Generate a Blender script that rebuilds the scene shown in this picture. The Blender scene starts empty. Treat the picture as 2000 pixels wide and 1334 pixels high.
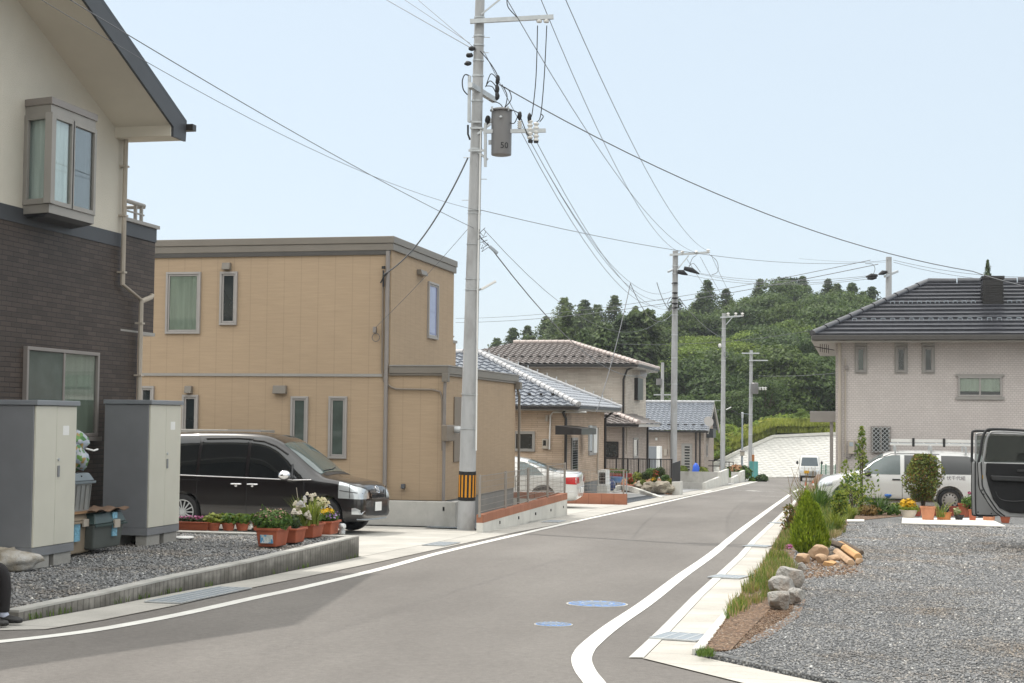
import bpy, bmesh, math, random
import numpy as np
from mathutils import Vector, Matrix, noise
from mathutils.bvhtree import BVHTree
R = math.radians
rnd = random.Random(11)
sc = bpy.context.scene
COL = sc.collection
CAMZ = 1.53
F = 3000.0
PITCH = math.atan(153.5 / F)
YAW = math.atan(683 * math.cos(PITCH) / F)
ROLL = 0.010
fwd = Vector((-math.sin(YAW) * math.cos(PITCH), math.cos(YAW) * math.cos(PITCH), math.sin(PITCH)))
r0 = Vector((math.cos(YAW), math.sin(YAW), 0))
u0 = r0.cross(fwd)
rr = r0 * math.cos(ROLL) + u0 * math.sin(ROLL)
uu = u0 * math.cos(ROLL) - r0 * math.sin(ROLL)
CAM = Vector((0, 0, CAMZ))
cd = bpy.data.cameras.new("camera"); cam = bpy.data.objects.new("camera", cd); COL.objects.link(cam)
cd.lens = 36 * F / 2000.0; cd.sensor_width = 36; cd.clip_end = 5000; cd.clip_start = .1
m = Matrix((rr, uu, -fwd)).transposed().to_4x4(); m.translation = CAM
cam.matrix_world = m
sc.camera = cam
SL = -.0225                                        # the street falls away from the viewer
def ray(px, py): return fwd + rr * ((px - 1000) / F) + uu * ((667 - py) / F)
def PD(px, py, d): return CAM + ray(px, py) * d
def PY(px, py, y):
    v = ray(px, py); return CAM + v * (y / v.y)
def PX(px, py, x):
    v = ray(px, py); return CAM + v * (x / v.x)
def PZ(px, py, z):
    v = ray(px, py); return CAM + v * ((z - CAMZ) / v.z)
def PP(px, py, sl, h):                              # plane z = sl*y + h
    v = ray(px, py); return CAM + v * ((h - CAMZ) / (v.z - sl * v.y))
def PG(px, py, h=0.): return PP(px, py, SL, h)
def zg(y): return SL * y
RSL, RH = -.015, -.046
def PR(px, py, h=0.): return PP(px, py, RSL, RH + h)   # right hand lot
def zr(y): return RSL * y + RH
def tag(o, label=None, cat=None, group=None, kind=None):
    if label: o['label'] = label
    if cat: o['category'] = cat
    if group: o['group'] = group
    if kind: o['kind'] = kind
    return o
def thing(name, label, cat, loc=(0, 0, 0), group=None):
    o = bpy.data.objects.new(name, None); COL.objects.link(o); o.location = loc
    o.empty_display_size = .2
    return tag(o, label, cat, group)
def top(o):
    while o.parent: o = o.parent
    return o
class MB:
    def __init__(s): s.v = []; s.f = []
    def add(s, vs, fs):
        b = len(s.v); s.v += [tuple(p) for p in vs]; s.f += [tuple(i + b for i in f) for f in fs]; return s
    def box(s, a, b):
        x0, y0, z0 = [min(p, q) for p, q in zip(a, b)]; x1, y1, z1 = [max(p, q) for p, q in zip(a, b)]
        return s.add([(x0, y0, z0), (x1, y0, z0), (x1, y1, z0), (x0, y1, z0), (x0, y0, z1), (x1, y0, z1), (x1, y1, z1), (x0, y1, z1)],
                     [(0, 3, 2, 1), (4, 5, 6, 7), (0, 1, 5, 4), (1, 2, 6, 5), (2, 3, 7, 6), (3, 0, 4, 7)])
    def hexa(s, p): return s.add(p, [(0, 3, 2, 1), (4, 5, 6, 7), (0, 1, 5, 4), (1, 2, 6, 5), (2, 3, 7, 6), (3, 0, 4, 7)])
    def obox(s, c, ux, uy, uz):
        c = Vector(c); ux = Vector(ux); uy = Vector(uy); uz = Vector(uz)
        return s.hexa([c + ux * i + uy * j + uz * k for k in (-1, 1) for i, j in ((-1, -1), (1, -1), (1, 1), (-1, 1))])
    def bar(s, p, q, w, h=None, up=(0, 0, 1)):
        h = h or w; p = Vector(p); q = Vector(q); d = (q - p); L = d.length; d.normalize()
        a = d.cross(Vector(up))
        if a.length < 1e-3: a = Vector((1, 0, 0))
        a.normalize(); b = a.cross(d)
        return s.obox((p + q) / 2, d * L / 2, a * w / 2, b * h / 2)
    def poly(s, pts): return s.add(pts, [tuple(range(len(pts)))])
    def prism(s, pts, vec):
        vec = Vector(vec); n = len(pts); pts = [Vector(p) for p in pts]
        return s.add(pts + [p + vec for p in pts], [tuple(range(n))[::-1], tuple(range(n, 2 * n))] + [(i, (i + 1) % n, n + (i + 1) % n, n + i) for i in range(n)])
    def tube(s, pts, r, n=8, caps=True):
        pts = [Vector(p) for p in pts]; k = len(pts); rs = r if isinstance(r, (list, tuple)) else [r] * k
        vs = []; prev = None
        for i, p in enumerate(pts):
            t = (pts[min(i + 1, k - 1)] - pts[max(i - 1, 0)]).normalized()
            a = prev - t * prev.dot(t) if prev is not None else t.cross(Vector((0.13, .2, 1) if abs(t.z) < .9 else (1, 0, 0)))
            if a.length < 1e-5: a = t.orthogonal()
            a.normalize(); prev = a; b = t.cross(a)
            vs += [p + (a * math.cos(2 * math.pi * j / n) + b * math.sin(2 * math.pi * j / n)) * rs[i] for j in range(n)]
        fs = [(i * n + j, i * n + (j + 1) % n, (i + 1) * n + (j + 1) % n, (i + 1) * n + j) for i in range(k - 1) for j in range(n)]
        if caps: fs += [tuple(range(n))[::-1], tuple(range((k - 1) * n, k * n))]
        return s.add(vs, fs)
    def lathe(s, c, prof, n=20, axis=(0, 0, 1), closed=False):
        ax = Vector(axis).normalized(); a = ax.orthogonal().normalized(); b = ax.cross(a); c = Vector(c); vs = []; k = len(prof)
        for r, z in prof: vs += [c + ax * z + (a * math.cos(2 * math.pi * j / n) + b * math.sin(2 * math.pi * j / n)) * r for j in range(n)]
        fs = [(i * n + j, i * n + (j + 1) % n, (i + 1) * n + (j + 1) % n, (i + 1) * n + j) for i in range(k - 1) for j in range(n)]
        if closed: fs += [((k - 1) * n + j, (k - 1) * n + (j + 1) % n, (j + 1) % n, j) for j in range(n)]
        else: fs += [tuple(range(n))[::-1], tuple(range((k - 1) * n, k * n))]
        return s.add(vs, fs)
    def blob(s, c, r, sub=2, amp=.15, seed=0, flat=False):
        bm = bmesh.new(); bmesh.ops.create_icosphere(bm, subdivisions=sub, radius=1)
        c = Vector(c); vs = []
        for v in bm.verts:
            k = 1 + amp * noise.noise(v.co * 1.4 + Vector((seed * 3.7, seed, 0))) * 2 + amp * .5 * noise.noise(v.co * 3.5 + Vector((0, seed * 1.7, 0)))
            vs.append(c + Vector((v.co.x * r[0], v.co.y * r[1], v.co.z * r[2])) * k)
        fs = [tuple(v.index for v in f.verts) for f in bm.faces]; bm.free()
        return s.add(vs, fs)
    def build(s, name, mat, parent=None, smooth=None, bevel=0, seg=2, recalc=True, label=None, solid=0):
        off = top(parent).location if parent else Vector((0, 0, 0))
        me = bpy.data.meshes.new(name)
        me.from_pydata([(x - off[0], y - off[1], z - off[2]) for x, y, z in s.v], [], s.f)
        if recalc:
            bm = bmesh.new(); bm.from_mesh(me); bmesh.ops.recalc_face_normals(bm, faces=bm.faces); bm.to_mesh(me); bm.free()
        if smooth:
            me.polygons.foreach_set('use_smooth', [True] * len(me.polygons))
            me.set_sharp_from_angle(angle=R(smooth))
        if mat: me.materials.append(mat)
        o = bpy.data.objects.new(name, me); COL.objects.link(o)
        if parent: o.parent = parent
        if bevel:
            b = o.modifiers.new('bevel', 'BEVEL'); b.width = bevel; b.segments = seg; b.limit_method = 'ANGLE'; b.angle_limit = R(40)
        if label: o['label'] = label
        return o
def struct(mb, name, mat, **k): return tag(mb.build(name, mat, **k), kind='structure')
def copy_tree(o, parent=None):
    c = o.copy(); COL.objects.link(c); c.parent = parent
    for ch in list(o.children): copy_tree(ch, c)
    return c
def setparent(o, p): o.parent = p; return o
def nt(name):
    m = bpy.data.materials.new(name); m.use_nodes = True; t = m.node_tree
    return m, t, t.nodes, t.links, t.nodes['Principled BSDF']
def sv(v): return (v[0], v[1], v[2], 1)
def coords(N, L, scale=(1, 1, 1), wall=False):
    tc = N.new('ShaderNodeTexCoord')
    if wall:
        sp = N.new('ShaderNodeSeparateXYZ'); L.new(tc.outputs['Object'], sp.inputs[0])
        ad = N.new('ShaderNodeMath'); ad.operation = 'ADD'; L.new(sp.outputs[0], ad.inputs[0]); L.new(sp.outputs[1], ad.inputs[1])
        cb = N.new('ShaderNodeCombineXYZ'); L.new(ad.outputs[0], cb.inputs[0]); L.new(sp.outputs[2], cb.inputs[1]); src = cb.outputs[0]
    else: src = tc.outputs['Object']
    mp = N.new('ShaderNodeMapping'); mp.inputs['Scale'].default_value = scale; L.new(src, mp.inputs[0])
    return mp.outputs[0]
def noi(N, L, vec, scale, detail=4, rough=.6):
    n = N.new('ShaderNodeTexNoise'); n.inputs['Scale'].default_value = scale; n.inputs['Detail'].default_value = detail
    n.inputs['Roughness'].default_value = rough; L.new(vec, n.inputs['Vector']); return n.outputs[0]
def ramp(N, L, fac, stops):
    r = N.new('ShaderNodeValToRGB'); e = r.color_ramp.elements
    while len(e) < len(stops): e.new(.5)
    for k, (p, c) in enumerate(stops): e[k].position = p; e[k].color = sv(c) if hasattr(c, '__len__') else (c, c, c, 1)
    L.new(fac, r.inputs[0]); return r.outputs[0]
def mix(N, L, a, b, fac, mode='MIX'):
    x = N.new('ShaderNodeMix'); x.data_type = 'RGBA'; x.blend_type = mode
    if hasattr(fac, 'links'): L.new(fac, x.inputs[0])
    else: x.inputs[0].default_value = fac
    for k, c in ((6, a), (7, b)):
        if hasattr(c, 'links'): L.new(c, x.inputs[k])
        else: x.inputs[k].default_value = sv(c)
    return x.outputs[2]
def bump(N, L, B, h, strength=.3, dist=.01):
    b = N.new('ShaderNodeBump'); b.inputs['Strength'].default_value = strength; b.inputs['Distance'].default_value = dist
    L.new(h, b.inputs['Height']); L.new(b.outputs[0], B.inputs['Normal'])
def M(name, col, rough=.7, var=.12, scale=3, bs=0, bscale=80, bdist=.004, metal=0, spec=.5, stretch=(1, 1, 1), coat=0, stain=None, sscale=1.2):
    m, t, N, L, B = nt(name); v = coords(N, L, stretch)
    n = noi(N, L, v, scale)
    c = ramp(N, L, n, [(.3, [x * (1 - var) for x in col]), (.7, [min(1, x * (1 + var)) for x in col])])
    if stain:
        n2 = noi(N, L, coords(N, L, (1, 1, .5)), sscale, 6)
        c = mix(N, L, c, stain, ramp(N, L, n2, [(.48, 0), (.68, .7)]))
    L.new(c, B.inputs['Base Color']); B.inputs['Roughness'].default_value = rough; B.inputs['Metallic'].default_value = metal
    B.inputs['Specular IOR Level'].default_value = spec; B.inputs['Coat Weight'].default_value = coat; B.inputs['Coat Roughness'].default_value = .03
    if bs: bump(N, L, B, noi(N, L, v, bscale), bs, bdist)
    return m
def brickmat(name, c1, c2, mortar, w, h, ms=.004, rough=.6, offset=.5, var=.25, bdist=.004, stain=None, spec=.4):
    m, t, N, L, B = nt(name); v = coords(N, L, wall=True)
    b = N.new('ShaderNodeTexBrick'); L.new(v, b.inputs['Vector']); b.inputs['Scale'].default_value = 1
    b.inputs['Brick Width'].default_value = w; b.inputs['Row Height'].default_value = h; b.inputs['Mortar Size'].default_value = ms
    b.inputs['Mortar Smooth'].default_value = .2; b.offset = offset; b.inputs['Bias'].default_value = 0
    b.inputs['Color1'].default_value = sv(c1); b.inputs['Color2'].default_value = sv(c2); b.inputs['Mortar'].default_value = sv(mortar)
    n = noi(N, L, v, 1.3, 5); c = mix(N, L, b.outputs[0], ramp(N, L, n, [(.3, 1 - var), (.7, 1)]), 1, 'MULTIPLY')
    n2 = noi(N, L, v, 45, 3); c = mix(N, L, c, ramp(N, L, n2, [(.3, .86), (.7, 1.0)]), 1, 'MULTIPLY')
    L.new(c, B.inputs['Base Color']); B.inputs['Roughness'].default_value = rough; B.inputs['Specular IOR Level'].default_value = spec
    inv = N.new('ShaderNodeMath'); inv.operation = 'SUBTRACT'; inv.inputs[0].default_value = 1; L.new(b.outputs[1], inv.inputs[1])
    bump(N, L, B, inv.outputs[0], .6, bdist)
    return m
def siding(name, col, seam=.385, rough=.75):
    m, t, N, L, B = nt(name); v = coords(N, L, wall=True)
    sp = N.new('ShaderNodeSeparateXYZ'); L.new(v, sp.inputs[0])
    mo = N.new('ShaderNodeMath'); mo.operation = 'PINGPONG'; L.new(sp.outputs[0], mo.inputs[0]); mo.inputs[1].default_value = seam / 2
    line = ramp(N, L, mo.outputs[0], [(.0, .84), (.006, .9), (.014, 1)])
    n = noi(N, L, coords(N, L, (.6, 9, 1), wall=True), 3, 6); n2 = noi(N, L, v, .5, 3)
    c = mix(N, L, ramp(N, L, n, [(.3, [x * .93 for x in col]), (.7, [x * 1.07 for x in col])]), line, 1, 'MULTIPLY')
    c = mix(N, L, c, ramp(N, L, n2, [(.3, .93), (.7, 1.0)]), 1, 'MULTIPLY')
    n3 = noi(N, L, coords(N, L, (3, 34, 1), wall=True), 3, 4)
    L.new(c, B.inputs['Base Color']); B.inputs['Roughness'].default_value = rough; bump(N, L, B, n3, .5, .006)
    return m
def leafmat(name, c1, c2, trans=.35, rough=.55):
    m, t, N, L, B = nt(name); g = N.new('ShaderNodeNewGeometry')
    oi = N.new('ShaderNodeObjectInfo')
    c = ramp(N, L, g.outputs['Random Per Island'], [(0, c1), (1, c2)])
    n = noi(N, L, coords(N, L), .9, 2)
    c = mix(N, L, c, ramp(N, L, n, [(.35, .75), (.65, 1.0)]), 1, 'MULTIPLY')
    c = mix(N, L, c, ramp(N, L, oi.outputs['Random'], [(0, (.78, .82, .9)), (.5, (1, 1, 1)), (1, (1.0, .97, .7))]), 1, 'MULTIPLY')
    L.new(c, B.inputs['Base Color']); B.inputs['Roughness'].default_value = rough; B.inputs['Specular IOR Level'].default_value = .25
    tr = N.new('ShaderNodeBsdfTranslucent'); L.new(mix(N, L, c, (1.0, 1.0, .35), .15, 'MULTIPLY'), tr.inputs[0])
    ms = N.new('ShaderNodeMixShader'); ms.inputs[0].default_value = trans
    L.new(B.outputs[0], ms.inputs[1]); L.new(tr.outputs[0], ms.inputs[2]); L.new(ms.outputs[0], N['Material Output'].inputs[0])
    return m
def glassmat(name, tint=(.88, .92, .91), refl=.06):
    m, t, N, L, B = nt(name); N.remove(B)
    tr = N.new('ShaderNodeBsdfTransparent'); tr.inputs[0].default_value = sv(tint)
    gl = N.new('ShaderNodeBsdfGlossy'); gl.inputs['Roughness'].default_value = .02
    lw = N.new('ShaderNodeLayerWeight'); pw = N.new('ShaderNodeMath'); pw.operation = 'POWER'; L.new(lw.outputs['Facing'], pw.inputs[0]); pw.inputs[1].default_value = 3
    ad = N.new('ShaderNodeMath'); ad.operation = 'ADD'; ad.use_clamp = True; L.new(pw.outputs[0], ad.inputs[0]); ad.inputs[1].default_value = refl
    ms = N.new('ShaderNodeMixShader'); L.new(ad.outputs[0], ms.inputs[0]); L.new(tr.outputs[0], ms.inputs[1]); L.new(gl.outputs[0], ms.inputs[2])
    L.new(ms.outputs[0], N['Material Output'].inputs[0]); return m
m_frame = M('window_aluminium', (.26, .235, .22), .45, .05, metal=.2)
m_framel = M('pale_aluminium', (.34, .32, .305), .45, .05, metal=.1)
m_dark = M('dark_glass', (.018, .024, .026), .06, .3, 1.5, spec=.8)
m_dark2 = M('grey_green_glass', (.075, .095, .085), .07, .35, 1.5, spec=.8)
m_glass = glassmat('clear_window_glass')
m_cablack = M('black_cable', (.012, .012, .013), .6, .1)
m_wire = M('grey_wire', (.12, .125, .135), .5, .1)
m_conc = M('concrete', (.43, .42, .395), .85, .12, 2.2, .5, 90, .003, stain=(.25, .24, .215), sscale=1.5)
m_concpale = M('pale_concrete', (.60, .59, .55), .85, .08, 2.5, .3, 110, .002, stain=(.44, .43, .40), sscale=1)
m_pole = M('pole_concrete', (.40, .405, .41), .75, .12, 4, .4, 60, .003, stretch=(1, 1, .12), stain=(.27, .265, .26), sscale=2.5)
m_galv = M('galvanised_steel', (.50, .52, .53), .45, .1, 9, metal=.5)
m_white = M('white_plastic', (.75, .75, .73), .5, .05)
m_pipe = M('beige_pipe', (.42, .37, .31), .5, .06)
m_brownpipe = M('brown_pipe', (.20, .165, .13), .5, .06)
m_blackpipe = M('black_pipe', (.02, .017, .016), .4, .1)
m_black = M('black_rubber', (.015, .015, .016), .8, .15)
m_chrome = M('chrome', (.75, .75, .77), .12, .03, metal=1)
m_terra = M('terracotta', (.36, .095, .045), .7, .15, 5, .3, 50)
m_terral = M('pale_terracotta', (.50, .21, .11), .75, .12, 5, .3, 50)
m_soil = M('soil', (.06, .04, .028), .95, .3, 20, .8, 30, .02)
m_wood = M('weathered_wood', (.26, .15, .075), .75, .3, 6, .5, 40, .004, stretch=(1, 1, 6))
m_greypaint = M('grey_paint', (.19, .197, .21), .35, .08, 2, spec=.5)
m_cream = M('cream_panel', (.56, .545, .47), .35, .05, 1.5)
m_sill = M('grey_trim', (.30, .285, .265), .5, .06)
def rect(plane, a, b):
    """pixel corners on a wall plane -> (p0, p1) world opposite corners"""
    k, v = plane
    f = PY if k == 'Y' else PX
    return f(a[0], a[1], v), f(b[0], b[1], v)
def window(parent, plane, a, b, kind='dark', fr=.055, mull=0, sash=True, mat=None, depth=.05, sill=False, curtain=None, lattice=False):
    p, q = rect(plane, a, b); k, v = plane; mat = mat or m_framel
    z1 = p.z; z0 = q.z
    if k == 'Y': u0_, u1_ = sorted((p.x, q.x)); P = lambda u, z, o: (u, v - o, z)
    else: u0_, u1_ = sorted((p.y, q.y)); P = lambda u, z, o: (v + o, u, z)
    mb = MB(); box = lambda M_, a0, a1, c0, c1, o0, o1: M_.box(P(a0, c0, o0), P(a1, c1, o1))
    box(mb, u0_, u1_, z1 - fr, z1, -.03, depth); box(mb, u0_, u1_, z0, z0 + fr, -.03, depth)
    box(mb, u0_, u0_ + fr, z0 + fr, z1 - fr, -.03, depth); box(mb, u1_ - fr, u1_, z0 + fr, z1 - fr, -.03, depth)
    if mull: c = (u0_ + u1_) / 2; box(mb, c - fr * .45, c + fr * .45, z0 + fr, z1 - fr, -.03, depth * .9)
    w = mb.build('window', mat, parent, bevel=.004, seg=1)
    gu0, gu1, gz0, gz1 = u0_ + fr, u1_ - fr, z0 + fr, z1 - fr
    if sash:
        s2 = fr * .8; mb = MB(); e = .004
        box(mb, gu0 + e, gu1 - e, gz1 - s2, gz1 - e, -.03, depth * .6); box(mb, gu0 + e, gu1 - e, gz0 + e, gz0 + s2, -.03, depth * .6)
        box(mb, gu0 + e, gu0 + s2, gz0 + s2, gz1 - s2, -.03, depth * .6); box(mb, gu1 - s2, gu1 - e, gz0 + s2, gz1 - s2, -.03, depth * .6)
        mb.build('sash', mat, w, bevel=.003, seg=1); gu0 += s2; gu1 -= s2; gz0 += s2; gz1 -= s2
    if kind == 'curtain':
        mb = MB(); box(mb, gu0, gu1, gz0, gz1, .024, .028); mb.build('pane', m_glass, w)
        n = 40; vs = []; 
        for i in range(n + 1):
            t = i / n; u = gu0 + .004 + (gu1 - gu0 - .008) * t; o = .010 + .007 * math.sin(t * (gu1 - gu0) * 55) * (.6 + .4 * math.sin(t * 9))
            vs += [P(u, gz0 + .003, o), P(u, gz1 - .003, o)]
        mb = MB(); mb.add(vs, [(2 * i, 2 * i + 2, 2 * i + 3, 2 * i + 1) for i in range(n)]); mb.build('curtain', curtain or m_curtain, w, smooth=80)
    else:
        g = m_dark if kind == 'dark' else (m_dark2 if kind == 'grey' else kind)
        mb = MB(); box(mb, gu0, gu1, gz0, gz1, -.02, .012); mb.build('pane', g, w)
    if sill:
        mb = MB(); box(mb, u0_ - .03, u1_ + .03, z0 - .035, z0 - .002, -.03, depth + .04); mb.build('sill', mat, w)
    if lattice:
        mb = MB(); s_ = lattice; uu0, uu1, zz0, zz1 = u0_ + .02, u1_ - .02, z0 + .02, z1 - .02; H = zz1 - zz0
        t = uu0 - H
        while t < uu1:
            for sg in (1, -1):
                a0 = (t, zz0) if sg == 1 else (t, zz1); x_a = max(uu0, t); x_b = min(uu1, t + H)
                if x_b > x_a + .02:
                    za = (zz0 + (x_a - t)) if sg == 1 else (zz1 - (x_a - t)); zb = (zz0 + (x_b - t)) if sg == 1 else (zz1 - (x_b - t))
                    mb.bar(P(x_a, za, depth + .03), P(x_b, zb, depth + .03), .012)
            t += s_
        mb.build('lattice', m_galv, w)
    return w
m_curtain = M('pale_green_curtain', (.38, .40, .33), .9, .15, 2, stretch=(6, 6, .3))
m_curtainb = M('white_lace_curtain', (.80, .88, .88), .9, .2, 2, stretch=(6, 6, .4))
def clip(bm, co, no):
    bmesh.ops.bisect_plane(bm, geom=bm.verts[:] + bm.edges[:] + bm.faces[:], plane_co=co, plane_no=no, clear_outer=True)
def tiled(poly, rowh, tilew, thick, wave, sub=4):
    """tiled roof plane: polygon with an eave edge poly[0]->poly[1] (counter-clockwise seen from above)"""
    P0 = [Vector(p) for p in poly]; e = (P0[1] - P0[0]).normalized(); n = Vector((0, 0, 0))
    n = (P0[1] - P0[0]).cross(P0[2] - P0[0]).normalized()
    if n.z < 0: n = -n
    s = n.cross(e)
    if s.z < 0: s = -s
    us = [(p - P0[0]).dot(e) for p in P0]; ss = [(p - P0[0]).dot(s) for p in P0]
    u0_, u1_, s1 = min(us), max(us), max(ss); ncol = max(1, int(math.ceil((u1_ - u0_) / tilew)) * sub) if wave else 1; nrow = int(math.ceil(s1 / rowh))
    bm = bmesh.new(); du = (tilew / sub) if wave else (u1_ - u0_)
    for r_ in range(nrow):
        shift = 0
        lo = []; hi = []; lf = []
        for c in range(ncol + 1):
            u = u0_ + c * du; ph = (c / sub + .0) * 2 * math.pi; wv = wave * math.sin(ph) if wave else 0
            b = P0[0] + e * u + s * (r_ * rowh); t_ = P0[0] + e * u + s * ((r_ + 1) * rowh)
            lo.append(bm.verts.new(b + n * (thick + wv))); hi.append(bm.verts.new(t_ + n * (wv + .002))); lf.append(bm.verts.new(b + n * (wv * .3 - .004)))
        for c in range(ncol):
            bm.faces.new((lo[c], lo[c + 1], hi[c + 1], hi[c])); bm.faces.new((lf[c], lf[c + 1], lo[c + 1], lo[c]))
    cen = sum(P0, Vector()) / len(P0)
    for i in range(len(P0)):
        a, b = P0[i], P0[(i + 1) % len(P0)]; no = (b - a).cross(n).normalized()
        if (cen - a).dot(no) > 0: no = -no
        clip(bm, a, no)
    bm.verts.index_update(); mb = MB(); mb.add([v.co.copy() for v in bm.verts], [tuple(v.index for v in f.verts) for f in bm.faces]); bm.free()
    return mb
def join(*mbs):
    o = MB()
    for m_ in mbs: o.add(m_.v, m_.f)
    return o
def ridge_caps(mb, a, b, w=.11, step=.3, up=(0, 0, 1)):
    a = Vector(a); b = Vector(b); L = (b - a).length; n = max(1, int(L / step)); d = (b - a) / n
    for i in range(n):
        p = a + d * i; q = p + d * .96
        mb.tube([p, q], [w * 1.12, w * .92], 8)
def wire(p, q, sag=.3, r=.008, label='thin grey power line', name='power_line', n=18, mat=None, cat='power line', group=None):
    p = Vector(p); q = Vector(q)
    pts = [p.lerp(q, i / n) - Vector((0, 0, sag * 4 * (i / n) * (1 - i / n))) for i in range(n + 1)]
    o = MB().tube(pts, r, 5).build(name, mat or m_wire, smooth=80); return tag(o, label, cat, group)
SUN_E, SKY_S, SKY_A, SKY_D, SKY_O, EXPO = 2.25, .15, 1.0, 1.0, 1.5, .18
HAZE = .00028
def asphaltmat():
    m, t, N, L, B = nt('asphalt'); v = coords(N, L)
    big = noi(N, L, coords(N, L, (.35, .12, 1)), 1.0, 5, .65); fine = noi(N, L, v, 150, 3, .7); mid = noi(N, L, v, 18, 4)
    c = ramp(N, L, big, [(.3, (.142, .130, .120)), (.7, (.212, .197, .182))])
    c = mix(N, L, c, ramp(N, L, fine, [(.3, .62), (.5, .98), (.72, 1.25)]), 1, 'MULTIPLY')
    c = mix(N, L, c, ramp(N, L, mid, [(.3, .84), (.7, 1.08)]), 1, 'MULTIPLY')
    vo = N.new('ShaderNodeTexVoronoi'); vo.inputs['Scale'].default_value = 55; L.new(v, vo.inputs['Vector'])
    c = mix(N, L, c, (.34, .33, .31), ramp(N, L, vo.outputs['Distance'], [(.05, .55), (.12, 0)]))
    L.new(c, B.inputs['Base Color']); B.inputs['Roughness'].default_value = .82; B.inputs['Specular IOR Level'].default_value = .35
    bump(N, L, B, fine, .5, .004); return m
m_asph = asphaltmat()
def gravelmat(name, cols, scale, b=.012):
    m, t, N, L, B = nt(name); v = coords(N, L)
    vo = N.new('ShaderNodeTexVoronoi'); vo.inputs['Scale'].default_value = scale; L.new(v, vo.inputs['Vector'])
    sp = N.new('ShaderNodeSeparateColor'); L.new(vo.outputs['Color'], sp.inputs[0])
    c = ramp(N, L, sp.outputs[0], cols); c = mix(N, L, c, ramp(N, L, vo.outputs['Distance'], [(.25, 1), (.75, .35)]), 1, 'MULTIPLY')
    L.new(c, B.inputs['Base Color']); B.inputs['Roughness'].default_value = .8
    inv = ramp(N, L, vo.outputs['Distance'], [(0, 1), (.7, 0)]); bump(N, L, B, inv, 1, b); return m
m_grav = gravelmat('gravel_bed', [(0, (.10, .105, .11)), (.6, (.20, .205, .21)), (1, (.34, .335, .32))], 42)
m_earth = gravelmat('brown_earth', [(0, (.12, .065, .035)), (.6, (.24, .14, .08)), (1, (.36, .25, .16))], 30, .02)
def stonemat(name, stops):
    m, t, N, L, B = nt(name); g = N.new('ShaderNodeNewGeometry')
    c_ = ramp(N, L, g.outputs['Random Per Island'], stops); n_ = noi(N, L, coords(N, L), .9, 5); c_ = mix(N, L, c_, (1.0, .84, .68), ramp(N, L, n_, [(.5, 0), (.68, .8)]), 'MULTIPLY'); L.new(mix(N, L, c_, ramp(N, L, noi(N, L, coords(N, L), .35, 3), [(.35, .86), (.65, 1.06)]), 1, 'MULTIPLY'), B.inputs['Base Color']); B.inputs['Roughness'].default_value = .75; return m
m_stone = stonemat('crushed_stone', [(0, (.14, .142, .146)), (.3, (.19, .192, .197)), (.8, (.255, .256, .258)), (.93, (.31, .29, .265)), (.985, (.38, .37, .355)), (1, (.7, .7, .68))])
m_stoneb = stonemat('brown_stone', [(0, (.10, .06, .038)), (.5, (.19, .12, .075)), (.85, (.28, .195, .13)), (1, (.40, .34, .28))])
m_grass_g = M('grassy_ground', (.17, .20, .05), .95, .35, 1.5, .8, 20, .05)
m_groundfar = M('bare_ground', (.12, .11, .08), .95, .3, .8, .6, 15, .03)
m_paint = M('road_paint', (.72, .71, .67), .65, .06, 3, .3, 120, .002, stain=(.55, .53, .50), sscale=2)
mb = MB(); ys = [-80, 0, 60, 122, 132, 3000]; zs_ = [SL * y - .06 for y in ys[:4]] + [SL * 122 - .06] * 2
vs = []; 
for y, z in zip(ys, zs_): vs += [(-1500, y, z), (1500, y, z)]
mb.add(vs, [(2 * i, 2 * i + 1, 2 * i + 3, 2 * i + 2) for i in range(len(ys) - 1)])
struct(mb, 'ground', m_groundfar)
LA = [(0, 1232), (90, 1230), (200, 1212), (350, 1182), (500, 1147), (600, 1127), (750, 1096), (860, 1072), (1000, 1041.5), (1107, 1021), (1240, 990), (1322, 973), (1400, 957), (1440, 949), (1486, 937.5)]     # asphalt / gutter
LB = [(0, 1221), (40, 1216), (200, 1187), (350, 1157), (500, 1130), (690, 1091), (851, 1060), (940, 1041), (1040, 1021), (1110, 1006), (1221, 984), (1313, 966), (1400, 951), (1440, 944), (1480, 936)]        # gutter back
RC = [(1228, 1286), (1284, 1234), (1352, 1166), (1440, 1086.5), (1466.5, 1057), (1517, 1011), (1554, 975), (1588, 944)]
RD = [(1350, 1281), (1420, 1196), (1483, 1113), (1528, 1032), (1555, 988), (1592, 948)]
g = lambda L_, h=0: [PG(x, y, h) for x, y in L_]
la = g(LA); lb = g(LB); rc = g(RC); rd = g(RD)
far = [PG(1490, 934), PG(1640, 932)]
pts = [Vector((-40, la[0].y - 1.2, 0))] + la + far + rc[::-1]
mb = MB(); P2 = [Vector((-60, la[0].y - 2.7, 0)), Vector((la[0].x - 4, la[0].y - .5, 0))] + [Vector((p.x - .25, p.y + .1, 0)) for p in la] + far + [Vector((p.x + .25, p.y + .05, 0)) for p in rc[::-1]] + [Vector((2.4, 8.4, 0)), Vector((60, -13.5, 0)), Vector((60, -40, 0)), Vector((-60, -40, 0))]
mb.poly([(p.x, p.y, zg(p.y)) for p in P2]); struct(mb, 'road', m_asph)
def strip(a, b, h, n=None):
    mb = MB(); pts = [Vector((p.x, p.y, zg(p.y) + h)) for p in a] + [Vector((p.x, p.y, zg(p.y) + h)) for p in b][::-1]
    mb.poly(pts); return mb
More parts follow.
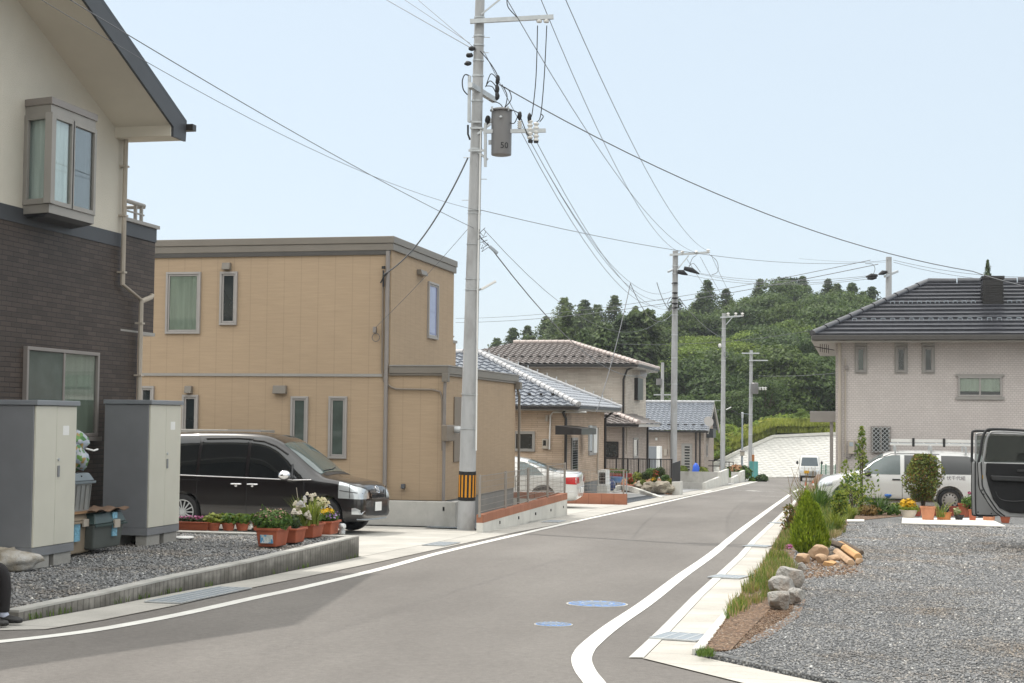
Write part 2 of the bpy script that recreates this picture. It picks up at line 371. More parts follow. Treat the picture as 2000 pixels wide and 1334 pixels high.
def guttermat(name, col, w, h, ms=.012):
    m, t, N, L, B = nt(name); v = coords(N, L)
    b = N.new('ShaderNodeTexBrick'); L.new(v, b.inputs['Vector']); b.inputs['Scale'].default_value = 1; b.offset = 0
    b.inputs['Brick Width'].default_value = w; b.inputs['Row Height'].default_value = h; b.inputs['Mortar Size'].default_value = ms
    b.inputs['Color1'].default_value = sv(col); b.inputs['Color2'].default_value = sv([x * .93 for x in col]); b.inputs['Mortar'].default_value = sv([x * .55 for x in col])
    n = noi(N, L, v, 1.4, 6); c = mix(N, L, b.outputs[0], ramp(N, L, n, [(.35, .8), (.65, 1)]), 1, 'MULTIPLY')
    n = noi(N, L, v, 60, 3); c = mix(N, L, c, ramp(N, L, n, [(.3, .85), (.7, 1.02)]), 1, 'MULTIPLY')
    L.new(c, B.inputs['Base Color']); B.inputs['Roughness'].default_value = .85; bump(N, L, B, n, .4, .003); return m
m_gutL = guttermat('gutter_concrete', (.50, .48, .44), 40, 2.0)
m_gutR = guttermat('gutter_slab', (.56, .53, .48), 40, .6, .006)
la0 = [Vector((la[0].x - 4, la[0].y - .8, 0))] + la; lb0 = [Vector((lb[0].x - 4, lb[0].y - .8, 0))] + lb
struct(strip(la0, lb0, .005), 'gutter', m_gutL)
m_joint = M('joint_dirt', (.22, .20, .17), .95, .4, 12)
def offs(L_, dx): return [Vector((p.x + dx, p.y, 0)) for p in L_]
struct(strip(offs(la, -.006), offs(la, .010), .0075), 'road_joint', m_joint)
rci = [p.lerp(q, .16) for p, q in zip([rc[0], rc[2], rc[4], rc[5], rc[6], rc[7]], rd)]
kerb0 = rc; 
struct(strip(rc, [rc[i].lerp(Vector(((rd[min(i, 5)]).x, rc[i].y, 0)), 0) + Vector((.11, .03, 0)) for i in range(len(rc))], .009), 'kerb', m_concpale)
struct(strip([p + Vector((.114, .031, 0)) for p in rc], rd, .005), 'gutter', m_gutR)
bk = MB()
for i in range(1):
    a_, b_ = rd[i], rd[i + 1]
    bk.bar((a_.x + .05, a_.y, zg(a_.y) + .03), (b_.x + .05, b_.y, zg(b_.y) + .03), .09, .06)
struct(bk, 'kerb', m_concpale, bevel=.008)
q0, q1 = PG(1350, 1281), PG(1595, 1334); q2 = q1 + (q1 - q0) * 6
s0, s1 = PG(1228, 1286), PG(1422, 1334); s2 = s1 + (s1 - s0) * 6
mb = MB(); mb.poly([(p.x, p.y, zg(p.y) + .009) for p in (s0 + Vector((.1, .0, 0)), s2, q2, q0)]); struct(mb, 'gutter', m_gutR)
def grate(cpx, w, l, rot, label, h=.016, nb=9):
    c = PG(*cpx, h); t = thing('drain_grate', label, 'grate', c, 'steel gratings let into the gutters')
    ca, sa = math.cos(rot), math.sin(rot); T = lambda u, v: (c.x + u * ca - v * sa, c.y + u * sa + v * ca, zg(c.y + u * sa + v * ca) + h)
    fr = MB(); n = nb
    for a_, b_ in (((-w, -l), (w, -l)), ((-w, l), (w, l)), ((-w, -l), (-w, l)), ((w, -l), (w, l)), ((-w * .5, -l), (-w * .5, l)), ((0, -l), (0, l)), ((w * .5, -l), (w * .5, l))):
        fr.bar(T(*a_), T(*b_), .018, .012)
    fr.build('frame', m_galv, t)
    br = MB()
    for i in range(1, n * 2):
        v = -l + 2 * l * i / (n * 2); br.bar(T(-w, v), T(w, v), .016, .008)
    br.build('bars', m_galv2, t)
    bs = MB(); p = [T(-w, -l), T(w, -l), T(w, l), T(-w, l)]; bs.poly([(x, y, z - .008) for x, y, z in p]); bs.build('pit', m_black, t)
m_galv2 = M('dull_zinc', (.34, .38, .42), .55, .08, 9, metal=.2)
grate((1332, 1243), .20, .24, -.2, 'steel grate in the pale gutter nearest the street corner')
grate((1423, 1126), .20, .24, -.2, 'steel grate in the right gutter beside the clump of grass')
grate((1480, 1066), .20, .24, -.2, 'steel grate in the right gutter level with the conical conifer')
grate((1521, 1021), .20, .24, -.2, 'farthest small steel grate in the right gutter')
grate((392, 1161), .19, .9, 0, 'long steel grate in the left gutter under the ribbed block wall', nb=22)
grate((862, 1062), .19, .5, 0, 'steel grate in the left gutter by the van driveway', nb=14)
grate((1082, 1018), .19, .5, 0, 'steel grate in the left gutter under the orange topped wall', nb=14)
WL = [(-40, 1258), (0, 1254), (100, 1243), (200, 1229), (350, 1201), (500, 1167.5), (600, 1146), (750, 1110), (860, 1080), (1000, 1047), (1145, 1014), (1260, 989.5), (1360, 967), (1440, 949.5), (1500, 935)]
WR = [(1178, 1360), (1160, 1333), (1144, 1312), (1136, 1291), (1140, 1275), (1154, 1258), (1198, 1222), (1264, 1177), (1330, 1126), (1392, 1082), (1444, 1039), (1500, 997), (1528, 977), (1543, 966)]
def smooth_pts(L_, k=6):
    out = []
    for i in range(len(L_) - 1):
        p0, p1, p2, p3 = L_[max(i - 1, 0)], L_[i], L_[i + 1], L_[min(i + 2, len(L_) - 1)]
        for j in range(k):
            t = j / k; out.append(.5 * ((2 * p1) + (p2 - p0) * t + (2 * p0 - 5 * p1 + 4 * p2 - p3) * t * t + (3 * p1 - p0 - 3 * p2 + p3) * t ** 3))
    return out + [L_[-1]]
def ribbon(pts, w, h):
    a, b = [], []
    for i, p in enumerate(pts):
        d = (pts[min(i + 1, len(pts) - 1)] - pts[max(i - 1, 0)]); n = Vector((-d.y, d.x, 0)).normalized() * w / 2
        a.append(p + n); b.append(p - n)
    mb = MB(); k = len(a); vs = [(p.x, p.y, zg(p.y) + h) for p in a + b]; mb.add(vs, [(i, i + 1, k + i + 1, k + i) for i in range(k - 1)]); return mb
struct(ribbon(smooth_pts(g(WL)), .15, .005), 'road_marking', m_paint)
struct(ribbon(smooth_pts(g(WR)), .155, .005), 'road_marking', m_paint)
mb = MB()
for a_, b_, w in (((1432, 958), (1512, 960.5), .10), ((1462, 958.5), (1480, 959.5), .45), ((1376, 961), (1389, 958.2), .16), ((1392, 960), (1401, 960.4), .12), ((1366, 971), (1385, 971), .08), ((1485, 969), (1530, 971), .06), ((1551, 961), (1562, 955), .16)):
    p, q = PG(*a_), PG(*b_); r_ = ribbon([p, q], w, .006); mb = join(mb, r_)
struct(mb, 'road_marking', m_paint)
m_blue = M('blue_cover_paint', (.10, .22, .50), .5, .15, 20, stain=(.25, .27, .3), sscale=14)
def manhole(px, r, label):
    c = PG(*px, .004); nx = Vector((0, -SL, 1)).normalized(); t = thing('manhole_cover', label, 'manhole cover', c, 'blue water covers in the road')
    MB().lathe(c, [(r * 1.06, -.006), (r * 1.06, .004), (r * .99, .005), (r * .99, -.004)], 40, nx).build('rim', m_conc, t)
    MB().lathe(c, [(r * .98, -.006), (r * .98, .007), (r * .5, .008)], 40, nx).build('lid', m_blue, t)
    b = MB()
    for i in range(16):
        a = i * math.pi / 8; p = Vector((math.cos(a), math.sin(a), SL * math.sin(a)))
        b.bar(c + p * r * .62 + nx * .009, c + p * r * .9 + nx * .009, r * .07, .006)
    for k_ in (-.3, -.1, .1, .3): b.bar(c + Vector((-r * .4, k_ * r, SL * k_ * r)) + nx * .010, c + Vector((r * .4, k_ * r, SL * k_ * r)) + nx * .010, r * .06, .006)
    b.lathe(c, [(r * .54, .006), (r * .54, .011), (r * .48, .011), (r * .48, .006)], 32, nx, closed=True)
    b.build('relief', m_galv2, t)
manhole((1166, 1180), .30, 'larger blue round cover set in the asphalt near the white line')
manhole((1081, 1220), .165, 'smaller blue round cover set in the asphalt nearer the camera')
YD0, YD1 = 21.46, 30.35
def yard(name, poly, h, mat): mb = MB(); mb.poly([(x, y, zg(y) + h) for x, y in poly]); return struct(mb, name, mat)
def xb(y, L_=lb):
    for p, q in zip(L_, L_[1:]):
        if p.y <= y <= q.y: return p.x + (q.x - p.x) * (y - p.y) / (q.y - p.y)
    return L_[-1].x if y > L_[-1].y else L_[0].x
m_drive = guttermat('driveway_concrete', (.55, .53, .485), 3.0, 3.0, .012)
yard('driveway', [(-22, YD0), (xb(YD0), YD0)] + [(p.x, p.y) for p in lb if YD0 < p.y < 29.6] + [(xb(29.6), 29.6), (-8.6, YD1), (-22, YD1)], .008, m_drive)
yard('driveway', [(-16, 38.4)] + [(xb(38.4), 38.4), (xb(43), 43), (xb(47.4), 47.4), (-16, 47.4)], .008, m_drive)
m_bluegrav = gravelmat('blue_grey_gravel', [(0, (.10, .12, .14)), (.6, (.20, .23, .25)), (1, (.36, .39, .41))], 35)
m_darkyard = gravelmat('dark_gravel', [(0, (.035, .045, .06)), (.6, (.075, .09, .11)), (1, (.15, .16, .18))], 30)
yard('gravel_strip', [(-8.6, 29.9), (xb(29.9) - .02, 29.9), (xb(34) - .02, 34), (xb(38.2) - .02, 38.2), (-16, 38.2), (-16, 30.4), (-8.6, 30.4)], .03, m_bluegrav)
yard('gravel_yard', [(-9.9, 48.0), (xb(48.0), 48.0), (xb(54), 54), (xb(58), 58), (-9.9, 66)], .012, m_darkyard)
m_yardconc = M('yard_concrete', (.33, .33, .33), .85, .1, 2)
yard('path', [(-10.3, 51), (-8.2, 52.5), (-8.0, 58), (-8.4, 67.5), (-10.3, 67.5)], .020, m_yardconc)
yard('yard_paving', [(xb(58.2), 58.2), (xb(72), 72), (xb(84), 84), (xb(100), 100), (xb(112), 112), (-18, 112), (-18, 60), (-7.8, 60)], .016, m_yardconc)
kp = [PG(1293, 973), PY(1250, 957.5, 61.5), PY(1230, 951, 63.2), PY(1212, 949, 64), PY(1196, 953, 62)]; mb = MB()
for a_, b_ in zip(kp, kp[1:]): mb.bar(a_ - Vector((0, 0, .06)), b_ - Vector((0, 0, .06)), .15, .2)
struct(mb, 'kerb', m_concpale)
ZT = -.175
wb = [p for p in lb if p.y <= 21.6] ; w0 = Vector((PG(40, 1216).x, PG(40, 1216).y, 0)); w1 = Vector((xb(21.4), 21.4, 0))
LW = [PG(*p) for p in [(40, 1216), (120, 1201), (200, 1187), (350, 1157), (500, 1130), (690, 1091)]]; LW = [Vector((p.x - .02, p.y, 0)) for p in LW]; LW[-1].y = 21.4
mb = MB(); mb.poly([(p.x - .06, p.y, ZT - .03) for p in LW] + [(-40, 21.35, ZT - .03), (-40, LW[0].y - 1.0, ZT - .03)]); struct(mb, 'gravel_lot', m_grav)
RLp = [Vector((p.x + .22, p.y, 0)) for p in rd]
lp = [Vector((p.x, p.y, zr(p.y))) for p in [q0 + Vector((.02, .02, 0))] + RLp[1:] + [Vector((60, 92, 0)), Vector((60, -12, 0)), Vector((q2.x, q2.y, 0))]]
from mathutils.geometry import tessellate_polygon
mb = MB(); mb.add(lp, tessellate_polygon([[Vector((p.x, p.y, 0)) for p in lp]])); struct(mb, 'gravel_lot', m_grav)
mb = MB(); e0, e1 = lp[0], lp[-1]; mb.add([e0, e1, e1 - Vector((.01, .02, .2)), e0 - Vector((.01, .02, .1))], [(0, 1, 2, 3)]); struct(mb, 'earth_bank', m_grav)
bank_a = [rd[0] + Vector((.1, 0, 0))] + [p for p in rd[1:]]; mb = MB(); k = len(rd)
vs = [(p.x + .0, p.y, zg(p.y) + .01) for p in rd] + [(p.x + .12, p.y, max(zr(p.y), zg(p.y)) + .012) for p in rd] + [(p.x + (.45 if i else .30), p.y, max(zr(p.y), zg(p.y)) + .014) for i, p in enumerate(rd)]
mb.add(vs, [(i, i + 1, k + i + 1, k + i) for i in range(k - 1)] + [(k + i, k + i + 1, 2 * k + i + 1, 2 * k + i) for i in range(k - 1)])
struct(mb, 'earth_bank', m_earth)
def rpatch(name, px, h, mat): mb = MB(); mb.poly([PR(x, y, h) for x, y in px]); return struct(mb, name, mat)
rpatch('earth_patch', [(1372, 1270), (1420, 1272), (1500, 1245), (1560, 1205), (1575, 1170), (1500, 1140), (1440, 1180)], .006, m_earth)
rpatch('earth_patch', [(1540, 1140), (1600, 1128), (1690, 1118), (1660, 1080), (1560, 1085)], .0065, m_earth)
rpatch('planting_soil', [(1560, 1020), (1640, 1042), (1660, 1018), (1760, 1008), (2100, 1004), (2100, 992), (1640, 996), (1575, 990)], .010, m_earth)
rpatch('planting_soil', [(1555, 1075), (1635, 1075), (1635, 1035), (1560, 1020)], .008, m_soil)
def inside(x, y, poly):
    c = np.zeros(len(x), bool); n = len(poly)
    for i in range(n):
        x0, y0 = poly[i]; x1, y1 = poly[(i + 1) % n]
        if y0 == y1: continue
        k = ((y0 > y) != (y1 > y)) & (x < (x1 - x0) * (y - y0) / (y1 - y0) + x0); c ^= k
    return c
def stones(name, poly, dens, size, zf, mat, holes=(), seed=3, dist_fade=None):
    rs = np.random.RandomState(seed); xs = [p[0] for p in poly]; ys = [p[1] for p in poly]
    A = (max(xs) - min(xs)) * (max(ys) - min(ys)); n = int(A * dens)
    x = rs.uniform(min(xs), max(xs), n); y = rs.uniform(min(ys), max(ys), n); ok = inside(x, y, poly)
    for h in holes: ok &= ~inside(x, y, h)
    if dist_fade: ok &= rs.uniform(0, 1, n) < np.clip(dist_fade / np.maximum(y, .1), 0, 1) ** 1.5
    x, y = x[ok], y[ok]; n = len(x)
    if dist_fade: size = size * np.clip((y / dist_fade) ** .75, 1, 3)[:, None]
    base = np.array([(1, 0, 0), (-1, 0, 0), (0, 1, 0), (0, -1, 0), (0, 0, .62), (0, 0, -.55)], float)
    V = base[None] * (size * rs.uniform(.5, 1.35, (n, 1)))[:, :, None] * rs.uniform(.6, 1.3, (n, 6, 1))
    V += rs.normal(0, .12, V.shape) * size if not dist_fade else rs.normal(0, .12, V.shape) * size[:, :, None]
    a = rs.uniform(0, 6.28, n); b = rs.uniform(-.7, .7, n); ca, sa, cb, sb = np.cos(a), np.sin(a), np.cos(b), np.sin(b)
    X = V[:, :, 0] * cb[:, None] + V[:, :, 2] * sb[:, None]; Z = -V[:, :, 0] * sb[:, None] + V[:, :, 2] * cb[:, None]; Y = V[:, :, 1]
    X2 = X * ca[:, None] - Y * sa[:, None]; Y2 = X * sa[:, None] + Y * ca[:, None]
    V = np.stack([X2 + x[:, None], Y2 + y[:, None], Z + zf(y)[:, None]], 2).reshape(-1, 3)
    f = np.array([(0, 2, 4), (2, 1, 4), (1, 3, 4), (3, 0, 4), (2, 0, 5), (1, 2, 5), (3, 1, 5), (0, 3, 5)])
    Fc = (f[None] + (np.arange(n) * 6)[:, None, None]).reshape(-1)
    me = bpy.data.meshes.new(name); me.vertices.add(len(V)); me.vertices.foreach_set('co', V.ravel()); nf = n * 8
    me.loops.add(nf * 3); me.loops.foreach_set('vertex_index', Fc); me.polygons.add(nf)
    me.polygons.foreach_set('loop_start', np.arange(nf) * 3); me.update(calc_edges=True); me.materials.append(mat)
    o = bpy.data.objects.new(name, me); COL.objects.link(o); tag(o, kind='stuff'); return o
near = [(q0.x + .2, q0.y + .0)] + [(p.x + .3, p.y) for p in rd[1:4]] + [(PR(1640, 1040).x, PR(1640, 1040).y), (PR(1660, 1020).x, PR(1660, 1020).y), (PR(1760, 1022).x, PR(1760, 1022).y), (11.5, 34.5), (11.5, 30), (5.0, q1.y - 1.6), (q1.x, q1.y + .03)]
eh = [[(PR(x, y).x, PR(x, y).y) for x, y in [(1366, 1278), (1430, 1272), (1480, 1240), (1540, 1205), (1560, 1170), (1500, 1140), (1440, 1180)]]]
stones('gravel', near, 1500, .0125, lambda y: RSL * y + RH + .004, m_stone, eh, 4, 13)
stones('loose_earth', eh[0], 1500, .010, lambda y: RSL * y + RH + .01, m_stoneb, (), 6)
stones('loose_earth', [(PR(x, y).x, PR(x, y).y) for x, y in [(1545, 1135), (1600, 1128), (1680, 1122), (1640, 1090), (1570, 1095)]], 260, .022, lambda y: RSL * y + RH + .012, m_stoneb, (), 8)
stones('gravel', [(-9.9, LW[0].y - .8)] + [(p.x - .14, p.y + (0 if i else -.2)) for i, p in enumerate(LW)] + [(LW[-1].x - .14, 21.2), (-9.9, 21.2)], 640, .02, lambda y: y * 0 + ZT - .022, m_stone, (), 5)
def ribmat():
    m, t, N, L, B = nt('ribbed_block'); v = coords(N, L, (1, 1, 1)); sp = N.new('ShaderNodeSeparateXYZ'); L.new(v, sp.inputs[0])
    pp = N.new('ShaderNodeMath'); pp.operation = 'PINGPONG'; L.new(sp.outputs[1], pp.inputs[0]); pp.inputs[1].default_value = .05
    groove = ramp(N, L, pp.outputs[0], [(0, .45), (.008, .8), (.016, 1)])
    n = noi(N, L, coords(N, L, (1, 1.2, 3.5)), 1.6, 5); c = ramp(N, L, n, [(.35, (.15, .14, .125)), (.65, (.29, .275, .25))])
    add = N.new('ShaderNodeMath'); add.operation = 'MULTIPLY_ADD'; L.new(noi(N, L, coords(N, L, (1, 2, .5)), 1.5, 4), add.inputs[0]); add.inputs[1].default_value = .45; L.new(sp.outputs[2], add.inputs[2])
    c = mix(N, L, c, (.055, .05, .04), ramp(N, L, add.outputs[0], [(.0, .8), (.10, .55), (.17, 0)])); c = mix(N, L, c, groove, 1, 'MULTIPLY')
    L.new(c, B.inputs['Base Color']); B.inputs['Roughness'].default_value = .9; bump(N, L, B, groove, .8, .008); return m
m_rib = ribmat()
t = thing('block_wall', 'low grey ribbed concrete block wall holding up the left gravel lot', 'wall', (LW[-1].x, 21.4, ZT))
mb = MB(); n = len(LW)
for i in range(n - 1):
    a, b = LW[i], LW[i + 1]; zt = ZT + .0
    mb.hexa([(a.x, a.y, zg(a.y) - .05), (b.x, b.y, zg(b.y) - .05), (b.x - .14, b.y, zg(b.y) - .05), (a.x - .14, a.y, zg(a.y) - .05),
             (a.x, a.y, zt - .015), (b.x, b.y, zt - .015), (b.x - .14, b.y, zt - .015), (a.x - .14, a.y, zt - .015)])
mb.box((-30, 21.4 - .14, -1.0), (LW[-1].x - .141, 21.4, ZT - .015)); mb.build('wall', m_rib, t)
cp = MB()
for i in range(n - 1):
    a, b = LW[i], LW[i + 1]; cp.hexa([(a.x + .004, a.y, ZT - .014), (b.x + .004, b.y, ZT - .014), (b.x - .145, b.y, ZT - .014), (a.x - .145, a.y, ZT - .014), (a.x + .004, a.y, ZT + .006), (b.x + .004, b.y, ZT + .006), (b.x - .145, b.y, ZT + .006), (a.x - .145, a.y, ZT + .006)])
cp.box((-30, 21.4 - .145, ZT - .014), (LW[-1].x - .146, 21.404, ZT + .006)); cp.build('coping', m_conc, t)
EY = PG(1560, 933).y
def em(px, py):                                    # point on the 40 degree face rising away from y = EY
    v = ray(px, py); k = math.tan(R(42)); zb = zg(EY); tt = (zb - CAMZ - k * EY) / (v.z - k * v.y); return CAM + v * tt
def embmat():
    m, t, N, L, B = nt('lattice_block'); tc = N.new('ShaderNodeTexCoord'); mp = N.new('ShaderNodeMapping'); L.new(tc.outputs['Object'], mp.inputs[0])
    vo = N.new('ShaderNodeTexVoronoi'); vo.inputs['Scale'].default_value = 1; vo.inputs['Randomness'].default_value = .12
    mp.inputs['Rotation'].default_value = (0, .5, 0); mp.inputs['Scale'].default_value = (2.6, 5.2, 5.2); L.new(mp.outputs[0], vo.inputs['Vector'])
    c = ramp(N, L, vo.outputs['Distance'], [(0, (.62, .61, .575)), (.4, (.58, .57, .54)), (.6, (.49, .48, .455))])
    n = noi(N, L, coords(N, L), .5, 4); c = mix(N, L, c, ramp(N, L, n, [(.3, .9), (.7, 1)]), 1, 'MULTIPLY')
    n2 = noi(N, L, coords(N, L), 3.2, 2); c = mix(N, L, c, (.22, .2, .17), ramp(N, L, n2, [(.73, 0), (.77, .8)]))
    L.new(c, B.inputs['Base Color']); B.inputs['Roughness'].default_value = .9; bump(N, L, B, vo.outputs['Distance'], .7, .12); return m
mb = MB(); mb.poly([em(1330, 933), em(1700, 931.5), em(1700, 846), em(1617, 848), em(1510, 853), em(1440, 884), (em(1376, 916))])
struct(mb, 'embankment', embmat())
EB = MB()
for a, b in (((1376, 916), (1440, 884)), ((1440, 884), (1510, 853)), ((1510, 853), (1617, 848)), ((1617, 848), (1700, 846))):
    EB.bar(em(*a) + Vector((0, 0, .04)), em(*b) + Vector((0, 0, .04)), .35, .22)
struct(EB, 'embankment_kerb', m_concpale)
SKY = [(820, 700), (900, 696), (935, 694), (960, 676), (1000, 668), (1040, 654), (1100, 606), (1130, 622), (1180, 608), (1240, 612), (1262, 628), (1290, 640), (1310, 612), (1340, 592), (1400, 600), (1440, 598), (1480, 575), (1520, 562), (1560, 572), (1600, 564), (1650, 563), (1680, 578), (1710, 594), (1800, 640), (2000, 700), (2200, 740)]
def sky(px):
    for (a, b), (c, d) in zip(SKY, SKY[1:]):
        if a <= px <= c: return b + (d - b) * (px - a) / (c - a)
    return 740 if px > 2000 else 700
def low(px): return 905 if px < 1380 else (905 - (px - 1380) * .42 if px < 1510 else (850 if px < 1640 else 850))
def fr_(d): return ((d - 123) / (225 - 123)) ** .62
def treetop(px, d):
    f = fr_(d); y = low(px) - 28 + (sky(px) - low(px) + 28) * f; return PD(px, y, d)
mb = MB(); ds = [119.5, 123, 128, 136, 146, 160, 176, 194, 212, 226, 260, 330]; pxs = list(range(700, 2500, 40)); vs = []
def hillz(px, d):
    if d <= 124:
        e = em(px, low(px)) ; return None
    dd = min(d, 226); tp = treetop(px, max(dd, 124)); 
    return tp.z - 1.2 - 6.2 * min(1, max(0, (dd - 126) / 22))
for j, d in enumerate(ds):
    for px in pxs:
        if d <= 123.1:
            lp = em(min(px, 1700), low(min(px, 1700))); base = PD(px, 830, d + (2.5 if j else 1.0)); z = lp.z + (-.05 if j == 0 else .25)
            if px < 1376: z = zg(118) + (.6 if j == 0 else 1.0)
            p = PD(px, 830, max(d, 0)); p.z = z; p.y = max(p.y, lp.y + .05 if px >= 1376 else 121) + (0 if j == 0 else 2.2); vs.append(p)
        else:
            p = PD(px, 830, d); p.z = hillz(px, d) + noise.noise(Vector((p.x * .08, p.y * .08, 0))) * .8; vs.append(p)
n = len(pxs); mb.add(vs, [(j * n + i, j * n + i + 1, (j + 1) * n + i + 1, (j + 1) * n + i) for j in range(len(ds) - 1) for i in range(n - 1)])
struct(mb, 'hill', m_grass_g, smooth=180)
HX = -10.2
dh = thing('dark_house', 'tall gabled house with cream upper wall over dark brown tile, nearest on the left', 'house', (HX, 18, ZT))
m_tile = brickmat('dark_brown_tile', (.054, .038, .030), (.090, .065, .052), (.026, .020, .018), .24, .062, .006, .55, .5, .3, .006)
m_stucco = M('cream_stucco', (.60, .565, .49), .9, .05, 1.2, .9, 70, .012)
m_band = M('slate_band', (.052, .056, .064), .5, .1, 2)
m_soffit = M('cream_soffit', (.62, .575, .49), .7, .04, 1.5)
yU = PX(240, 450, HX).y; yL = PX(268, 720, HX).y; yB = PX(306, 560, HX).y
zb0 = PX(120, 424 + 34, HX).z; zb1 = PX(120, 424, HX).z
zband1 = PX(238, 457, HX).z; zband0 = PX(236, 483.5, HX).z
EX = HX + .88                                       # rake line
eA = PX(365, 236, EX); yE = eA.y; zE = eA.z; pitch = .42; yR = 15.0; zR = zE + (yE - yR) * pitch
y00 = 2 * yR - yE
BX = -20.5
mb = MB(); mb.box((BX, 9.5, -.8), (HX, yU, zband0)); mb.box((BX, yU, -.8), (HX, yL, PX(268, 650, HX).z)); mb.build('tiled_wall', m_tile, dh)
mb = MB(); mb.box((BX, 9.5, zband0 + .001), (HX + .012, yU + .012, zband1)); mb.build('band', m_band, dh)
zw = zE - .10                                       # wall goes up under the roof planes
mb = MB(); rf = lambda y: zR - abs(y - yR) * pitch - .17
mb.prism([(HX, 9.5, zband1 + .001), (HX, yU, zband1 + .001), (HX, yU, rf(yU)), (HX, yR, rf(yR)), (HX, 9.5, rf(9.5))], (BX - HX, 0, 0)); mb.build('upper_wall', m_stucco, dh)
m_roofdark = M('charcoal_roof', (.040, .044, .052), .45, .15, 3)
mb = MB(); th = .16
for s_ in (1, -1):
    ye = yR + s_ * (yE - yR); mb.prism([(EX, yR, zR), (EX, ye, zE), (EX, ye, zE - .05), (EX, yR, zR - .06)], (BX - EX, 0, 0))
mb.build('roof', m_roofdark, dh)
mb = MB()
for s_ in (1, -1):
    ye = yR + s_ * (yE - yR); yk = yR + s_ * (yE - yR - .42)
    mb.prism([(EX - .001, yR, zR - .061), (EX - .001, ye, zE - .052), (EX - .001, ye - s_ * .02, zE - .30), (EX - .001, yk, zE - .30), (EX - .001, yk, zE + .42 * pitch - .34), (EX - .001, yR, zR - .34)], (-.035, 0, 0))
mb.build('rake_board', m_band, dh)
mb = MB()
for s_ in (1, -1):
    yk = yR + s_ * (yE - yR - .42); mb.prism([(EX - .037, yR, zR - .33), (EX - .037, yk, zE + .42 * pitch - .33), (EX - .037, yk, zE + .42 * pitch - .30), (EX - .037, yR, zR - .30)], (HX - EX, 0, 0))
    ye = yR + s_ * (yE - yR - .03); mb.box((EX - .037, yk - s_ * .0, zE - .29), (BX, ye, zE - .27)); mb.box((EX - .037, yk, zE - .29), (HX, yk - s_ * .02, zE + .42 * pitch - .32))
mb.build('soffit', m_soffit, dh)
mb = MB(); mb.box((EX + .10, yE - .02, zE - .14), (BX, yE + .10, zE - .05)); mb.build('roof_gutter', m_blackpipe, dh)
zB0 = PX(300, 650, HX).z; zB1 = PX(306, 447, HX).z
mb = MB(); mb.box((BX, yU + .001, zB0), (HX - .04, yB, zB1 - .20)); bal = mb.build('balcony', m_tile, dh)
mb = MB(); mb.box((BX, yU + .013, zB1 - .199), (HX - .025, yB + .015, zB1)); mb.build('band', m_band, bal)
mb = MB(); mb.box((BX, yU + .013, zB1 + .001), (HX + .01, yB + .05, zB1 + .05)); mb.box((BX, yU + .002, zB0 - .05), (HX - .02, yB + .02, zB0 - .001)); mb.build('coping', m_sill, bal)
mb = MB(); zr_ = zB1 + .30
mb.tube([(HX - .06, yU + .05, zr_), (HX - .06, yB - .35, zr_), (HX - .10, yB - .25, zr_), (HX - 3, yB - .25, zr_)], .032, 8)
for y in (yU + .5, yB - .42): mb.box((HX - .085, y - .02, zB1 + .05), (HX - .045, y + .02, zr_))
for x in (HX - .6, HX - 1.6): mb.box((x, yB - .27, zB1 + .05), (x + .04, yB - .23, zr_))
mb.tube([(HX - .06, yU + .05, zB1 + .16), (HX - .06, yB - .35, zB1 + .16)], .015, 6); mb.build('rail', m_sill, bal, smooth=50)
X1 = HX + .07
zq = lambda px, py: PX(px, py, X1)
a1 = zq(246, 272); a2 = zq(241, 560); a3 = zq(276, 586); a4 = zq(271, 790); o1 = PY(294, 254, a1.y)
g0 = Vector((EX - .42, yE - .08, zE - .28))
mb = MB(); mb.tube([Vector((EX - .30, a1.y + .05, a1.z + .26)), Vector((EX - .30, a1.y + .05, a1.z + .12)), Vector((X1 + .06, a1.y, a1.z + .07)), Vector((X1, a1.y, a1.z - .02)), Vector((X1, a1.y, a2.z + .03)), Vector((X1, a3.y, a3.z)), Vector((X1, a3.y, ZT))], .036, 8)
mb.tube([Vector((X1, a3.y, a3.z - .1)), Vector((X1, a3.y, a3.z - .02)), Vector((X1 + .05, a3.y + .22, a3.z + .06)), Vector((X1 + .05, a3.y + .24, a3.z + .1))], .036, 8)
for z in (a1.z - .4, a1.z - 1.1, a1.z - 1.9, a3.z - .35, a3.z - 1.1): 
    y_ = a1.y if z > a3.z else a3.y; mb.box((HX, y_ - .045, z), (X1 + .042, y_ + .045, z + .025))
mb.build('downpipe', m_pipe, dh, smooth=40)
m_screen = glassmat('insect_screen_mesh', (.42, .44, .46), .0)
bx = HX + .42
p0 = PX(48, 216, HX + .02); p1 = PX(187, 240, bx); p2 = PX(180, 418, bx); fz1 = p1.z; fz0 = PX(100, 402, bx).z
yb0 = PX(100, 215, bx).y; yb1 = p1.y; ya0 = PX(48, 300, HX).y; ya1 = yb1 + .28
mb = MB(); H = lambda z0, z1, g_=0: MB().hexa([(HX - .02, ya0 - g_, z0), (bx + g_, yb0 - g_, z0), (bx + g_, yb1 + g_, z0), (HX - .02, ya1 + g_, z0), (HX - .02, ya0 - g_, z1), (bx + g_, yb0 - g_, z1), (bx + g_, yb1 + g_, z1), (HX - .02, ya1 + g_, z1)])
bt = PX(187, 237, bx).z; bay = H(bt, bt + .09, .02).build('bay_window', m_frame, dh, bevel=.006)
H(bt - .11, bt - .002, 0).build('head', m_sill, bay); H(fz0 - .09, fz0 + .02, .005).build('base', m_sill, bay)
MB().hexa([(HX - .02, ya0 + .1, fz0 - .13), (bx - .1, yb0 + .05, fz0 - .13), (bx - .1, yb1 - .05, fz0 - .13), (HX - .02, ya1 - .1, fz0 - .13), (HX - .02, ya0, fz0 - .091), (bx, yb0, fz0 - .091), (bx, yb1, fz0 - .091), (HX - .02, ya1, fz0 - .091)]).build('underside', m_band, bay)
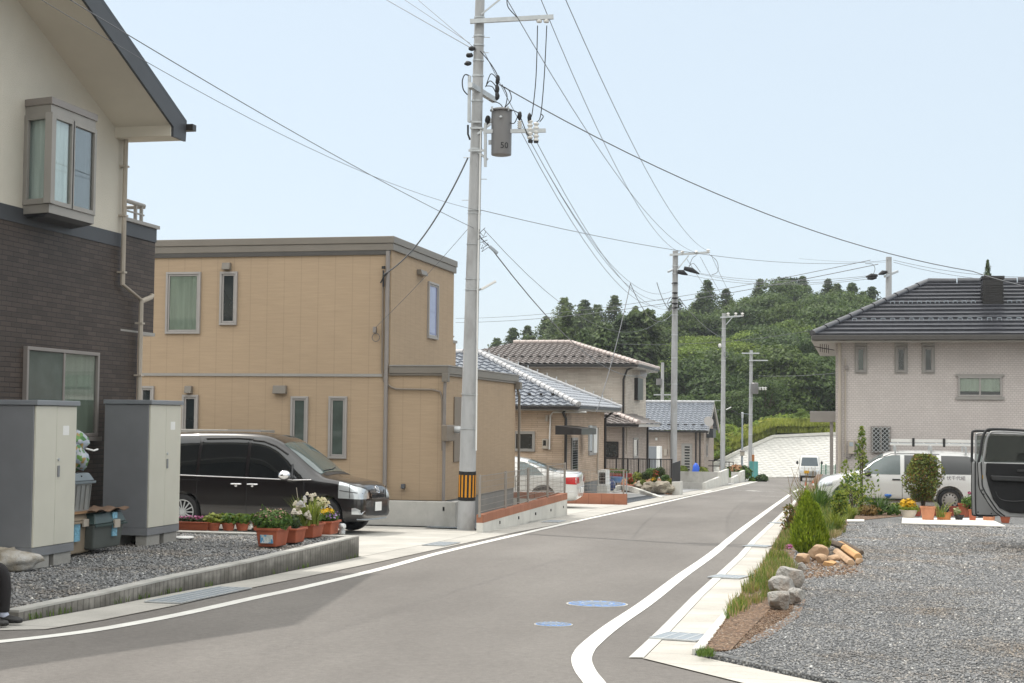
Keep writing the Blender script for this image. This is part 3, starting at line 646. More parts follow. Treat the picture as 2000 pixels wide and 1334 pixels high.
fr = MB(); zt_, zb_ = bt - .112, fz0 + .021; ym = (yb0 + yb1) / 2 - .05
def panel(a, b, z0, z1, t=.05):
    a = Vector((a[0], a[1], 0)); b = Vector((b[0], b[1], 0)); d = (b - a).normalized(); L_ = (b - a).length
    for s0, s1, c0, c1 in ((0, t, z0, z1), (L_ - t, L_, z0, z1), (t, L_ - t, z0, z0 + t), (t, L_ - t, z1 - t, z1)):
        pa = a + d * s0; pb = a + d * s1; fr.bar((pa.x, pa.y, (c0 + c1) / 2), (pb.x, pb.y, (c0 + c1) / 2), .05, c1 - c0)
panel((HX, ya0), (bx, yb0), zb_, zt_, .07); panel((bx, yb0), (bx, ym + .03), zb_, zt_, .055); panel((bx, ym), (bx, yb1), zb_, zt_, .055); panel((bx, yb1), (HX, ya1), zb_, zt_, .06)
fr.bar((bx, yb0, zb_), (bx, yb0, zt_), .10, .10, (1, 0, 0)); fr.build('frame', m_sill, bay, bevel=.003, seg=1)
mb = MB(); mb.prism([(HX, ya0 + .02, zb_ + .05), (bx - .03, yb0 + .02, zb_ + .05), (bx - .03, yb0 + .02, zt_ - .05), (HX, ya0 + .02, zt_ - .05)], (.006, .006, 0))
mb.box((bx - .008, yb0 + .05, zb_ + .05), (bx - .003, yb1 - .05, zt_ - .05)); mb.build('pane', m_glass, bay)
MB().box((bx - .020, ym + .06, zb_ + .05), (bx - .015, yb1 - .05, zt_ - .05)).build('insect_screen', m_screen, bay)
mb = MB(); n = 70; vs = []
path = [Vector((HX + .02, ya0 + .07, 0)), Vector((bx - .05, yb0 + .08, 0)), Vector((bx - .05, yb1 - .08, 0)), Vector((HX + .03, ya1 - .12, 0))]
Ls = [(q - p).length for p, q in zip(path, path[1:])]; T_ = sum(Ls)
for i in range(n + 1):
    s_ = T_ * i / n; k = 0
    while k < 2 and s_ > Ls[k]: s_ -= Ls[k]; k += 1
    p = path[k].lerp(path[k + 1], min(1, s_ / Ls[k])); o_ = .022 * math.sin(i * 1.9) + .012 * math.sin(i * .7)
    vs += [(p.x + o_, p.y + o_ * .4, zb_ + .01), (p.x + o_, p.y + o_ * .4, zt_ - .01)]
mb.add(vs, [(2 * i, 2 * i + 2, 2 * i + 3, 2 * i + 1) for i in range(n)]); mb.build('curtain', m_curtainb, bay, smooth=80)
w = window(dh, ('X', HX), (46, 676), (184, 852), 'curtain', .045, 1, False, m_frame, .06)
p, q = rect(('X', HX), (46, 676), (184, 852))
mb = MB(); mb.box((HX + .030, p.y + .05, q.z + .05), (HX + .036, (p.y + q.y) / 2, p.z - .05)); mb.build('insect_screen', m_dark2, w)
mb = MB(); mb.box((HX, p.y - .03, q.z - .06), (HX + .1, q.y + .03, q.z - .003)); mb.build('sill', m_frame, w)
BY = 31.0
m_side = siding('tan_siding', (.40, .295, .195))
m_fasc = M('taupe_fascia', (.185, .165, .14), .45, .05, 1.5)
m_fasc2 = M('dark_taupe', (.07, .065, .06), .5, .08)
m_found = M('grey_foundation', (.215, .215, .21), .9, .08, 2, .3, 60)
bh = thing('box_house', 'tan flat roofed two storey house with a lower annex behind the black minivan', 'house', (-9, BY, -.7))
xc = PY(762, 700, BY).x; yF = PX(886, 600, xc).y; zt = PY(765, 489, BY).z; zt0 = PY(765, 476, BY).z
xa = PY(869, 850, BY).x; yA = PX(1006, 850, xa).y; zA = PY(866, 734, BY).z; zA1 = PY(866, 722, BY).z; zs0 = PY(866, 978, BY).z
mb = MB(); mb.box((-24, BY, zs0), (xc, yF, zt)); mb.build('wall', m_side, bh)
mb = MB(); mb.box((xc - 1.5, BY + .003, zs0), (xa, yA, zA)); mb.build('annex_wall', m_side, bh)
mb = MB(); mb.box((-24, BY + .03, -1.6), (xa - .02, yA - .02, zs0 - .001)); mb.build('foundation', m_found, bh)
mb = MB(); mb.box((-24, BY - .05, zt + .001), (xc + .05, yF + .06, zt + .15)); mb.box((-24, BY - .07, zt + .151), (xc + .07, yF + .08, zt + .30)); mb.build('roof', m_fasc, bh, bevel=.01)
mb = MB(); mb.box((-24, BY - .04, zt - .09), (xc - .02, BY - .001, zt)); mb.build('roof_gutter', m_fasc2, bh)
mb = MB(); mb.box((xc + .003, BY - .05, zA + .001), (xa + .05, yA + .05, zA + .045)); mb.box((xc + .003, BY - .07, zA + .046), (xa + .07, yA + .07, zA + .20)); mb.build('annex_roof', m_fasc, bh, bevel=.008)
mb = MB(); mb.box((xc + .004, BY - .085, zA + .201), (xa + .085, yA + .085, zA + .225)); mb.build('flashing', m_sill, bh)
mb = MB(); zt_ = PY(750, 733, BY).z; mb.box((-24, BY - .03, zt_ - .03), (xc - .12, BY - .001, zt_ + .03)); mb.build('trim', m_sill, bh)
zz = PX(886, 657, xc).z; mb = MB(); mb.box((xc - 4, yF + .09, zz - 1.6), (xc - .2, yF + 1.0, zz - .12)); mb.build('balcony', m_side, bh)
mb = MB(); mb.box((xc - 4, yF + .09, zz - .12), (xc - .17, yF + 1.04, zz - .06)); mb.tube([(xc - .25, yF + .1, zz + .05), (xc - .25, yF + 1.0, zz + .05), (xc - 4, yF + 1.0, zz + .05)], .02, 6); mb.build('rail', m_sill, bh)
for px in (805, 845): mb = MB(); c = PX(px, 498, xc - .8); mb.hexa([(c.x - .2, c.y - .3, zt + .30), (c.x + .2, c.y - .3, zt + .30), (c.x + .2, c.y + .3, zt + .30), (c.x - .2, c.y + .3, zt + .30), (c.x - .1, c.y - .05, zt + .52), (c.x + .1, c.y - .05, zt + .52), (c.x + .1, c.y + .1, zt + .52), (c.x - .1, c.y + .1, zt + .52)]); mb.build('roof_vent', m_sill, bh)
for a, b, k in (((326, 532), (391, 652), 'curtain'), ((431, 531), (463, 635), 'dark'), ((357, 771), (386, 880), 'dark'), ((569, 774), (601, 880), 'grey'), ((643, 774), (677, 896), 'grey'), ((273, 754), (300, 840), 'dark')):
    window(bh, ('Y', BY), a, b, k, .05, sash=True, mat=m_framel if k != 'x' else m_frame, depth=.05, curtain=m_curtain)
window(bh, ('X', xc), (835, 549), (853, 664), M('sky_blue_pane', (.20, .23, .40), .05, .1, spec=1), .05)
def hood(parent, plane, a, b, d=.13, mat=m_fasc):
    p, q = rect(plane, a, b); k, v = plane
    if k == 'Y': MB().hexa([(p.x, v - d, q.z), (q.x, v - d, q.z), (q.x, v, q.z), (p.x, v, q.z), (p.x, v - d * .75, p.z), (q.x, v - d * .75, p.z), (q.x, v, p.z), (p.x, v, p.z)]).build('vent_hood', mat, parent, bevel=.008)
    else: MB().hexa([(v, p.y, q.z), (v + d, p.y, q.z), (v + d, q.y, q.z), (v, q.y, q.z), (v, p.y, p.z), (v + d * .75, p.y, p.z), (v + d * .75, q.y, p.z), (v, q.y, p.z)]).build('vent_hood', mat, parent, bevel=.008)
hood(bh, ('Y', BY), (437, 514), (452, 527)); hood(bh, ('Y', BY), (364, 754), (377, 768)); hood(bh, ('Y', BY), (536, 753), (561, 769)); hood(bh, ('Y', BY), (785, 945), (792, 954), .1, m_band)
hood(bh, ('X', xc), (814, 526), (826, 540))
P_ = lambda px, py, o=.05: PY(px, py, BY - o)
mb = MB(); a = P_(758, 491); mb.tube([(a.x, BY - .06, zt - .02), (a.x, BY - .06, -.75)], .045, 10); mb.build('downpipe', m_brownpipe2 if 'm_brownpipe2' in globals() else m_frame, bh, smooth=40)
def pipe(parent, pts, r, mat, name='downpipe'): return MB().tube(pts, r, 8).build(name, mat, parent, smooth=50)
x0 = P_(866, 750).x
box_ = MB(); box_.box((x0 - .01, BY - .16, zA - .13), (x0 + .13, BY - .02, zA + .05)); box_.build('rain_head', m_fasc, bh, bevel=.006)
pipe(bh, [(xa + .02, BY - .10, zA - .1), (xa - .0, BY - .06, zA - .3), (xa - .0, BY - .06, -.75)], .035, m_frame)
pipe(bh, [(xa + .06, yA - .1, zA - .1), (xa + .09, yA + .05, zA - .3), (xa + .09, yA + .05, -.9)], .035, m_fasc)
MB().box((xa + .02, yA - .16, zA - .13), (xa + .16, yA + .06, zA + .04)).build('rain_head', m_fasc, bh, bevel=.006)
c1, c2, c3, c4 = P_(748, 540), P_(746, 720), P_(770, 760), P_(858, 762)
pipe(bh, [c1, c2, P_(750, 745), P_(765, 757), P_(775, 760), P_(845, 761), P_(860, 765), P_(864, 780), P_(864, 880)], .022, m_brownpipe, 'conduit')
mb = MB(); a, b = P_(749, 528, .1), P_(749, 560, .1); mb.tube([a, b], .02, 6); mb.tube([P_(743, 553, .12), P_(750, 540, .12), P_(757, 532, .12)], .015, 6); mb.tube([P_(749, 525, .1), P_(749, 520, .1)], .04, 6); mb.build('cable_bracket', m_cablack, bh)
mb = MB(); c = P_(734, 659, .06); mb.tube([c + Vector((.085 * math.cos(t / 12 * 6.283), 0, .085 * math.sin(t / 12 * 6.283))) for t in range(13)], .007, 5); mb.tube([P_(733, 640, .06), P_(733, 652, .06)], .01, 5); mb.build('cable_loop', m_wire, bh)
MB().box(P_(728, 638, .1), P_(736, 650, .02)).build('junction_box', m_frame, bh, bevel=.006)
p, q = rect(('X', xa), (886, 775), (898, 901)); MB().box((xa, p.y, q.z), (xa + .03, q.y + .25, p.z)).build('hatch', m_brownpipe, bh, bevel=.004)
p, q = rect(('X', xa + .1), (871, 830), (893, 866)); MB().box((xa, p.y, q.z + .05), (xa + .12, q.y - .2, p.z)).build('meter_box', m_brownpipe, bh, bevel=.02)
MB().lathe((xa + .12, q.y - .28, (p.z + q.z) / 2 + .1), [(.075, 0), (.075, .10), (.05, .13)], 16, (1, 0, 0)).lathe((xa + .12, q.y - .06, (p.z + q.z) / 2 + .1), [(.07, 0), (.07, .10), (.05, .13)], 16, (1, 0, 0)).build('meter', m_galv, bh, smooth=40)
lw = thing('concrete_wall', 'low pale concrete wall between the tan house and the black minivan', 'wall', (-8.8, 30.5, -.7))
zl = PY(820, 979, 30.45).z; xl = PY(889, 1000, 30.45).x
MB().box((-24, 30.45, -1.2), (xl, 30.60, zl)).box((xl - .14, 30.601, -1.2), (xl, 30.97, zl)).build('wall', m_conc, lw, bevel=.012)
a = PY(866, 993, 30.44); MB().box((a.x - .015, 30.435, a.z - .05), (a.x + .02, 30.46, a.z + .03)).build('weep_hole', m_black, lw)
cs = thing('storage_unit', 'long low grey storage unit against the tan house behind the black minivan', 'storage unit', (-13, 30, -.7))
p, q = PY(340, 838, 29.9), PY(519, 849, 29.9); MB().box((p.x, 29.65, -.68), (q.x - .3, 30.35, p.z - .07)).build('body', m_frame, cs)
MB().box((p.x - .1, 29.6, p.z - .068), (q.x, 30.4, p.z)).build('lid', m_sill, cs, bevel=.01); MB().box((q.x - .7, 29.585, p.z - .10), (q.x + .02, 29.599, p.z + .01)).build('end_panel', m_framel, cs)
m_slate = M('blue_grey_tile', (.22, .24, .275), .24, .2, 5, .2, 40, .003, spec=.9)
m_browntile = M('brown_roof_tile', (.20, .178, .17), .38, .22, 5, .2, 40, .003, spec=.7)
m_browncap = M('pale_ridge_tile', (.46, .39, .36), .45, .15, 5)
m_slatecap = M('slate_ridge_tile', (.42, .42, .43), .25, .12, 5, spec=.9)
m_stack = brickmat('tan_stacked_siding', (.56, .42, .305), (.66, .51, .385), (.40, .29, .205), .55, .075, .006, .8, .37, .22, .01)
m_stack2 = brickmat('pale_stacked_siding', (.60, .53, .455), (.70, .64, .56), (.45, .39, .33), .55, .075, .006, .8, .37, .2, .01)
m_stack3 = brickmat('taupe_stacked_siding', (.46, .38, .32), (.55, .46, .40), (.33, .27, .22), .55, .075, .006, .8, .37, .2, .01)
m_soff2 = M('pale_soffit', (.48, .46, .43), .7, .04)
m_blackg = M('black_gutter', (.018, .016, .016), .35, .1)
def hip(house, xe, y0, y1, ze, pitch, xw, mat, cap, th=.05, tw=.30, rh=.30, wave=.028, xleft=None):
    """hip roof: right eave at xe, front eave y0, back y1, left eave xleft"""
    h = (y1 - y0) / 2; zr_ = ze + h * pitch; yr = (y0 + y1) / 2; xr = xe - h; xl_ = xleft + h if xleft is not None else None
    A = (xleft, y0, ze); B = (xe, y0, ze); C = (xe, y1, ze); D = (xleft, y1, ze); R1 = (xr, yr, zr_); R0 = (xl_, yr, zr_)
    mb = join(tiled([A, B, R1, R0], rh, tw, th, wave), tiled([B, C, R1], rh, tw, th, wave), tiled([C, D, R0, R1], rh, tw, th, 0))
    mb.poly([D, A, R0]); rf_ = mb.build('roof', mat, house, recalc=False)
    cp_ = MB(); up = Vector((0, 0, .06))
    for p, q in ((B, R1), (C, R1), (R1, R0)): ridge_caps(cp_, Vector(p) + up, Vector(q) + up, .10, .30)
    cp_.build('ridge_tiles', cap, rf_, smooth=50)
    mb = MB(); mb.hexa([(A[0], y0 + .05, ze - .16), (xe - .05, y0 + .05, ze - .16), (xe - .05, y1 - .05, ze - .16), (A[0], y1 - .05, ze - .16), (A[0], y0 + .02, ze - .01), (xe - .02, y0 + .02, ze - .01), (xe - .02, y1 - .02, ze - .01), (A[0], y1 - .02, ze - .01)]); mb.build('soffit', m_soff2, house)
    g_ = MB(); g_.box((A[0], y0 - .05, ze - .13), (xe + .02, y0 + .04, ze - .02)); g_.build('roof_gutter', m_blackg, house)
    g_ = MB(); g_.box((xe - .03, y0 + .041, ze - .09), (xe + .04, y1, ze - .015)); g_.build('roof_gutter', m_soff2 if False else m_band, house)
    return rf_
def guards(house, y, z, x0, x1, step, mat, name='snow_guards', w=.10):
    x = x0
    while x < x1: MB().box((x, y - .03, z), (x + w, y + .03, z + .07)).build('snow_guard', mat, house); x += step
h2 = thing('tiled_bungalow', 'tan single storey house with blue-grey hipped tile roof beside the white sedan', 'house', (-10, 53, -1.2))
Y2 = 53.0; X2 = PY(1107, 880, Y2).x; Y2b = PX(1180, 880, X2).y; Xe = X2 + .55; Ye = Y2 - .62; e2 = PY(1130, 793, Ye); ze = e2.z; pk = PD(937, 690, 58.9)
Xe = e2.x; Yeb = PX(1212, 797, Xe).y; p2 = (pk.z - ze) / ((Yeb - Ye) / 2)
mb = MB(); zsd = PX(1150, 941, X2).z; mb.box((-24, Y2, zsd), (X2, Y2b, ze - .1)); mb.build('wall', m_stack, h2)
mb = MB(); mb.box((-24, Y2 + .02, -2), (X2 - .02, Y2b - .02, zsd - .002)); mb.build('foundation', m_found, h2)
r2 = hip(h2, Xe, Ye, Yeb, ze, p2, X2, m_slate, m_slatecap, xleft=-25)
guards(r2, Ye + .75, ze + .75 * p2 + .06, -14, Xe - 1, .42, m_blackg)
mb = MB(); n_ = 15
hipd = (Vector(((Xe - (Yeb - Ye) / 2), (Ye + Yeb) / 2, ze + (Yeb - Ye) / 2 * p2)) - Vector((Xe, Yeb, ze)))
for i in range(1, n_): p = Vector((Xe, Yeb, ze)) + hipd * (i / n_) + Vector((0, 0, .12)); MB().tube([p, p + Vector((.0, 0, .16))], .02, 5).build('hip_finial', m_galv, r2)
window(h2, ('Y', Y2), (1003, 842), (1045, 882), 'dark', .10, sash=False, mat=m_sill, depth=.06)
window(h2, ('X', X2), (1149, 832), (1163, 888), 'dark', .07, mat=m_framel); p, q = rect(('X', X2), (1156, 836), (1163, 884)); MB().box((X2 + .02, p.y, q.z), (X2 + .09, q.y - .1, p.z)).build('shutter', m_white, h2)
p, q = rect(('X', X2), (1115, 855), (1124, 935)); d_ = MB().box((X2, p.y, q.z), (X2 + .05, q.y + .25, p.z)).build('door', m_sill, h2); mb = MB()
for i in range(15): z = q.z + .12 + (p.z - q.z - .2) * i / 15; mb.box((X2 + .051, p.y + .12, z), (X2 + .06, q.y + .1, z + .07))
mb.build('slats', m_dark, d_)
p, q = rect(('X', X2 + .5), (1113, 837), (1143, 848)); MB().hexa([(X2, p.y, q.z), (X2 + .9, p.y, q.z), (X2 + .9, q.y, q.z), (X2, q.y, q.z), (X2, p.y, p.z + .1), (X2 + .9, p.y, p.z - .0), (X2 + .9, q.y, p.z - .0), (X2, q.y, p.z + .1)]).build('porch_canopy', m_blackg, h2)
p, q = rect(('X', X2), (1133, 831), (1138, 880)); MB().box((X2 + .3, p.y, q.z), (X2 + .36, q.y, p.z)).build('porch_screen', m_galv, h2)
pipe(h2, [PY(1104, 800, Y2 - .1), PY(1100, 806, Y2 - .1), (X2 - .03, Y2 - .06, ze - .45), (X2 - .03, Y2 - .06, -1.2)], .05, m_blackpipe)
pipe(h2, [(X2 + .3, Y2b + .2, ze - .15), (X2 + .05, Y2b - .03, ze - .4), (X2 + .05, Y2b - .03, -1.3)], .05, m_blackpipe)
pipe(h2, [PY(1145, 805, Y2 - .08), PY(1080, 805, Y2 - .08), PY(1075, 812, Y2 - .08), PY(1073, 878, Y2 - .08)], .03, m_white, 'conduit')
pipe(h2, [PX(1169, 835, X2 + .05), PX(1167, 925, X2 + .05)], .03, m_pipe)
p, q = rect(('Y', Y2), (1060, 857), (1071, 877)); mm = MB().box((p.x, Y2 - .12, q.z), (q.x, Y2, p.z)).build('meter_box', m_pipe, h2, bevel=.02); MB().box((p.x + .04, Y2 - .13, q.z + .12), (q.x - .06, Y2 - .121, p.z - .05)).build('pane', m_dark, mm)
hood(h2, ('Y', Y2), (1066, 811), (1071, 823), .1, m_pipe)
h3 = thing('brown_roof_house', 'pale two storey house with brown tile roofs rising behind the tan bungalow', 'house', (-12, 72, -1.6))
Y3 = 72.0; X3 = PY(1222, 770, Y3).x; e3 = PY(1245, 711, Y3 - .7); Y3b = PX(1252, 760, X3).y; b3 = PX(1287, 713, e3.x); rg = PY(1160, 670, (Y3 - .7 + b3.y) / 2)
p3 = (rg.z - e3.z) / ((b3.y - Y3 + .7) / 2); xl3 = PY(1009, 668, 76.0).x - (b3.y - Y3 + .7) / 2
MB().box((xl3 + .6, Y3, -1.7), (X3, max(Y3b, Y3 + 7), e3.z - .1)).build('wall', m_stack2, h3)
r3 = hip(h3, e3.x, Y3 - .7, b3.y, e3.z, p3, X3, m_browntile, m_browncap, xleft=xl3)
guards(r3, Y3 + .3, e3.z + 1.0 * p3 + .06, xl3 + 1.6, e3.x - 1.2, .42, m_blackg, w=.16)
pipe(h3, [PY(1240, 716, Y3 - .5), PY(1225, 722, Y3 - .1), (X3 - .1, Y3 - .06, e3.z - .7), (X3 - .1, Y3 - .06, 1.6)], .05, m_blackpipe)
p, q = rect(('X', X3), (1239, 738), (1249, 782)); MB().box((X3, p.y, q.z), (X3 + .18, q.y, p.z)).build('shutter', m_blackg, h3)
c = PX(1244, 730, X3); MB().lathe(c + Vector((.3, -.2, 0)), [(.02, 0), (.18, .03), (.25, .08)], 18, (.8, -.6, .2)).build('satellite_dish', m_framel, h3, smooth=60)
Y3f = 68.0; X3f = PY(1220, 870, Y3f).x; el = PY(1247, 828, Y3f - .6); X3e = PX(1263, 870, X3f).y; be = PX(1290, 829, el.x)
MB().box((-20, Y3f, -1.7), (X3f, X3e, el.z - .1)).build('lower_wall', m_stack3, h3)
mb = MB(); pe = .33; dd = 3.3
mb = join(tiled([(-20, el.y, el.z), (el.x, el.y, el.z), (el.x - dd, el.y + dd, el.z + dd * pe), (-20, el.y + dd, el.z + dd * pe)], .3, .3, .05, .028), tiled([(el.x, el.y, el.z), (el.x, be.y, el.z), (el.x - dd, be.y, el.z + dd * pe), (el.x - dd, el.y + dd, el.z + dd * pe)], .3, .3, .05, .028))
lr = mb.build('lower_roof', m_browntile, h3, recalc=False); cp_ = MB(); ridge_caps(cp_, (el.x, el.y, el.z + .06), (el.x - dd, el.y + dd, el.z + dd * pe + .06)); cp_.build('ridge_tiles', m_browncap, lr, smooth=50)
mb = MB(); mb.box((-20, el.y - .04, el.z - .12), (el.x + .02, el.y + .04, el.z - .015)); mb.build('roof_gutter', m_blackg, h3)
MB().box((-20, el.y + .041, el.z - .14), (el.x - .02, be.y, el.z - .02)).build('soffit', m_soff2, h3)
guards(lr, el.y + .8, el.z + .8 * pe + .06, el.x - 3.2, el.x - 1.0, .5, m_blackg, w=.2)
window(h3, ('Y', Y3f), (1180, 862), (1208, 894), 'dark', .06, sash=False, mat=m_blackg)
window(h3, ('X', X3f), (1236, 855), (1245, 894), 'dark', .06, mat=m_framel)
pipe(h3, [(X3f - .05, Y3f - .06, el.z - .15), (X3f - .05, Y3f - .06, -1.6)], .05, m_blackpipe); pipe(h3, [(X3f + .06, X3e - .1, el.z - .15), (X3f + .06, X3e - .1, -1.7)], .05, m_blackpipe)
pipe(h3, [PX(1225, 834, X3f + .05), PX(1224, 887, X3f + .05)], .03, m_pipe, 'conduit')
h4 = thing('far_bungalow', 'far taupe bungalow with blue-grey gabled tile roof behind the second utility pole', 'house', (-12, 100, -1.9))
Y4 = 101.0; X4 = PY(1375, 880, Y4).x; e4 = PY(1384, 841, Y4 - .7); zr4 = PY(1382, 787, Y4 + 3.3).z; x4l = PY(1238, 850, Y4).x
MB().box((x4l, Y4, -2.4), (X4, Y4 + 6.8, e4.z - .1)).prism([(X4, Y4, e4.z - .1), (X4, Y4 + 6.8, e4.z - .1), (X4, Y4 + 3.4, zr4 - .25)], (-.2, 0, 0)).build('wall', m_stack3, h4)
ex = e4.x; ye0, ye1 = Y4 - .7, Y4 + 7.5; ym4 = (ye0 + ye1) / 2
mb = join(tiled([(x4l - .5, ye0, e4.z), (ex, ye0, e4.z), (ex, ym4, zr4), (x4l - .5, ym4, zr4)], .3, .32, .05, .03), tiled([(ex, ye1, e4.z), (x4l - .5, ye1, e4.z), (x4l - .5, ym4, zr4), (ex, ym4, zr4)], .3, .32, .05, 0))
r4 = mb.build('roof', m_slate, h4, recalc=False); cp_ = MB(); ridge_caps(cp_, (x4l - .5, ym4, zr4 + .06), (ex, ym4, zr4 + .06)); cp_.build('ridge_tiles', m_slatecap, r4, smooth=50)
mb = MB(); mb.bar((ex - .05, ye0, e4.z - .12), (ex - .05, ym4, zr4 - .12), .1, .22); mb.bar((ex - .05, ym4, zr4 - .12), (ex - .05, ye1, e4.z - .12), .1, .22); mb.build('barge_board', m_soff2, h4)
mb = MB(); mb.box((x4l - .5, ye0 - .06, e4.z - .14), (ex, ye0 + .04, e4.z - .02)); mb.build('roof_gutter', m_blackg, h4); guards(r4, ye0 + .7, e4.z + .35, x4l, ex - .5, .55, m_blackg, w=.22)
p, q = rect(('Y', Y4), (1331, 866), (1352, 935)); dr = MB().box((p.x, Y4 - .05, -2.4), (q.x, Y4, p.z)).build('door', m_sill, h4); mb = MB()
for i in range(12):
    for j in range(4): z = -2.2 + i * (p.z + 2.2 - .1) / 12; x = p.x + .22 + j * (q.x - p.x - .40) / 4; mb.box((x, Y4 - .06, z), (x + .09, Y4 - .051, z + .1))
mb.build('lattice_panes', m_dark, dr)
for px in (1359, 1367): a = PY(px, 850, Y4 - .08); pipe(h4, [(a.x, Y4 - .08, e4.z - .1), (a.x, Y4 - .08, -2.3)], .05, m_blackpipe)
a = PY(1262, 850, Y4 - .08); pipe(h4, [(a.x, Y4 - .08, e4.z - .1), (a.x, Y4 - .08, -2.3)], .06, m_blackpipe)
pipe(h4, [PY(1306, 846, Y4 - .06), PY(1306, 888, Y4 - .06)], .03, m_pipe, 'conduit')
p, q = rect(('Y', Y4), (1297, 877), (1303, 890)); MB().box((p.x, Y4 - .15, q.z), (q.x, Y4, p.z)).build('meter_box', m_pipe, h4, bevel=.02)
MB().box(PY(1280, 855, Y4 - .1), PY(1284, 860, Y4)).build('vent_hood', m_white, h4)
window(h4, ('X', X4), (1379, 868), (1381, 892), 'dark', .05)
p, q = PX(1378, 838, X4 + .5), PX(1386, 856, X4 + .5); MB().box((X4, Y4 + 1.5, q.z), (X4 + .45, Y4 + 3.5, p.z)).build('bay_window', m_band, h4)
MB().lathe(PY(1383, 824, Y4 - .9), [(.02, 0), (.25, .04), (.34, .1)], 20, (.5, -.8, .3)).build('satellite_dish', m_framel, h4, smooth=60)
mb = MB(); a = PY(1382, 795, Y4 + 3); mb.tube([(a.x, a.y, zr4), (a.x, a.y, zr4 + .2)], .02, 5); mb.tube([(a.x - .6, a.y, zr4 + .15), (a.x + .9, a.y, zr4 + .15)], .015, 5)
for k_ in range(6): mb.tube([(a.x - .5 + k_ * .25, a.y - .15, zr4 + .15), (a.x - .5 + k_ * .25, a.y + .15, zr4 + .15)], .01, 4)
mb.build('antenna', m_galv, h4)
RY = 43.0
m_rb = brickmat('pale_mosaic_tile', (.60, .545, .52), (.65, .595, .57), (.47, .425, .40), .10, .058, .007, .6, .5, .12, .004)
m_rroof = M('charcoal_flat_tile', (.050, .052, .062), .30, .2, 4, .2, 30, .002, spec=.8)
h5 = thing('mosaic_tile_house', 'two storey house clad in pale mosaic tile with dark hipped roof on the right', 'house', (3, RY, -1))
xl5 = PY(1632, 700, RY).x; e5 = PY(1587, 655, RY - .65); rl = PY(1812, 553, RY + 3.6); XR = 13.5
zsof = PY(1650, 662, RY).z
MB().box((xl5, RY, -1.2), (XR, RY + 8, zsof + .1)).build('wall', m_rb, h5)
yk = RY + 8.65; ym5 = (RY - .65 + yk) / 2; hh = ym5 - (RY - .65); rz = PY(1900, 552, ym5).z; xrl = PY(1812, 552, ym5).x; s5 = (rz - e5.z) / hh
A = (e5.x, RY - .65, e5.z); B = (XR + 1, RY - .65, e5.z); C = (XR + 1, yk, e5.z); D = (e5.x, yk, e5.z); R0 = (xrl, ym5, rz); R1 = (XR + 1 - (xrl - e5.x), ym5, rz)
def tiled2(poly, rowh, thick):
    return tiled(poly, rowh, 1, thick, 0)
mb = join(tiled2([A, B, R1, R0], .36, .06), tiled2([D, A, R0], .36, .06), tiled2([C, D, R0, R1], .36, .06)); mb.poly([B, C, R1]); r5 = mb.build('roof', m_rroof, h5, recalc=False)
cp_ = MB(); u_ = Vector((0, 0, .05)); ridge_caps(cp_, Vector(A) + u_, Vector(R0) + u_, .09, .55); ridge_caps(cp_, Vector(R0) + u_, Vector(R1) + u_, .09, .8); ridge_caps(cp_, Vector(D) + u_, Vector(R0) + u_, .09, .55); cp_.build('ridge_tiles', m_rroof, r5, smooth=50)
for sy, x0, x1, st in ((1.05, PY(1665, 630, RY).x, 13, .255), (2.55, PY(1742, 600, RY).x, 13, .245)):
    x = x0
    while x < x1:
        mb = MB(); z = e5.z + sy * s5 + .07; y = RY - .65 + sy
        if not (2.55 == sy and PY(1910, 600, RY).x < x < PY(1970, 600, RY).x): mb.bar((x, y, z + .05), (x + .11, y, z + .05), .018); mb.bar((x, y, z - .02), (x, y, z + .05), .018, .018, (1, 0, 0)); mb.bar((x + .11, y, z - .02), (x + .11, y, z + .05), .018, .018, (1, 0, 0))
        if mb.v: mb.build('snow_guard', m_galv2, r5)
        x += st
MB().box((e5.x - .02, RY - .77, e5.z - .13), (XR + 1, RY - .64, e5.z + .0)).build('roof_gutter', m_fasc2, h5, bevel=.01)
MB().box((e5.x - .03, RY - .638, e5.z - .16), (e5.x + .04, yk, e5.z - .02)).build('barge_board', m_soff2, h5)
MB().box((e5.x + .045, RY - .63, e5.z - .17), (XR + .9, yk - .1, e5.z - .14)).build('soffit', m_soff2, h5)
ch0, ch1 = PY(1916, 545, RY + 2.6), PY(1955, 590, RY + 2.6)
mb = MB(); mb.box((ch0.x, RY + 1.9, ch1.z - .35), (ch1.x, RY + 2.6, ch0.z - .06))
for i in range(9): z = ch1.z - .1 + i * .065; mb.box((ch0.x - .02, RY + 1.88, z), (ch1.x + .02, RY + 2.62, z + .03))
mb.build('chimney', m_blackg, h5); MB().box((ch0.x - .04, RY + 1.86, ch0.z - .055), (ch1.x + .04, RY + 2.64, ch0.z + .02)).build('chimney_cap', m_blackg, h5)
for a, b in (((1672, 678), (1691, 727)), ((1750, 678), (1770, 727)), ((1803, 678), (1823, 727))):
    w = window(h5, ('Y', RY), a, b, 'grey' if a[0] < 1700 else 'dark', .035, mat=m_framel, depth=.06); p, q = rect(('Y', RY), (a[0] - 3, 664), (b[0] + 3, 676))
    MB().box((p.x, RY - .09, q.z + .0), (q.x, RY, p.z)).build('shutter_box', m_sill, h5, bevel=.006)
    p, q = rect(('Y', RY), (a[0] - 3, 676), (b[0] + 3, 730)); mb = MB(); t_ = .04
    mb.box((p.x, RY - .03, q.z), (p.x + t_, RY - .001, p.z)); mb.box((q.x - t_, RY - .03, q.z), (q.x, RY - .001, p.z)); mb.box((p.x + t_, RY - .03, q.z), (q.x - t_, RY - .001, q.z + t_)); mb.build('surround', m_sill, w)
w = window(h5, ('Y', RY), (1871, 735), (1957, 775), 'curtain', .05, 1, False, m_framel, .06)
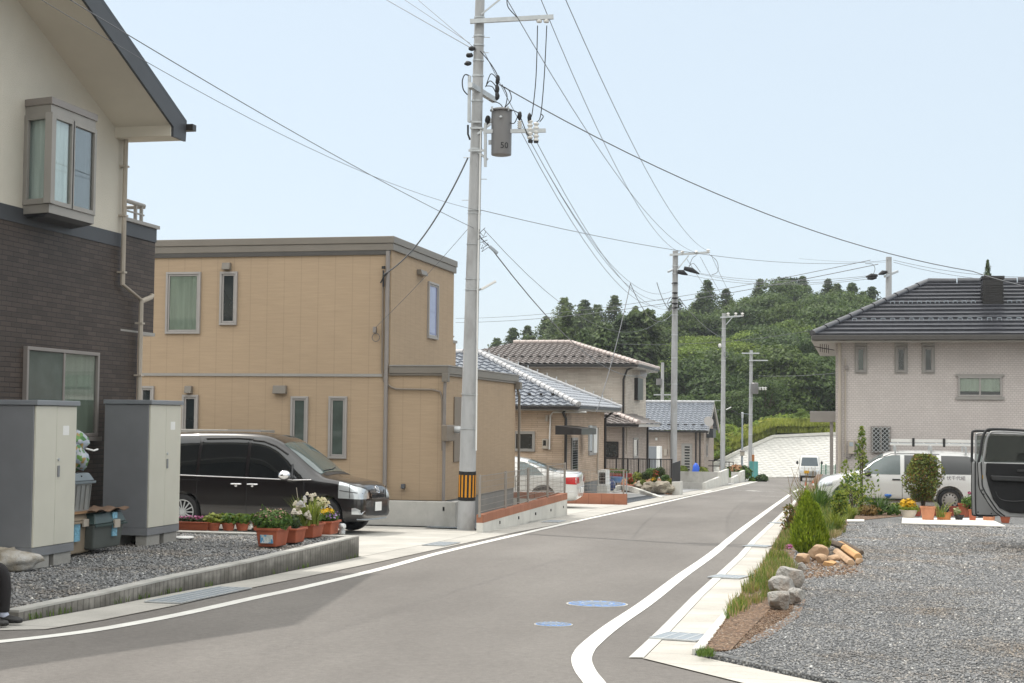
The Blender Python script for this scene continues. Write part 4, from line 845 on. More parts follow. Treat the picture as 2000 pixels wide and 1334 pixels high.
p, q = rect(('Y', RY), (1871, 735), (1957, 775)); MB().box((p.x + .05, RY - .034, q.z + .05), (q.x - .05, RY - .030, q.z + .14)).build('lower_shade', m_dark, w)
MB().box((p.x - .06, RY - .05, q.z - .08), (q.x + .06, RY, q.z - .002)).box((p.x - .06, RY - .05, p.z + .002), (q.x + .06, RY, p.z + .06)).build('surround', m_sill, w)
window(h5, ('Y', RY), (1701, 832), (1740, 885), 'dark', .06, 1, False, m_frame, .07, lattice=.115)
pipe(h5, [PY(1640, 668, RY - .1), (PY(1640, 680, RY).x, RY - .06, 0), (PY(1640, 680, RY).x, RY - .06, -1)], .045, m_pipe)
pipe(h5, [PY(1651, 700, RY - .05), PY(1651, 898, RY - .05)], .018, m_pipe, 'conduit')
pipe(h5, [PY(1650, 885, RY - .05), PY(1652, 893, RY - .05), PY(1660, 895, RY - .05), PY(1665, 886, RY - .05)], .018, m_frame, 'conduit')
MB().box(PY(1650, 714, RY - .1), PY(1657, 722, RY)).build('junction_box', m_frame, h5, bevel=.01)
for px in (1657, 1673): a, b = PY(px, 860, RY), PY(px + 12, 887, RY); mm = MB().box((a.x, RY - .14, b.z), (b.x, RY, a.z)).build('meter_box', m_pipe, h5, bevel=.015); MB().box((a.x + .03, RY - .15, (a.z + b.z) / 2 + .03), (b.x - .03, RY - .141, a.z - .05)).build('meter_window', m_galv2, mm)
a, b = PY(1582, 803, RY + 4), PY(1632, 826, RY + 4); MB().box((a.x, RY + 4, b.z + .02), (xl5, RY + 6.5, a.z)).build('porch_canopy', m_sill, h5, bevel=.01)
a = PY(1624, 820, RY + 4.1); MB().box((a.x - .05, RY + 4.1, -1.2), (a.x + .05, RY + 4.2, a.z - .02)).build('porch_post', m_framel, h5)
mb = MB(); a = PY(1590, 677, RY + .6); b = PY(1630, 684, RY + .6); mb.tube([a, b], .012, 5)
for k_ in range(5): p = a.lerp(b, .3 + k_ * .1); mb.tube([p - Vector((0, 0, .12)), p + Vector((0, 0, .12))], .008, 4)
mb.build('antenna', m_cablack, h5)
def cabinet(label, pxa, pxb, X, ztop_px, low=1.70):
    """steel storage cabinet, doors face the street (+X); pxa / pxb = pixel columns of the front edges"""
    zb = ZT + .0
    ya = PX(pxa, 900, X).y; yb_ = PX(pxb, 900, X).y; zt = PX(pxa, ztop_px, X).z
    t = thing('storage_cabinet', label, 'cabinet', (X - .33, (ya + yb_) / 2, zb), 'grey storage cabinets with cream doors beside the dark house')
    x0 = X - .66; b0 = zb + .12
    MB().box((x0, ya, b0 + .10), (X - .02, yb_, zt - .06)).build('body', m_greypaint, t, bevel=.006)
    MB().box((x0 - .005, ya - .005, b0), (X + .0, yb_ + .005, b0 + .099)).build('plinth', m_greypaint, t, bevel=.004)
    MB().box((x0 - .015, ya - .02, zt - .059), (X + .035, yb_ + .02, zt)).build('lid', m_galvpaint, t, bevel=.008)
    ym = (ya + yb_) / 2
    for k, (c, d) in enumerate(((ya + .012, ym - .003), (ym + .003, yb_ - .012))):
        dr = MB().box((X - .019, c, b0 + .105), (X + .006, d, zt - .065)).build('door', m_cream, t, bevel=.004)
    hz = b0 + .88; MB().box((X + .007, ym + .03, hz), (X + .018, ym + .075, hz + .13)).build('handle', m_greypaint, dr, bevel=.004)
    MB().lathe((X + .006, ym + .05, hz + .20), [(.018, 0), (.018, .012)], 12, (1, 0, 0)).build('lock', m_galv, dr)
    MB().box((X + .0065, ym + .14, zt - .40), (X + .0075, ym + .28, zt - .29)).build('sticker', m_white, dr)
    for x in (x0 + .05, X - .18):
        for y in (ya + .02, yb_ - .42): MB().box((x, y, zb - .02), (x + .16, y + .39 if y > ya + .1 else y + .39, b0 - .001)).build('block_foot', m_conc2, t, bevel=.004)
    return t
m_galvpaint = M('cabinet_lid', (.20, .215, .235), .4, .06)
m_conc2 = M('foot_block', (.30, .29, .27), .9, .12, 8, .5, 60)
cabinet('grey storage cabinet with cream doors at the left edge, nearest the camera', 67, 148, -9.03, 781)
cabinet('grey storage cabinet with cream doors standing farther back, next to the black minivan', 291, 352, -9.25, 781)
def bx_at(px, py, X): return PX(px, py, X)
def bin_(name, label, X, pxa, pxb, ytop, ybot, dx, mat, matl, taper=.04, ribs=0, lid=.09, wav=False, cat='bin'):
    ya, yb_ = PX(pxa, ybot, X).y, PX(pxb, ybot, X).y; zt = PX((pxa + pxb) / 2, ytop, X).z; zb = PX((pxa + pxb) / 2, ybot, X).z
    t = thing(name, label, cat, (X - dx / 2, (ya + yb_) / 2, zb))
    zl = zt - lid
    MB().hexa([(X - taper, ya + taper, zb), (X - taper, yb_ - taper, zb), (X - dx + taper, yb_ - taper, zb), (X - dx + taper, ya + taper, zb), (X, ya, zl), (X, yb_, zl), (X - dx, yb_, zl), (X - dx, ya, zl)]).build('tub', mat, t, bevel=.02)
    if ribs:
        for i in range(ribs):
            y = ya + .04 + (yb_ - ya - .1) * i / (ribs - 1); MB().bar((X - taper + .004, y + .0, zb + .04), (X + .004, y, zl - .05), .02, .012, (0, 1, 0)).build('rib', mat, t)
    l_ = MB().hexa([(X + .02, ya - .02, zl + .002), (X + .02, yb_ + .02, zl + .002), (X - dx - .02, yb_ + .02, zl + .002), (X - dx - .02, ya - .02, zl + .002), (X - .03, ya + .04, zt), (X - .03, yb_ - .04, zt), (X - dx + .03, yb_ - .04, zt), (X - dx + .03, ya + .04, zt)]).build('lid', matl, t, bevel=.015)
    MB().box((X + .02, ya - .025, zl - .03), (X + .032, yb_ + .025, zl + .0)).build('rim', matl, t, bevel=.004)
    return t, ya, yb_, zt, zb
m_bingrey = M('grey_bin_plastic', (.24, .245, .24), .55, .1, 6, stain=(.16, .155, .14), sscale=4)
m_binlid = M('blue_grey_lid', (.135, .165, .185), .45, .1)
m_card = M('beige_tub', (.27, .215, .155), .75, .08)
m_green = M('green_grey_bin', (.085, .095, .088), .5, .1); m_greenlid = M('dark_green_lid', (.035, .06, .058), .4, .1)
m_label = M('blue_label', (.18, .38, .50), .4, .5, 30)
XB = -9.35
t1, ya, yb_, zt, zb = bin_('storage_tub', 'beige lidded plastic tub standing on the gravel beside the nearer cabinet', XB, 120, 182, 1004, 1083, .5, m_card, m_card)
MB().box((XB + .001, ya + .28, zb + .16), (XB + .012, ya + .42, zb + .38)).build('label', m_label, t1); MB().box((XB + .03, yb_ - .35, zt - .16), (XB + .05, yb_ - .22, zt - .07)).build('clasp', m_pipe, t1)
bo = thing('wooden_board', 'thin weathered board lying on the beige tub', 'board', (XB - .2, (ya + yb_) / 2, zt)); MB().box((XB - .45, ya, zt + .002), (XB + .04, yb_ + .02, zt + .028)).build('plank', m_wood, bo)
zt_b = zt
t2, y2a, y2b, z2t, z2b = bin_('grey_bin', 'weathered grey ribbed plastic bin stacked on top of the beige tub', XB, 118, 180, 925, 1003, .5, m_bingrey, m_binlid, .03, 7, .10)
for yy in (y2a + .3, y2a + .5): MB().bar((XB + .0, yy, z2t - .04), (XB - .12, yy + .04, z2t + .01), .012).build('strap', m_black, t2)
t3, y3a, y3b, z3t, z3b = bin_('green_grey_bin', 'dark green-grey lidded bin with blue label standing by the farther cabinet', XB + .12, 184, 242, 1000, 1070, .42, m_green, m_greenlid, .04, 0, .14)
MB().box((XB + .105, y3b - .32, z3b + .14), (XB + .122, y3b - .2, z3b + .44)).build('label', m_label, t3); MB().box((XB + .14, y3b - .34, z3t - .20), (XB + .165, y3b - .20, z3t - .10)).build('clasp', m_pipe, t3)
cb = thing('cardboard_sheet', 'crumpled brown cardboard sheet lying over the dark green-grey bin', 'cardboard', (XB - .1, (y3a + y3b) / 2, z3t)); mb = MB(); vs = []; nx, ny = 8, 12
for j in range(2):
    for i in range(nx + 1):
        for k in range(ny + 1):
            x = XB + .16 - .5 * i / nx; y = y3a - .05 + (y3b - y3a + .1) * k / ny; vs.append((x, y, z3t + .022 + .02 * math.sin(k * 1.1) + .012 * math.sin(i * 1.7) + j * .008))
q_ = (nx + 1) * (ny + 1)
mb.add(vs, [(j * q_ + i * (ny + 1) + k, j * q_ + i * (ny + 1) + k + 1, j * q_ + (i + 1) * (ny + 1) + k + 1, j * q_ + (i + 1) * (ny + 1) + k) for j in range(2) for i in range(nx) for k in range(ny)]); mb.build('sheet', M('brown_card', (.16, .10, .065), .85, .15), cb, smooth=60)
def randmat(name, cols, sc_=14):
    m, t, N, L, B = nt(name); vo = N.new('ShaderNodeTexVoronoi'); vo.inputs['Scale'].default_value = sc_; L.new(coords(N, L), vo.inputs['Vector'])
    sp = N.new('ShaderNodeSeparateColor'); L.new(vo.outputs['Color'], sp.inputs[0]); r = ramp(N, L, sp.outputs[0], [(i / len(cols), c) for i, c in enumerate(cols)]); r.node.color_ramp.interpolation = 'CONSTANT'
    L.new(r, B.inputs['Base Color']); B.inputs['Roughness'].default_value = .5; return m
pb = PX(146, 890, XB - .2); bu = thing('plastic_bundle', 'colourful green and white plastic bag bundle on top of the grey bin', 'bag', (pb.x, pb.y, z2t))
mb = MB().blob((pb.x, pb.y - .02, z2t + .17), (.16, .15, .18), 3, .22, 3).blob((pb.x, pb.y + .05, z2t + .36), (.13, .13, .13), 3, .25, 5); mb.build('bag', randmat('printed_bag', [(.05, .16, .04), (.34, .37, .42), (.12, .26, .06), (.28, .32, .38), (.32, .22, .08), (.40, .42, .45)], 22), bu, smooth=60)
mb = MB().tube([(pb.x + .1, pb.y + .08, z2t + .3), (pb.x + .15, pb.y + .2, z2t + .27), (pb.x + .15, pb.y + .3, z2t + .285)], .012, 6).build('knot', m_white, bu)
p = PZ(22, 1112, ZT + .0); sb = thing('sandbag', 'crumpled beige sack lying on gravel by the foot of the nearer cabinet', 'sack', (p.x, p.y, ZT))
MB().blob((p.x, p.y, ZT + .10), (.34, .26, .12), 3, .18, 9).blob((p.x - .12, p.y, ZT + .17), (.14, .16, .07), 3, .35, 4).build('bag', M('sack_cloth', (.33, .29, .23), .8, .2, 6, .8, 25, .02, stain=(.5, .5, .5), sscale=6), sb, smooth=70)
p = PZ(358, 1050.5, ZT); MB().lathe((p.x, p.y, ZT), [(.15, 0), (.15, .012), (.13, .02)], 24).build('stepping_plate', m_white, tag(thing('white_disc', 'small round white disc lying on the gravel beside the far cabinet', 'disc', (p.x, p.y, ZT))), smooth=30)
GR1 = leafmat('fresh_leaf', (.05, .12, .02), (.17, .27, .05)); GR2 = leafmat('yellow_green_leaf', (.16, .22, .03), (.34, .38, .07)); GRD = leafmat('dark_leaf', (.03, .06, .02), (.09, .13, .04))
FLY = leafmat('yellow_petals', (.75, .38, .01), (.95, .6, .02), .2); FLP = leafmat('pink_petals', (.5, .08, .22), (.7, .25, .45), .2); FLW = leafmat('white_petals', (.6, .52, .44), (.78, .74, .68), .25); FLV = leafmat('violet_petals', (.2, .1, .4), (.4, .3, .65), .2)
FLR = leafmat('red_petals', (.4, .03, .02), (.6, .10, .05), .2)
def leaves(mb, c, rad, n, size, rs, up=.3, shell=.35, asp=1.6):
    c = Vector(c)
    for _ in range(n):
        while True:
            d = Vector((rs.uniform(-1, 1), rs.uniform(-1, 1), rs.uniform(-1, 1)))
            if shell < d.length <= 1: break
        p = c + Vector((d.x * rad[0], d.y * rad[1], d.z * rad[2])); no = (d.normalized() + Vector((rs.uniform(-1, 1), rs.uniform(-1, 1), rs.uniform(-1, 1) + up)) * .8).normalized()
        a = no.orthogonal().normalized(); a = Matrix.Rotation(rs.uniform(0, 6.28), 3, no) @ a; b = no.cross(a); s = size * rs.uniform(.6, 1.3)
        a = a * s * asp * .5; b = b * s * .5; mb.add([p - a, p + b * .9 - no * s * .1, p + a, p - b * .9 - no * s * .1], [(0, 1, 2, 3)])
    return mb
def blades(mb, c, r, n, h, rs, lean=.5, w=.012, pts=3):
    c = Vector(c)
    for _ in range(n):
        a = rs.uniform(0, 6.28); rad = r * math.sqrt(rs.random()); p = c + Vector((rad * math.cos(a), rad * math.sin(a), 0)); hh = h * rs.uniform(.5, 1.1)
        d = Vector((math.cos(a + rs.uniform(-1, 1)), math.sin(a + rs.uniform(-1, 1)), 0)) * lean * hh * rs.uniform(.2, 1); q = Vector((-d.y, d.x, 0)); q = (q.normalized() if q.length > 1e-4 else Vector((1, 0, 0))) * w
        vs = []
        for i in range(pts): t = i / pts; m_ = p + d * t * t + Vector((0, 0, hh * t)); vs += [m_ - q * (1 - t * .6), m_ + q * (1 - t * .6)]
        vs.append(p + d + Vector((0, 0, hh * .97))); k = len(vs) - 1
        mb.add(vs, [(2 * i, 2 * i + 1, 2 * i + 3, 2 * i + 2) for i in range(pts - 1)] + [(k - 2, k - 1, k)])
    return mb
rs = random.Random(5)
def trough(label, c, L_, W_, H_, ang, mat=m_terra, name='flower_trough', group=None, cat='planter'):
    t = thing(name, label, cat, c, group); ca, sa = math.cos(ang), math.sin(ang); T = lambda u, v, z: (c[0] + u * ca - v * sa, c[1] + u * sa + v * ca, c[2] + z)
    k = .82; a, b = L_ / 2, W_ / 2
    MB().hexa([T(-a * k, -b * k, 0), T(a * k, -b * k, 0), T(a * k, b * k, 0), T(-a * k, b * k, 0), T(-a, -b, H_ * .9), T(a, -b, H_ * .9), T(a, b, H_ * .9), T(-a, b, H_ * .9)]).build('body', mat, t, bevel=.012)
    r_ = MB(); e = .018
    for p, q, r2_, s2_ in ((-a - e, -b - e, a + e, -b), (-a - e, b, a + e, b + e), (-a - e, -b, -a, b), (a, -b, a + e, b)):
        r_.hexa([T(p, q, H_ * .86), T(r2_, q, H_ * .86), T(r2_, s2_, H_ * .86), T(p, s2_, H_ * .86), T(p, q, H_), T(r2_, q, H_), T(r2_, s2_, H_), T(p, s2_, H_)])
    r_.build('rim', mat, t, bevel=.004); MB().hexa([T(-a, -b, H_ * .901), T(a, -b, H_ * .901), T(a, b, H_ * .901), T(-a, b, H_ * .901), T(-a, -b, H_ * .95), T(a, -b, H_ * .95), T(a, b, H_ * .95), T(-a, b, H_ * .95)]).build('soil', m_soil, t)
    return t, T
def pot(label, c, r, h, mat=m_terra, name='flower_pot', group=None, rim=.14, flare=.72, cat='pot'):
    t = thing(name, label, cat, c, group)
    MB().lathe(c, [(r * flare, 0), (r * .95, h * (1 - rim)), (r * .95, h * (1 - rim) + .001)], 24).build('body', mat, t, smooth=40)
    MB().lathe(c, [(r * .93, h * (1 - rim) + .001), (r * 1.03, h * (1 - rim) + .002), (r * 1.05, h), (r * .92, h), (r * .92, h * .9)], 24).build('rim', mat, t, smooth=40)
    MB().lathe(c, [(r * .91, h * .85), (r * .91, h * .90)], 18).build('soil', m_soil, t); return t
def plant(name, label, c, cat='plant', group=None): return thing(name, label, cat, c, group)
ZP = ZT + .006
def at(px, py, z=ZT): p = PZ(px, py, z); return Vector((p.x, p.y, z))
A0 = at(528, 1078, ZP); 
g4 = 'terracotta troughs along the block wall'
ang = R(62)
c = at(532, 1066); tr, T = trough('largest terracotta trough with white and blue label, holding feathery green plants', c, .46, .30, .25, R(90), group=g4)
MB().hexa([(c.x - .24, c.y - .165 - .0, 0)] * 0 or [(c.x - .08, c.y - .232, ZT + .05), (c.x + .09, c.y - .232, ZT + .05), (c.x + .09, c.y - .20, ZT + .05), (c.x - .08, c.y - .20, ZT + .05), (c.x - .08, c.y - .240, ZT + .16), (c.x + .09, c.y - .240, ZT + .16), (c.x + .09, c.y - .20, ZT + .16), (c.x - .08, c.y - .20, ZT + .16)]).build('label', randmat('printed_label', [(.55, .6, .6), (.1, .3, .5), (.6, .62, .6), (.45, .5, .48)], 30), tr)
pl = plant('feathery_plant', 'feathery green plant with tiny pinkish flowers filling the largest terracotta trough', c)
mb = leaves(MB(), (c.x, c.y, ZT + .34), (.26, .30, .15), 1500, .03, rs, .6, .1, 2.5); mb.build('foliage', GR1, pl); leaves(MB(), (c.x, c.y, ZT + .40), (.25, .29, .11), 160, .03, rs, .6, .3, 1).build('flowers', M('dusty_pink', (.35, .2, .16), .8), pl)
pts4 = [(572, 1062, .40, 'second terracotta trough from the left, beside the largest one'), (607, 1052, .46, 'third, browner terracotta trough in the row on the wall'), (640, 1046, .40, 'terracotta trough of pansies nearest the end of the block wall')]
cs_ = []
for (px, py, L_, lb_) in pts4:
    c = at(px, py - 3); cs_.append(c); trough(lb_, c, L_, .24, .20, R(90), m_terra, group=g4)
c = cs_[0]; pl = plant('leafy_seedling', 'small leafy green plant in the second terracotta trough', c); leaves(MB(), (c.x, c.y, ZT + .27), (.1, .16, .10), 200, .045, rs).build('foliage', GRD, pl)
c = cs_[1]; pl = plant('ornamental_grass', 'tall bright green grassy clump in the third terracotta trough', c); blades(MB(), (c.x, c.y - .15, ZT + .18), .16, 190, .42, rs, .7, .008).build('blades', GR2, pl)
MB().tube([(c.x - .05, c.y - .25, ZT + .18), (c.x - .10, c.y - .35, ZT + .72)], .005, 5).build('cane', m_pipe, pl)
leaves(MB(), (c.x, c.y, ZT + .28), (.14, .22, .12), 350, .05, rs).build('foliage', GR1, pl)
pl = plant('hanging_bell_flowers', 'tall stems of drooping white bell flowers rising from the third terracotta trough', c); st = MB()
for (px, py) in ((590, 973), (606, 967), (628, 975), (637, 975), (582, 983), (600, 988), (616, 986), (578, 997), (604, 1003), (612, 1004), (622, 1000), (595, 1008)):
    p = PX(px, py, c.x + rs.uniform(-.1, .1)); st.tube([(c.x + rs.uniform(-.04, .04), c.y + rs.uniform(-.15, .15), ZT + .18), ((c.x + p.x) / 2, p.y * .6 + c.y * .4, (ZT + .2 + p.z) / 2 + .05), (p.x, p.y, p.z)], .005, 5)
    fl = MB()
    for k_ in range(8):
        q = p + Vector((rs.uniform(-.055, .055), rs.uniform(-.07, .07), rs.uniform(-.07, .05))); fl.lathe(q, [(.008, 0), (.022, -.018), (.025, -.036), (.033, -.046)], 7)
    fl.build('flower_spike', FLW, pl)
st.build('stems', GR1, pl)
c = cs_[2]; pl = plant('pansies', 'yellow and violet pansies in the trough at the wall end', c); leaves(MB(), (c.x, c.y, ZT + .26), (.14, .22, .10), 420, .05, rs).build('foliage', GR1, pl)
leaves(MB(), (c.x, c.y - .05, ZT + .34), (.11, .20, .05), 60, .07, rs, 1, 0, 1).build('yellow_flowers', FLY, pl); leaves(MB(), (c.x + .08, c.y + .02, ZT + .28), (.10, .26, .06), 40, .055, rs, 1, 0, 1).build('violet_flowers', FLV, pl)
for (px, py) in ((655, 1030), (657, 1037)): pass
p = at(668, 1043); ow = thing('owl_ornament', 'small pale round-eyed ornament standing on the end of the block wall', 'ornament', p)
MB().lathe(p, [(.045, 0), (.05, .04), (.04, .07), (.055, .09), (.055, .14), (.03, .155)], 16).build('body', m_galv, ow, smooth=60)
for s_ in (-1, 1): MB().lathe((p.x + .04, p.y + s_ * .022 - .03, p.z + .115), [(.02, 0), (.02, .012)], 12, (.8, -.6, 0)).build('eye', m_white, ow)
c = at(376, 1035); tr, T = trough('long low terracotta planter of small pink flowers beside the far cabinet', c, .62, .22, .13, 0, m_terra); pl = plant('pink_flowers', 'mass of tiny pink flowers in the long low planter', c)
leaves(MB(), (c.x, c.y, c.z + .15), (.27, .09, .05), 350, .035, rs, .8, 0).build('foliage', GRD, pl); leaves(MB(), (c.x, c.y, c.z + .19), (.26, .09, .03), 140, .035, rs, 1, 0, 1).build('flowers', FLP, pl)
gb = 'small terracotta bowls in front of the minivan'
for i, (px, py, lb_) in enumerate(((417, 1036, 'small terracotta bowl of yellow-green leaves next to the long pink planter'), (446, 1036, 'middle of the three small terracotta bowls below the minivan'), (473, 1036, 'small terracotta bowl nearest the feathery trough below the minivan'))):
    c = at(px, py); pot(lb_, c, .105, .12, group=gb, rim=.25); pl = plant('bedding_plant', ['yellow-green bushy plant in the small bowl beside the pink planter', 'light green bushy plant in the middle small terracotta bowl', 'spreading light green plant in the small bowl nearest the feathery trough'][i], c)
    leaves(MB(), (c.x, c.y, c.z + .17), (.17, .14, .09), 260, .045, rs, .7, 0).build('foliage', GR2 if i == 0 else GR1, pl)
    if i: leaves(MB(), (c.x - .05, c.y, c.z + .20), (.15, .12, .06), 90, .045, rs, .7, 0).build('light_leaves', GR2, pl)
c = at(505, 1036); pl = plant('upright_plant', 'slender upright leafy stem behind the feathery trough', c)
pot('small terracotta pot hidden behind the feathery trough', c, .10, .12, group=gb); mb = MB().tube([c + Vector((0, 0, .1)), c + Vector((.05, 0, .4)), PX(521, 998, c.x + .03)], .006, 5); mb.build('stem', GR1, pl)
tp = PX(521, 998, c.x + .03); mb = MB()
for k_ in range(6): q = c.lerp(tp, .45 + k_ * .1); leaves(mb, q, (.08, .06, .03), 9, .07, rs, .5, 0, 2.2)
mb.build('foliage', GR1, pl); leaves(MB(), (c.x + .1, c.y, c.z + .2), (.3, .12, .07), 260, .045, rs, .6, 0).build('low_leaves', GR1, pl)
bd = at(430, 1037); b2 = thing('wooden_edging', 'thin white board laid on gravel behind the row of small bowls', 'board', bd); a_, b_ = at(392, 1031), at(505, 1030); MB().box((a_.x, a_.y + .1, ZT - .01), (b_.x, a_.y + .13, ZT + .05)).build('plank', m_white, b2)
m_orange = brickmat('orange_block', (.40, .165, .095), (.44, .19, .115), (.19, .085, .05), .40, 9, .006, .8, 0, .2, .004)
m_orange2 = m_orange
zo = -.302; zc_ = -.46
OL = [PG(*p) for p in [(946, 1041), (1040, 1021), (1110, 1006.5)]]; OL = [Vector((p.x - .03, p.y, 0)) for p in OL]
t = thing('block_wall', 'low wall of orange blocks on a concrete base beside the striped utility pole', 'wall', (OL[0].x, OL[0].y, -.7))
mb, mc = MB(), MB(); W_ = .13
for a, b in zip(OL, OL[1:]):
    mc.hexa([(a.x, a.y, -1.3), (b.x, b.y, -1.3), (b.x - W_, b.y, -1.3), (a.x - W_, a.y, -1.3), (a.x, a.y, zc_), (b.x, b.y, zc_), (b.x - W_, b.y, zc_), (a.x - W_, a.y, zc_)])
    mb.hexa([(a.x + .003, a.y, zc_ + .001), (b.x + .003, b.y, zc_ + .001), (b.x - W_, b.y, zc_ + .001), (a.x - W_, a.y, zc_ + .001), (a.x + .003, a.y, zo), (b.x + .003, b.y, zo), (b.x - W_, b.y, zo), (a.x - W_, a.y, zo)])
yr_ = OL[-1].y; mb.box((-16, yr_ - .13, zc_ + .002), (OL[-1].x - W_ - .001, yr_ + .003, zo)); mc.box((-16, yr_ - .13, -1.3), (OL[-1].x - W_ - .001, yr_, zc_))
mc.build('base', m_concpale, t); mb.build('blocks', m_orange, t)
for k_ in (.16, .36, .56, .76, .94):
    q = OL[0].lerp(OL[-1], k_); zz = (zg(q.y) + zc_) / 2 + .03; MB().box((q.x - .05, q.y - .02, zz - .03), (q.x + .012, q.y + .02, zz + .03)).build('weep_hole', m_black, t)
def meshfence(label, pts, z0, H_, npost, name='mesh_fence', group='wire mesh fences on the low walls', step=.10):
    t = thing(name, label, 'fence', (pts[0].x, pts[0].y, z0), group); w_ = MB()
    for (a, b), k in zip(zip(pts, pts[1:]), npost):
        for i in range(k + 1):
            if i == 0 and a is not pts[0]: continue
            p = a.lerp(b, i / k); MB().tube([(p.x, p.y, z0 - .05), (p.x, p.y, z0 + H_)], .028, 8).build('post', m_galv2b, t, smooth=40)
        L_ = (b - a).length; n = int(L_ / step)
        for i in range(n + 1): p = a.lerp(b, i / n); w_.bar((p.x, p.y, z0 + .05), (p.x, p.y, z0 + H_ - .02), .005, .005, (1, 0, 0))
        for i in range(7): z = z0 + .05 + (H_ - .08) * i / 6; w_.bar((a.x, a.y, z), (b.x, b.y, z), .007 if i not in (0, 6) else .012)
    w_.build('mesh_panel', m_galv2b, t); return t
m_galv2b = M('brown_grey_steel', (.30, .27, .24), .5, .1, metal=.3)
meshfence('wire mesh fence standing on the orange topped wall', [Vector((p.x - .07, p.y, 0)) for p in (OL[0], OL[-1])] + [Vector((OL[-1].x - 3.2, OL[-1].y - .07, 0))], zo, .77, [4, 2])
q0_, q1_ = PG(1128, 981), PG(1224, 984); yw = 47.6; xr_ = PY(1224, 975, yw).x; zt2 = PY(1180, 964, yw).z
t = thing('block_wall', 'low orange block wall behind the white sedan, in front of the dark gravel', 'wall', (xr_, yw, -1.1)); MB().box((-16, yw, -1.3), (xr_, yw + .13, zt2)).build('blocks', m_orange2, t)
a = PY(1218, 950, yw + .07); meshfence('pale wire mesh fence on the orange wall behind the sedan', [Vector((-9.0, yw + .07, 0)), Vector((a.x, yw + .07, 0))], zt2, .75, [1])
a, b = PX(1167, 918, X2 + .35), PX(1186, 964, X2 + .35); yu0 = PX(1172, 940, X2 + .3).y
ac = thing('air_conditioner', 'cream outdoor air conditioner unit at the corner of the tan bungalow', 'air conditioner', (X2 + .6, 53, -1.1))
p, q = PY(1168, 918, 56.5), PY(1184, 949, 56.5); MB().box((p.x, 56.5, q.z), (q.x, 57.3, p.z)).build('casing', m_white, ac, bevel=.02); mb = MB()
for i in range(7): z = q.z + .08 + i * (p.z - q.z - .16) / 7; mb.box((p.x + .05, 56.48, z), (p.x + .28, 56.499, z + .05))
mb.build('grille', m_dark, ac); MB().box((p.x - .03, 56.5, zg(56.5)), (q.x + .03, 57.3, q.z - .002)).build('stand', m_concpale, ac)
bb = PY(1191, 958, 58); bt_ = thing('blue_bag', 'navy and white bag leaning beside the air conditioner unit', 'bag', bb); MB().blob((bb.x, bb.y, bb.z + .22), (.22, .2, .24), 2, .25, 2).build('bag', randmat('navy_bag', [(.03, .05, .15), (.5, .55, .62), (.03, .05, .15)], 5), bt_, smooth=70)
bb = PY(1204, 951, 60); bt_ = thing('blue_basin', 'light blue basin on the ground near the air conditioner', 'basin', (bb.x, bb.y, bb.z + .1)); MB().lathe((bb.x, bb.y, bb.z + .2), [(.16, 0), (.25, .2), (.27, .2), (.17, -.02)], 20).build('basin', M('light_blue_plastic', (.12, .25, .5), .4), bt_, smooth=40)
bb = PY(1200, 944, 63); bt_ = thing('red_crates', 'red plastic planter boxes in a row by the dark railing', 'planter', bb)
for k_ in range(3): MB().box((bb.x - .5 + k_ * .42, bb.y, bb.z + .25), (bb.x - .13 + k_ * .42, bb.y + .2, bb.z + .42)).build('box', M('red_plastic', (.28, .045, .03), .5) if k_ == 0 else bpy.data.materials['red_plastic'], bt_, bevel=.02)
leaves(MB(), (bb.x + .1, bb.y + .1, bb.z + .5), (.6, .16, .12), 300, .05, rs, .5, 0).build('foliage', GR1, bt_)
a, b = PY(1182, 916, 60.5), PY(1224, 920, 60.5); rb = thing('wooden_rail', 'thin brown wooden rail in front of the dark railing', 'rail', a); MB().bar(a, b, .05).build('rail', m_wood, rb)
for q in (a, b): MB().bar((q.x, q.y, zg(60.5)), (q.x, q.y, q.z), .04, .04, (1, 0, 0)).build('post', m_galv, rb)
ry = 65.5; a, b = PY(1183, 893, ry), PY(1312, 898, ry); rl_ = thing('dark_railing', 'dark brown vertical bar railing in front of the brown roofed house', 'railing', (a.x, ry, -1.5)); zt_ = (a.z + b.z) / 2; z0_ = zg(ry) + .1
MB().box((a.x, ry - .02, zt_ - .04), (b.x, ry + .02, zt_)).build('top_rail', m_blackpipe, rl_); MB().box((a.x, ry - .02, z0_), (b.x, ry + .02, z0_ + .04)).build('bottom_rail', m_blackpipe, rl_)
for i in range(7): x = a.x + (b.x - a.x) * i / 6; MB().box((x - .03, ry - .03, z0_ - .15), (x + .03, ry + .03, zt_ + .01)).build('post', m_blackpipe, rl_)
mb = MB(); n = 44
for i in range(n): x = a.x + (b.x - a.x) * (i + .5) / n; mb.box((x - .009, ry - .009, z0_ + .04), (x + .009, ry + .009, zt_ - .04))
mb.build('bars', m_blackpipe, rl_)
yy = 95.0; a, b = PY(1261, 872, yy), PY(1289, 930, yy); t = thing('garden_shed', 'grey metal shed standing against the far taupe bungalow', 'shed', (a.x, yy, -2)); MB().box((a.x, yy, -2.3), (b.x - .22, yy + .9, a.z)).build('body', m_galvpaint, t); MB().box((b.x - .219, yy - .01, -2.3), (b.x, yy + .91, a.z + .02)).build('door', m_white, t)
a = PY(1359, 915, 98); t = thing('blue_bag', 'bright blue bag hanging by the lattice door of the far bungalow', 'bag', a); MB().blob(a + Vector((0, 0, .0)), (.22, .15, .32), 2, .2, 6).build('bag', M('bright_blue', (.02, .10, .55), .4), t, smooth=60)
m_rock = M('boulder', (.34, .30, .24), .9, .3, 2.2, 1, 9, .06, stain=(.19, .18, .13), sscale=3)
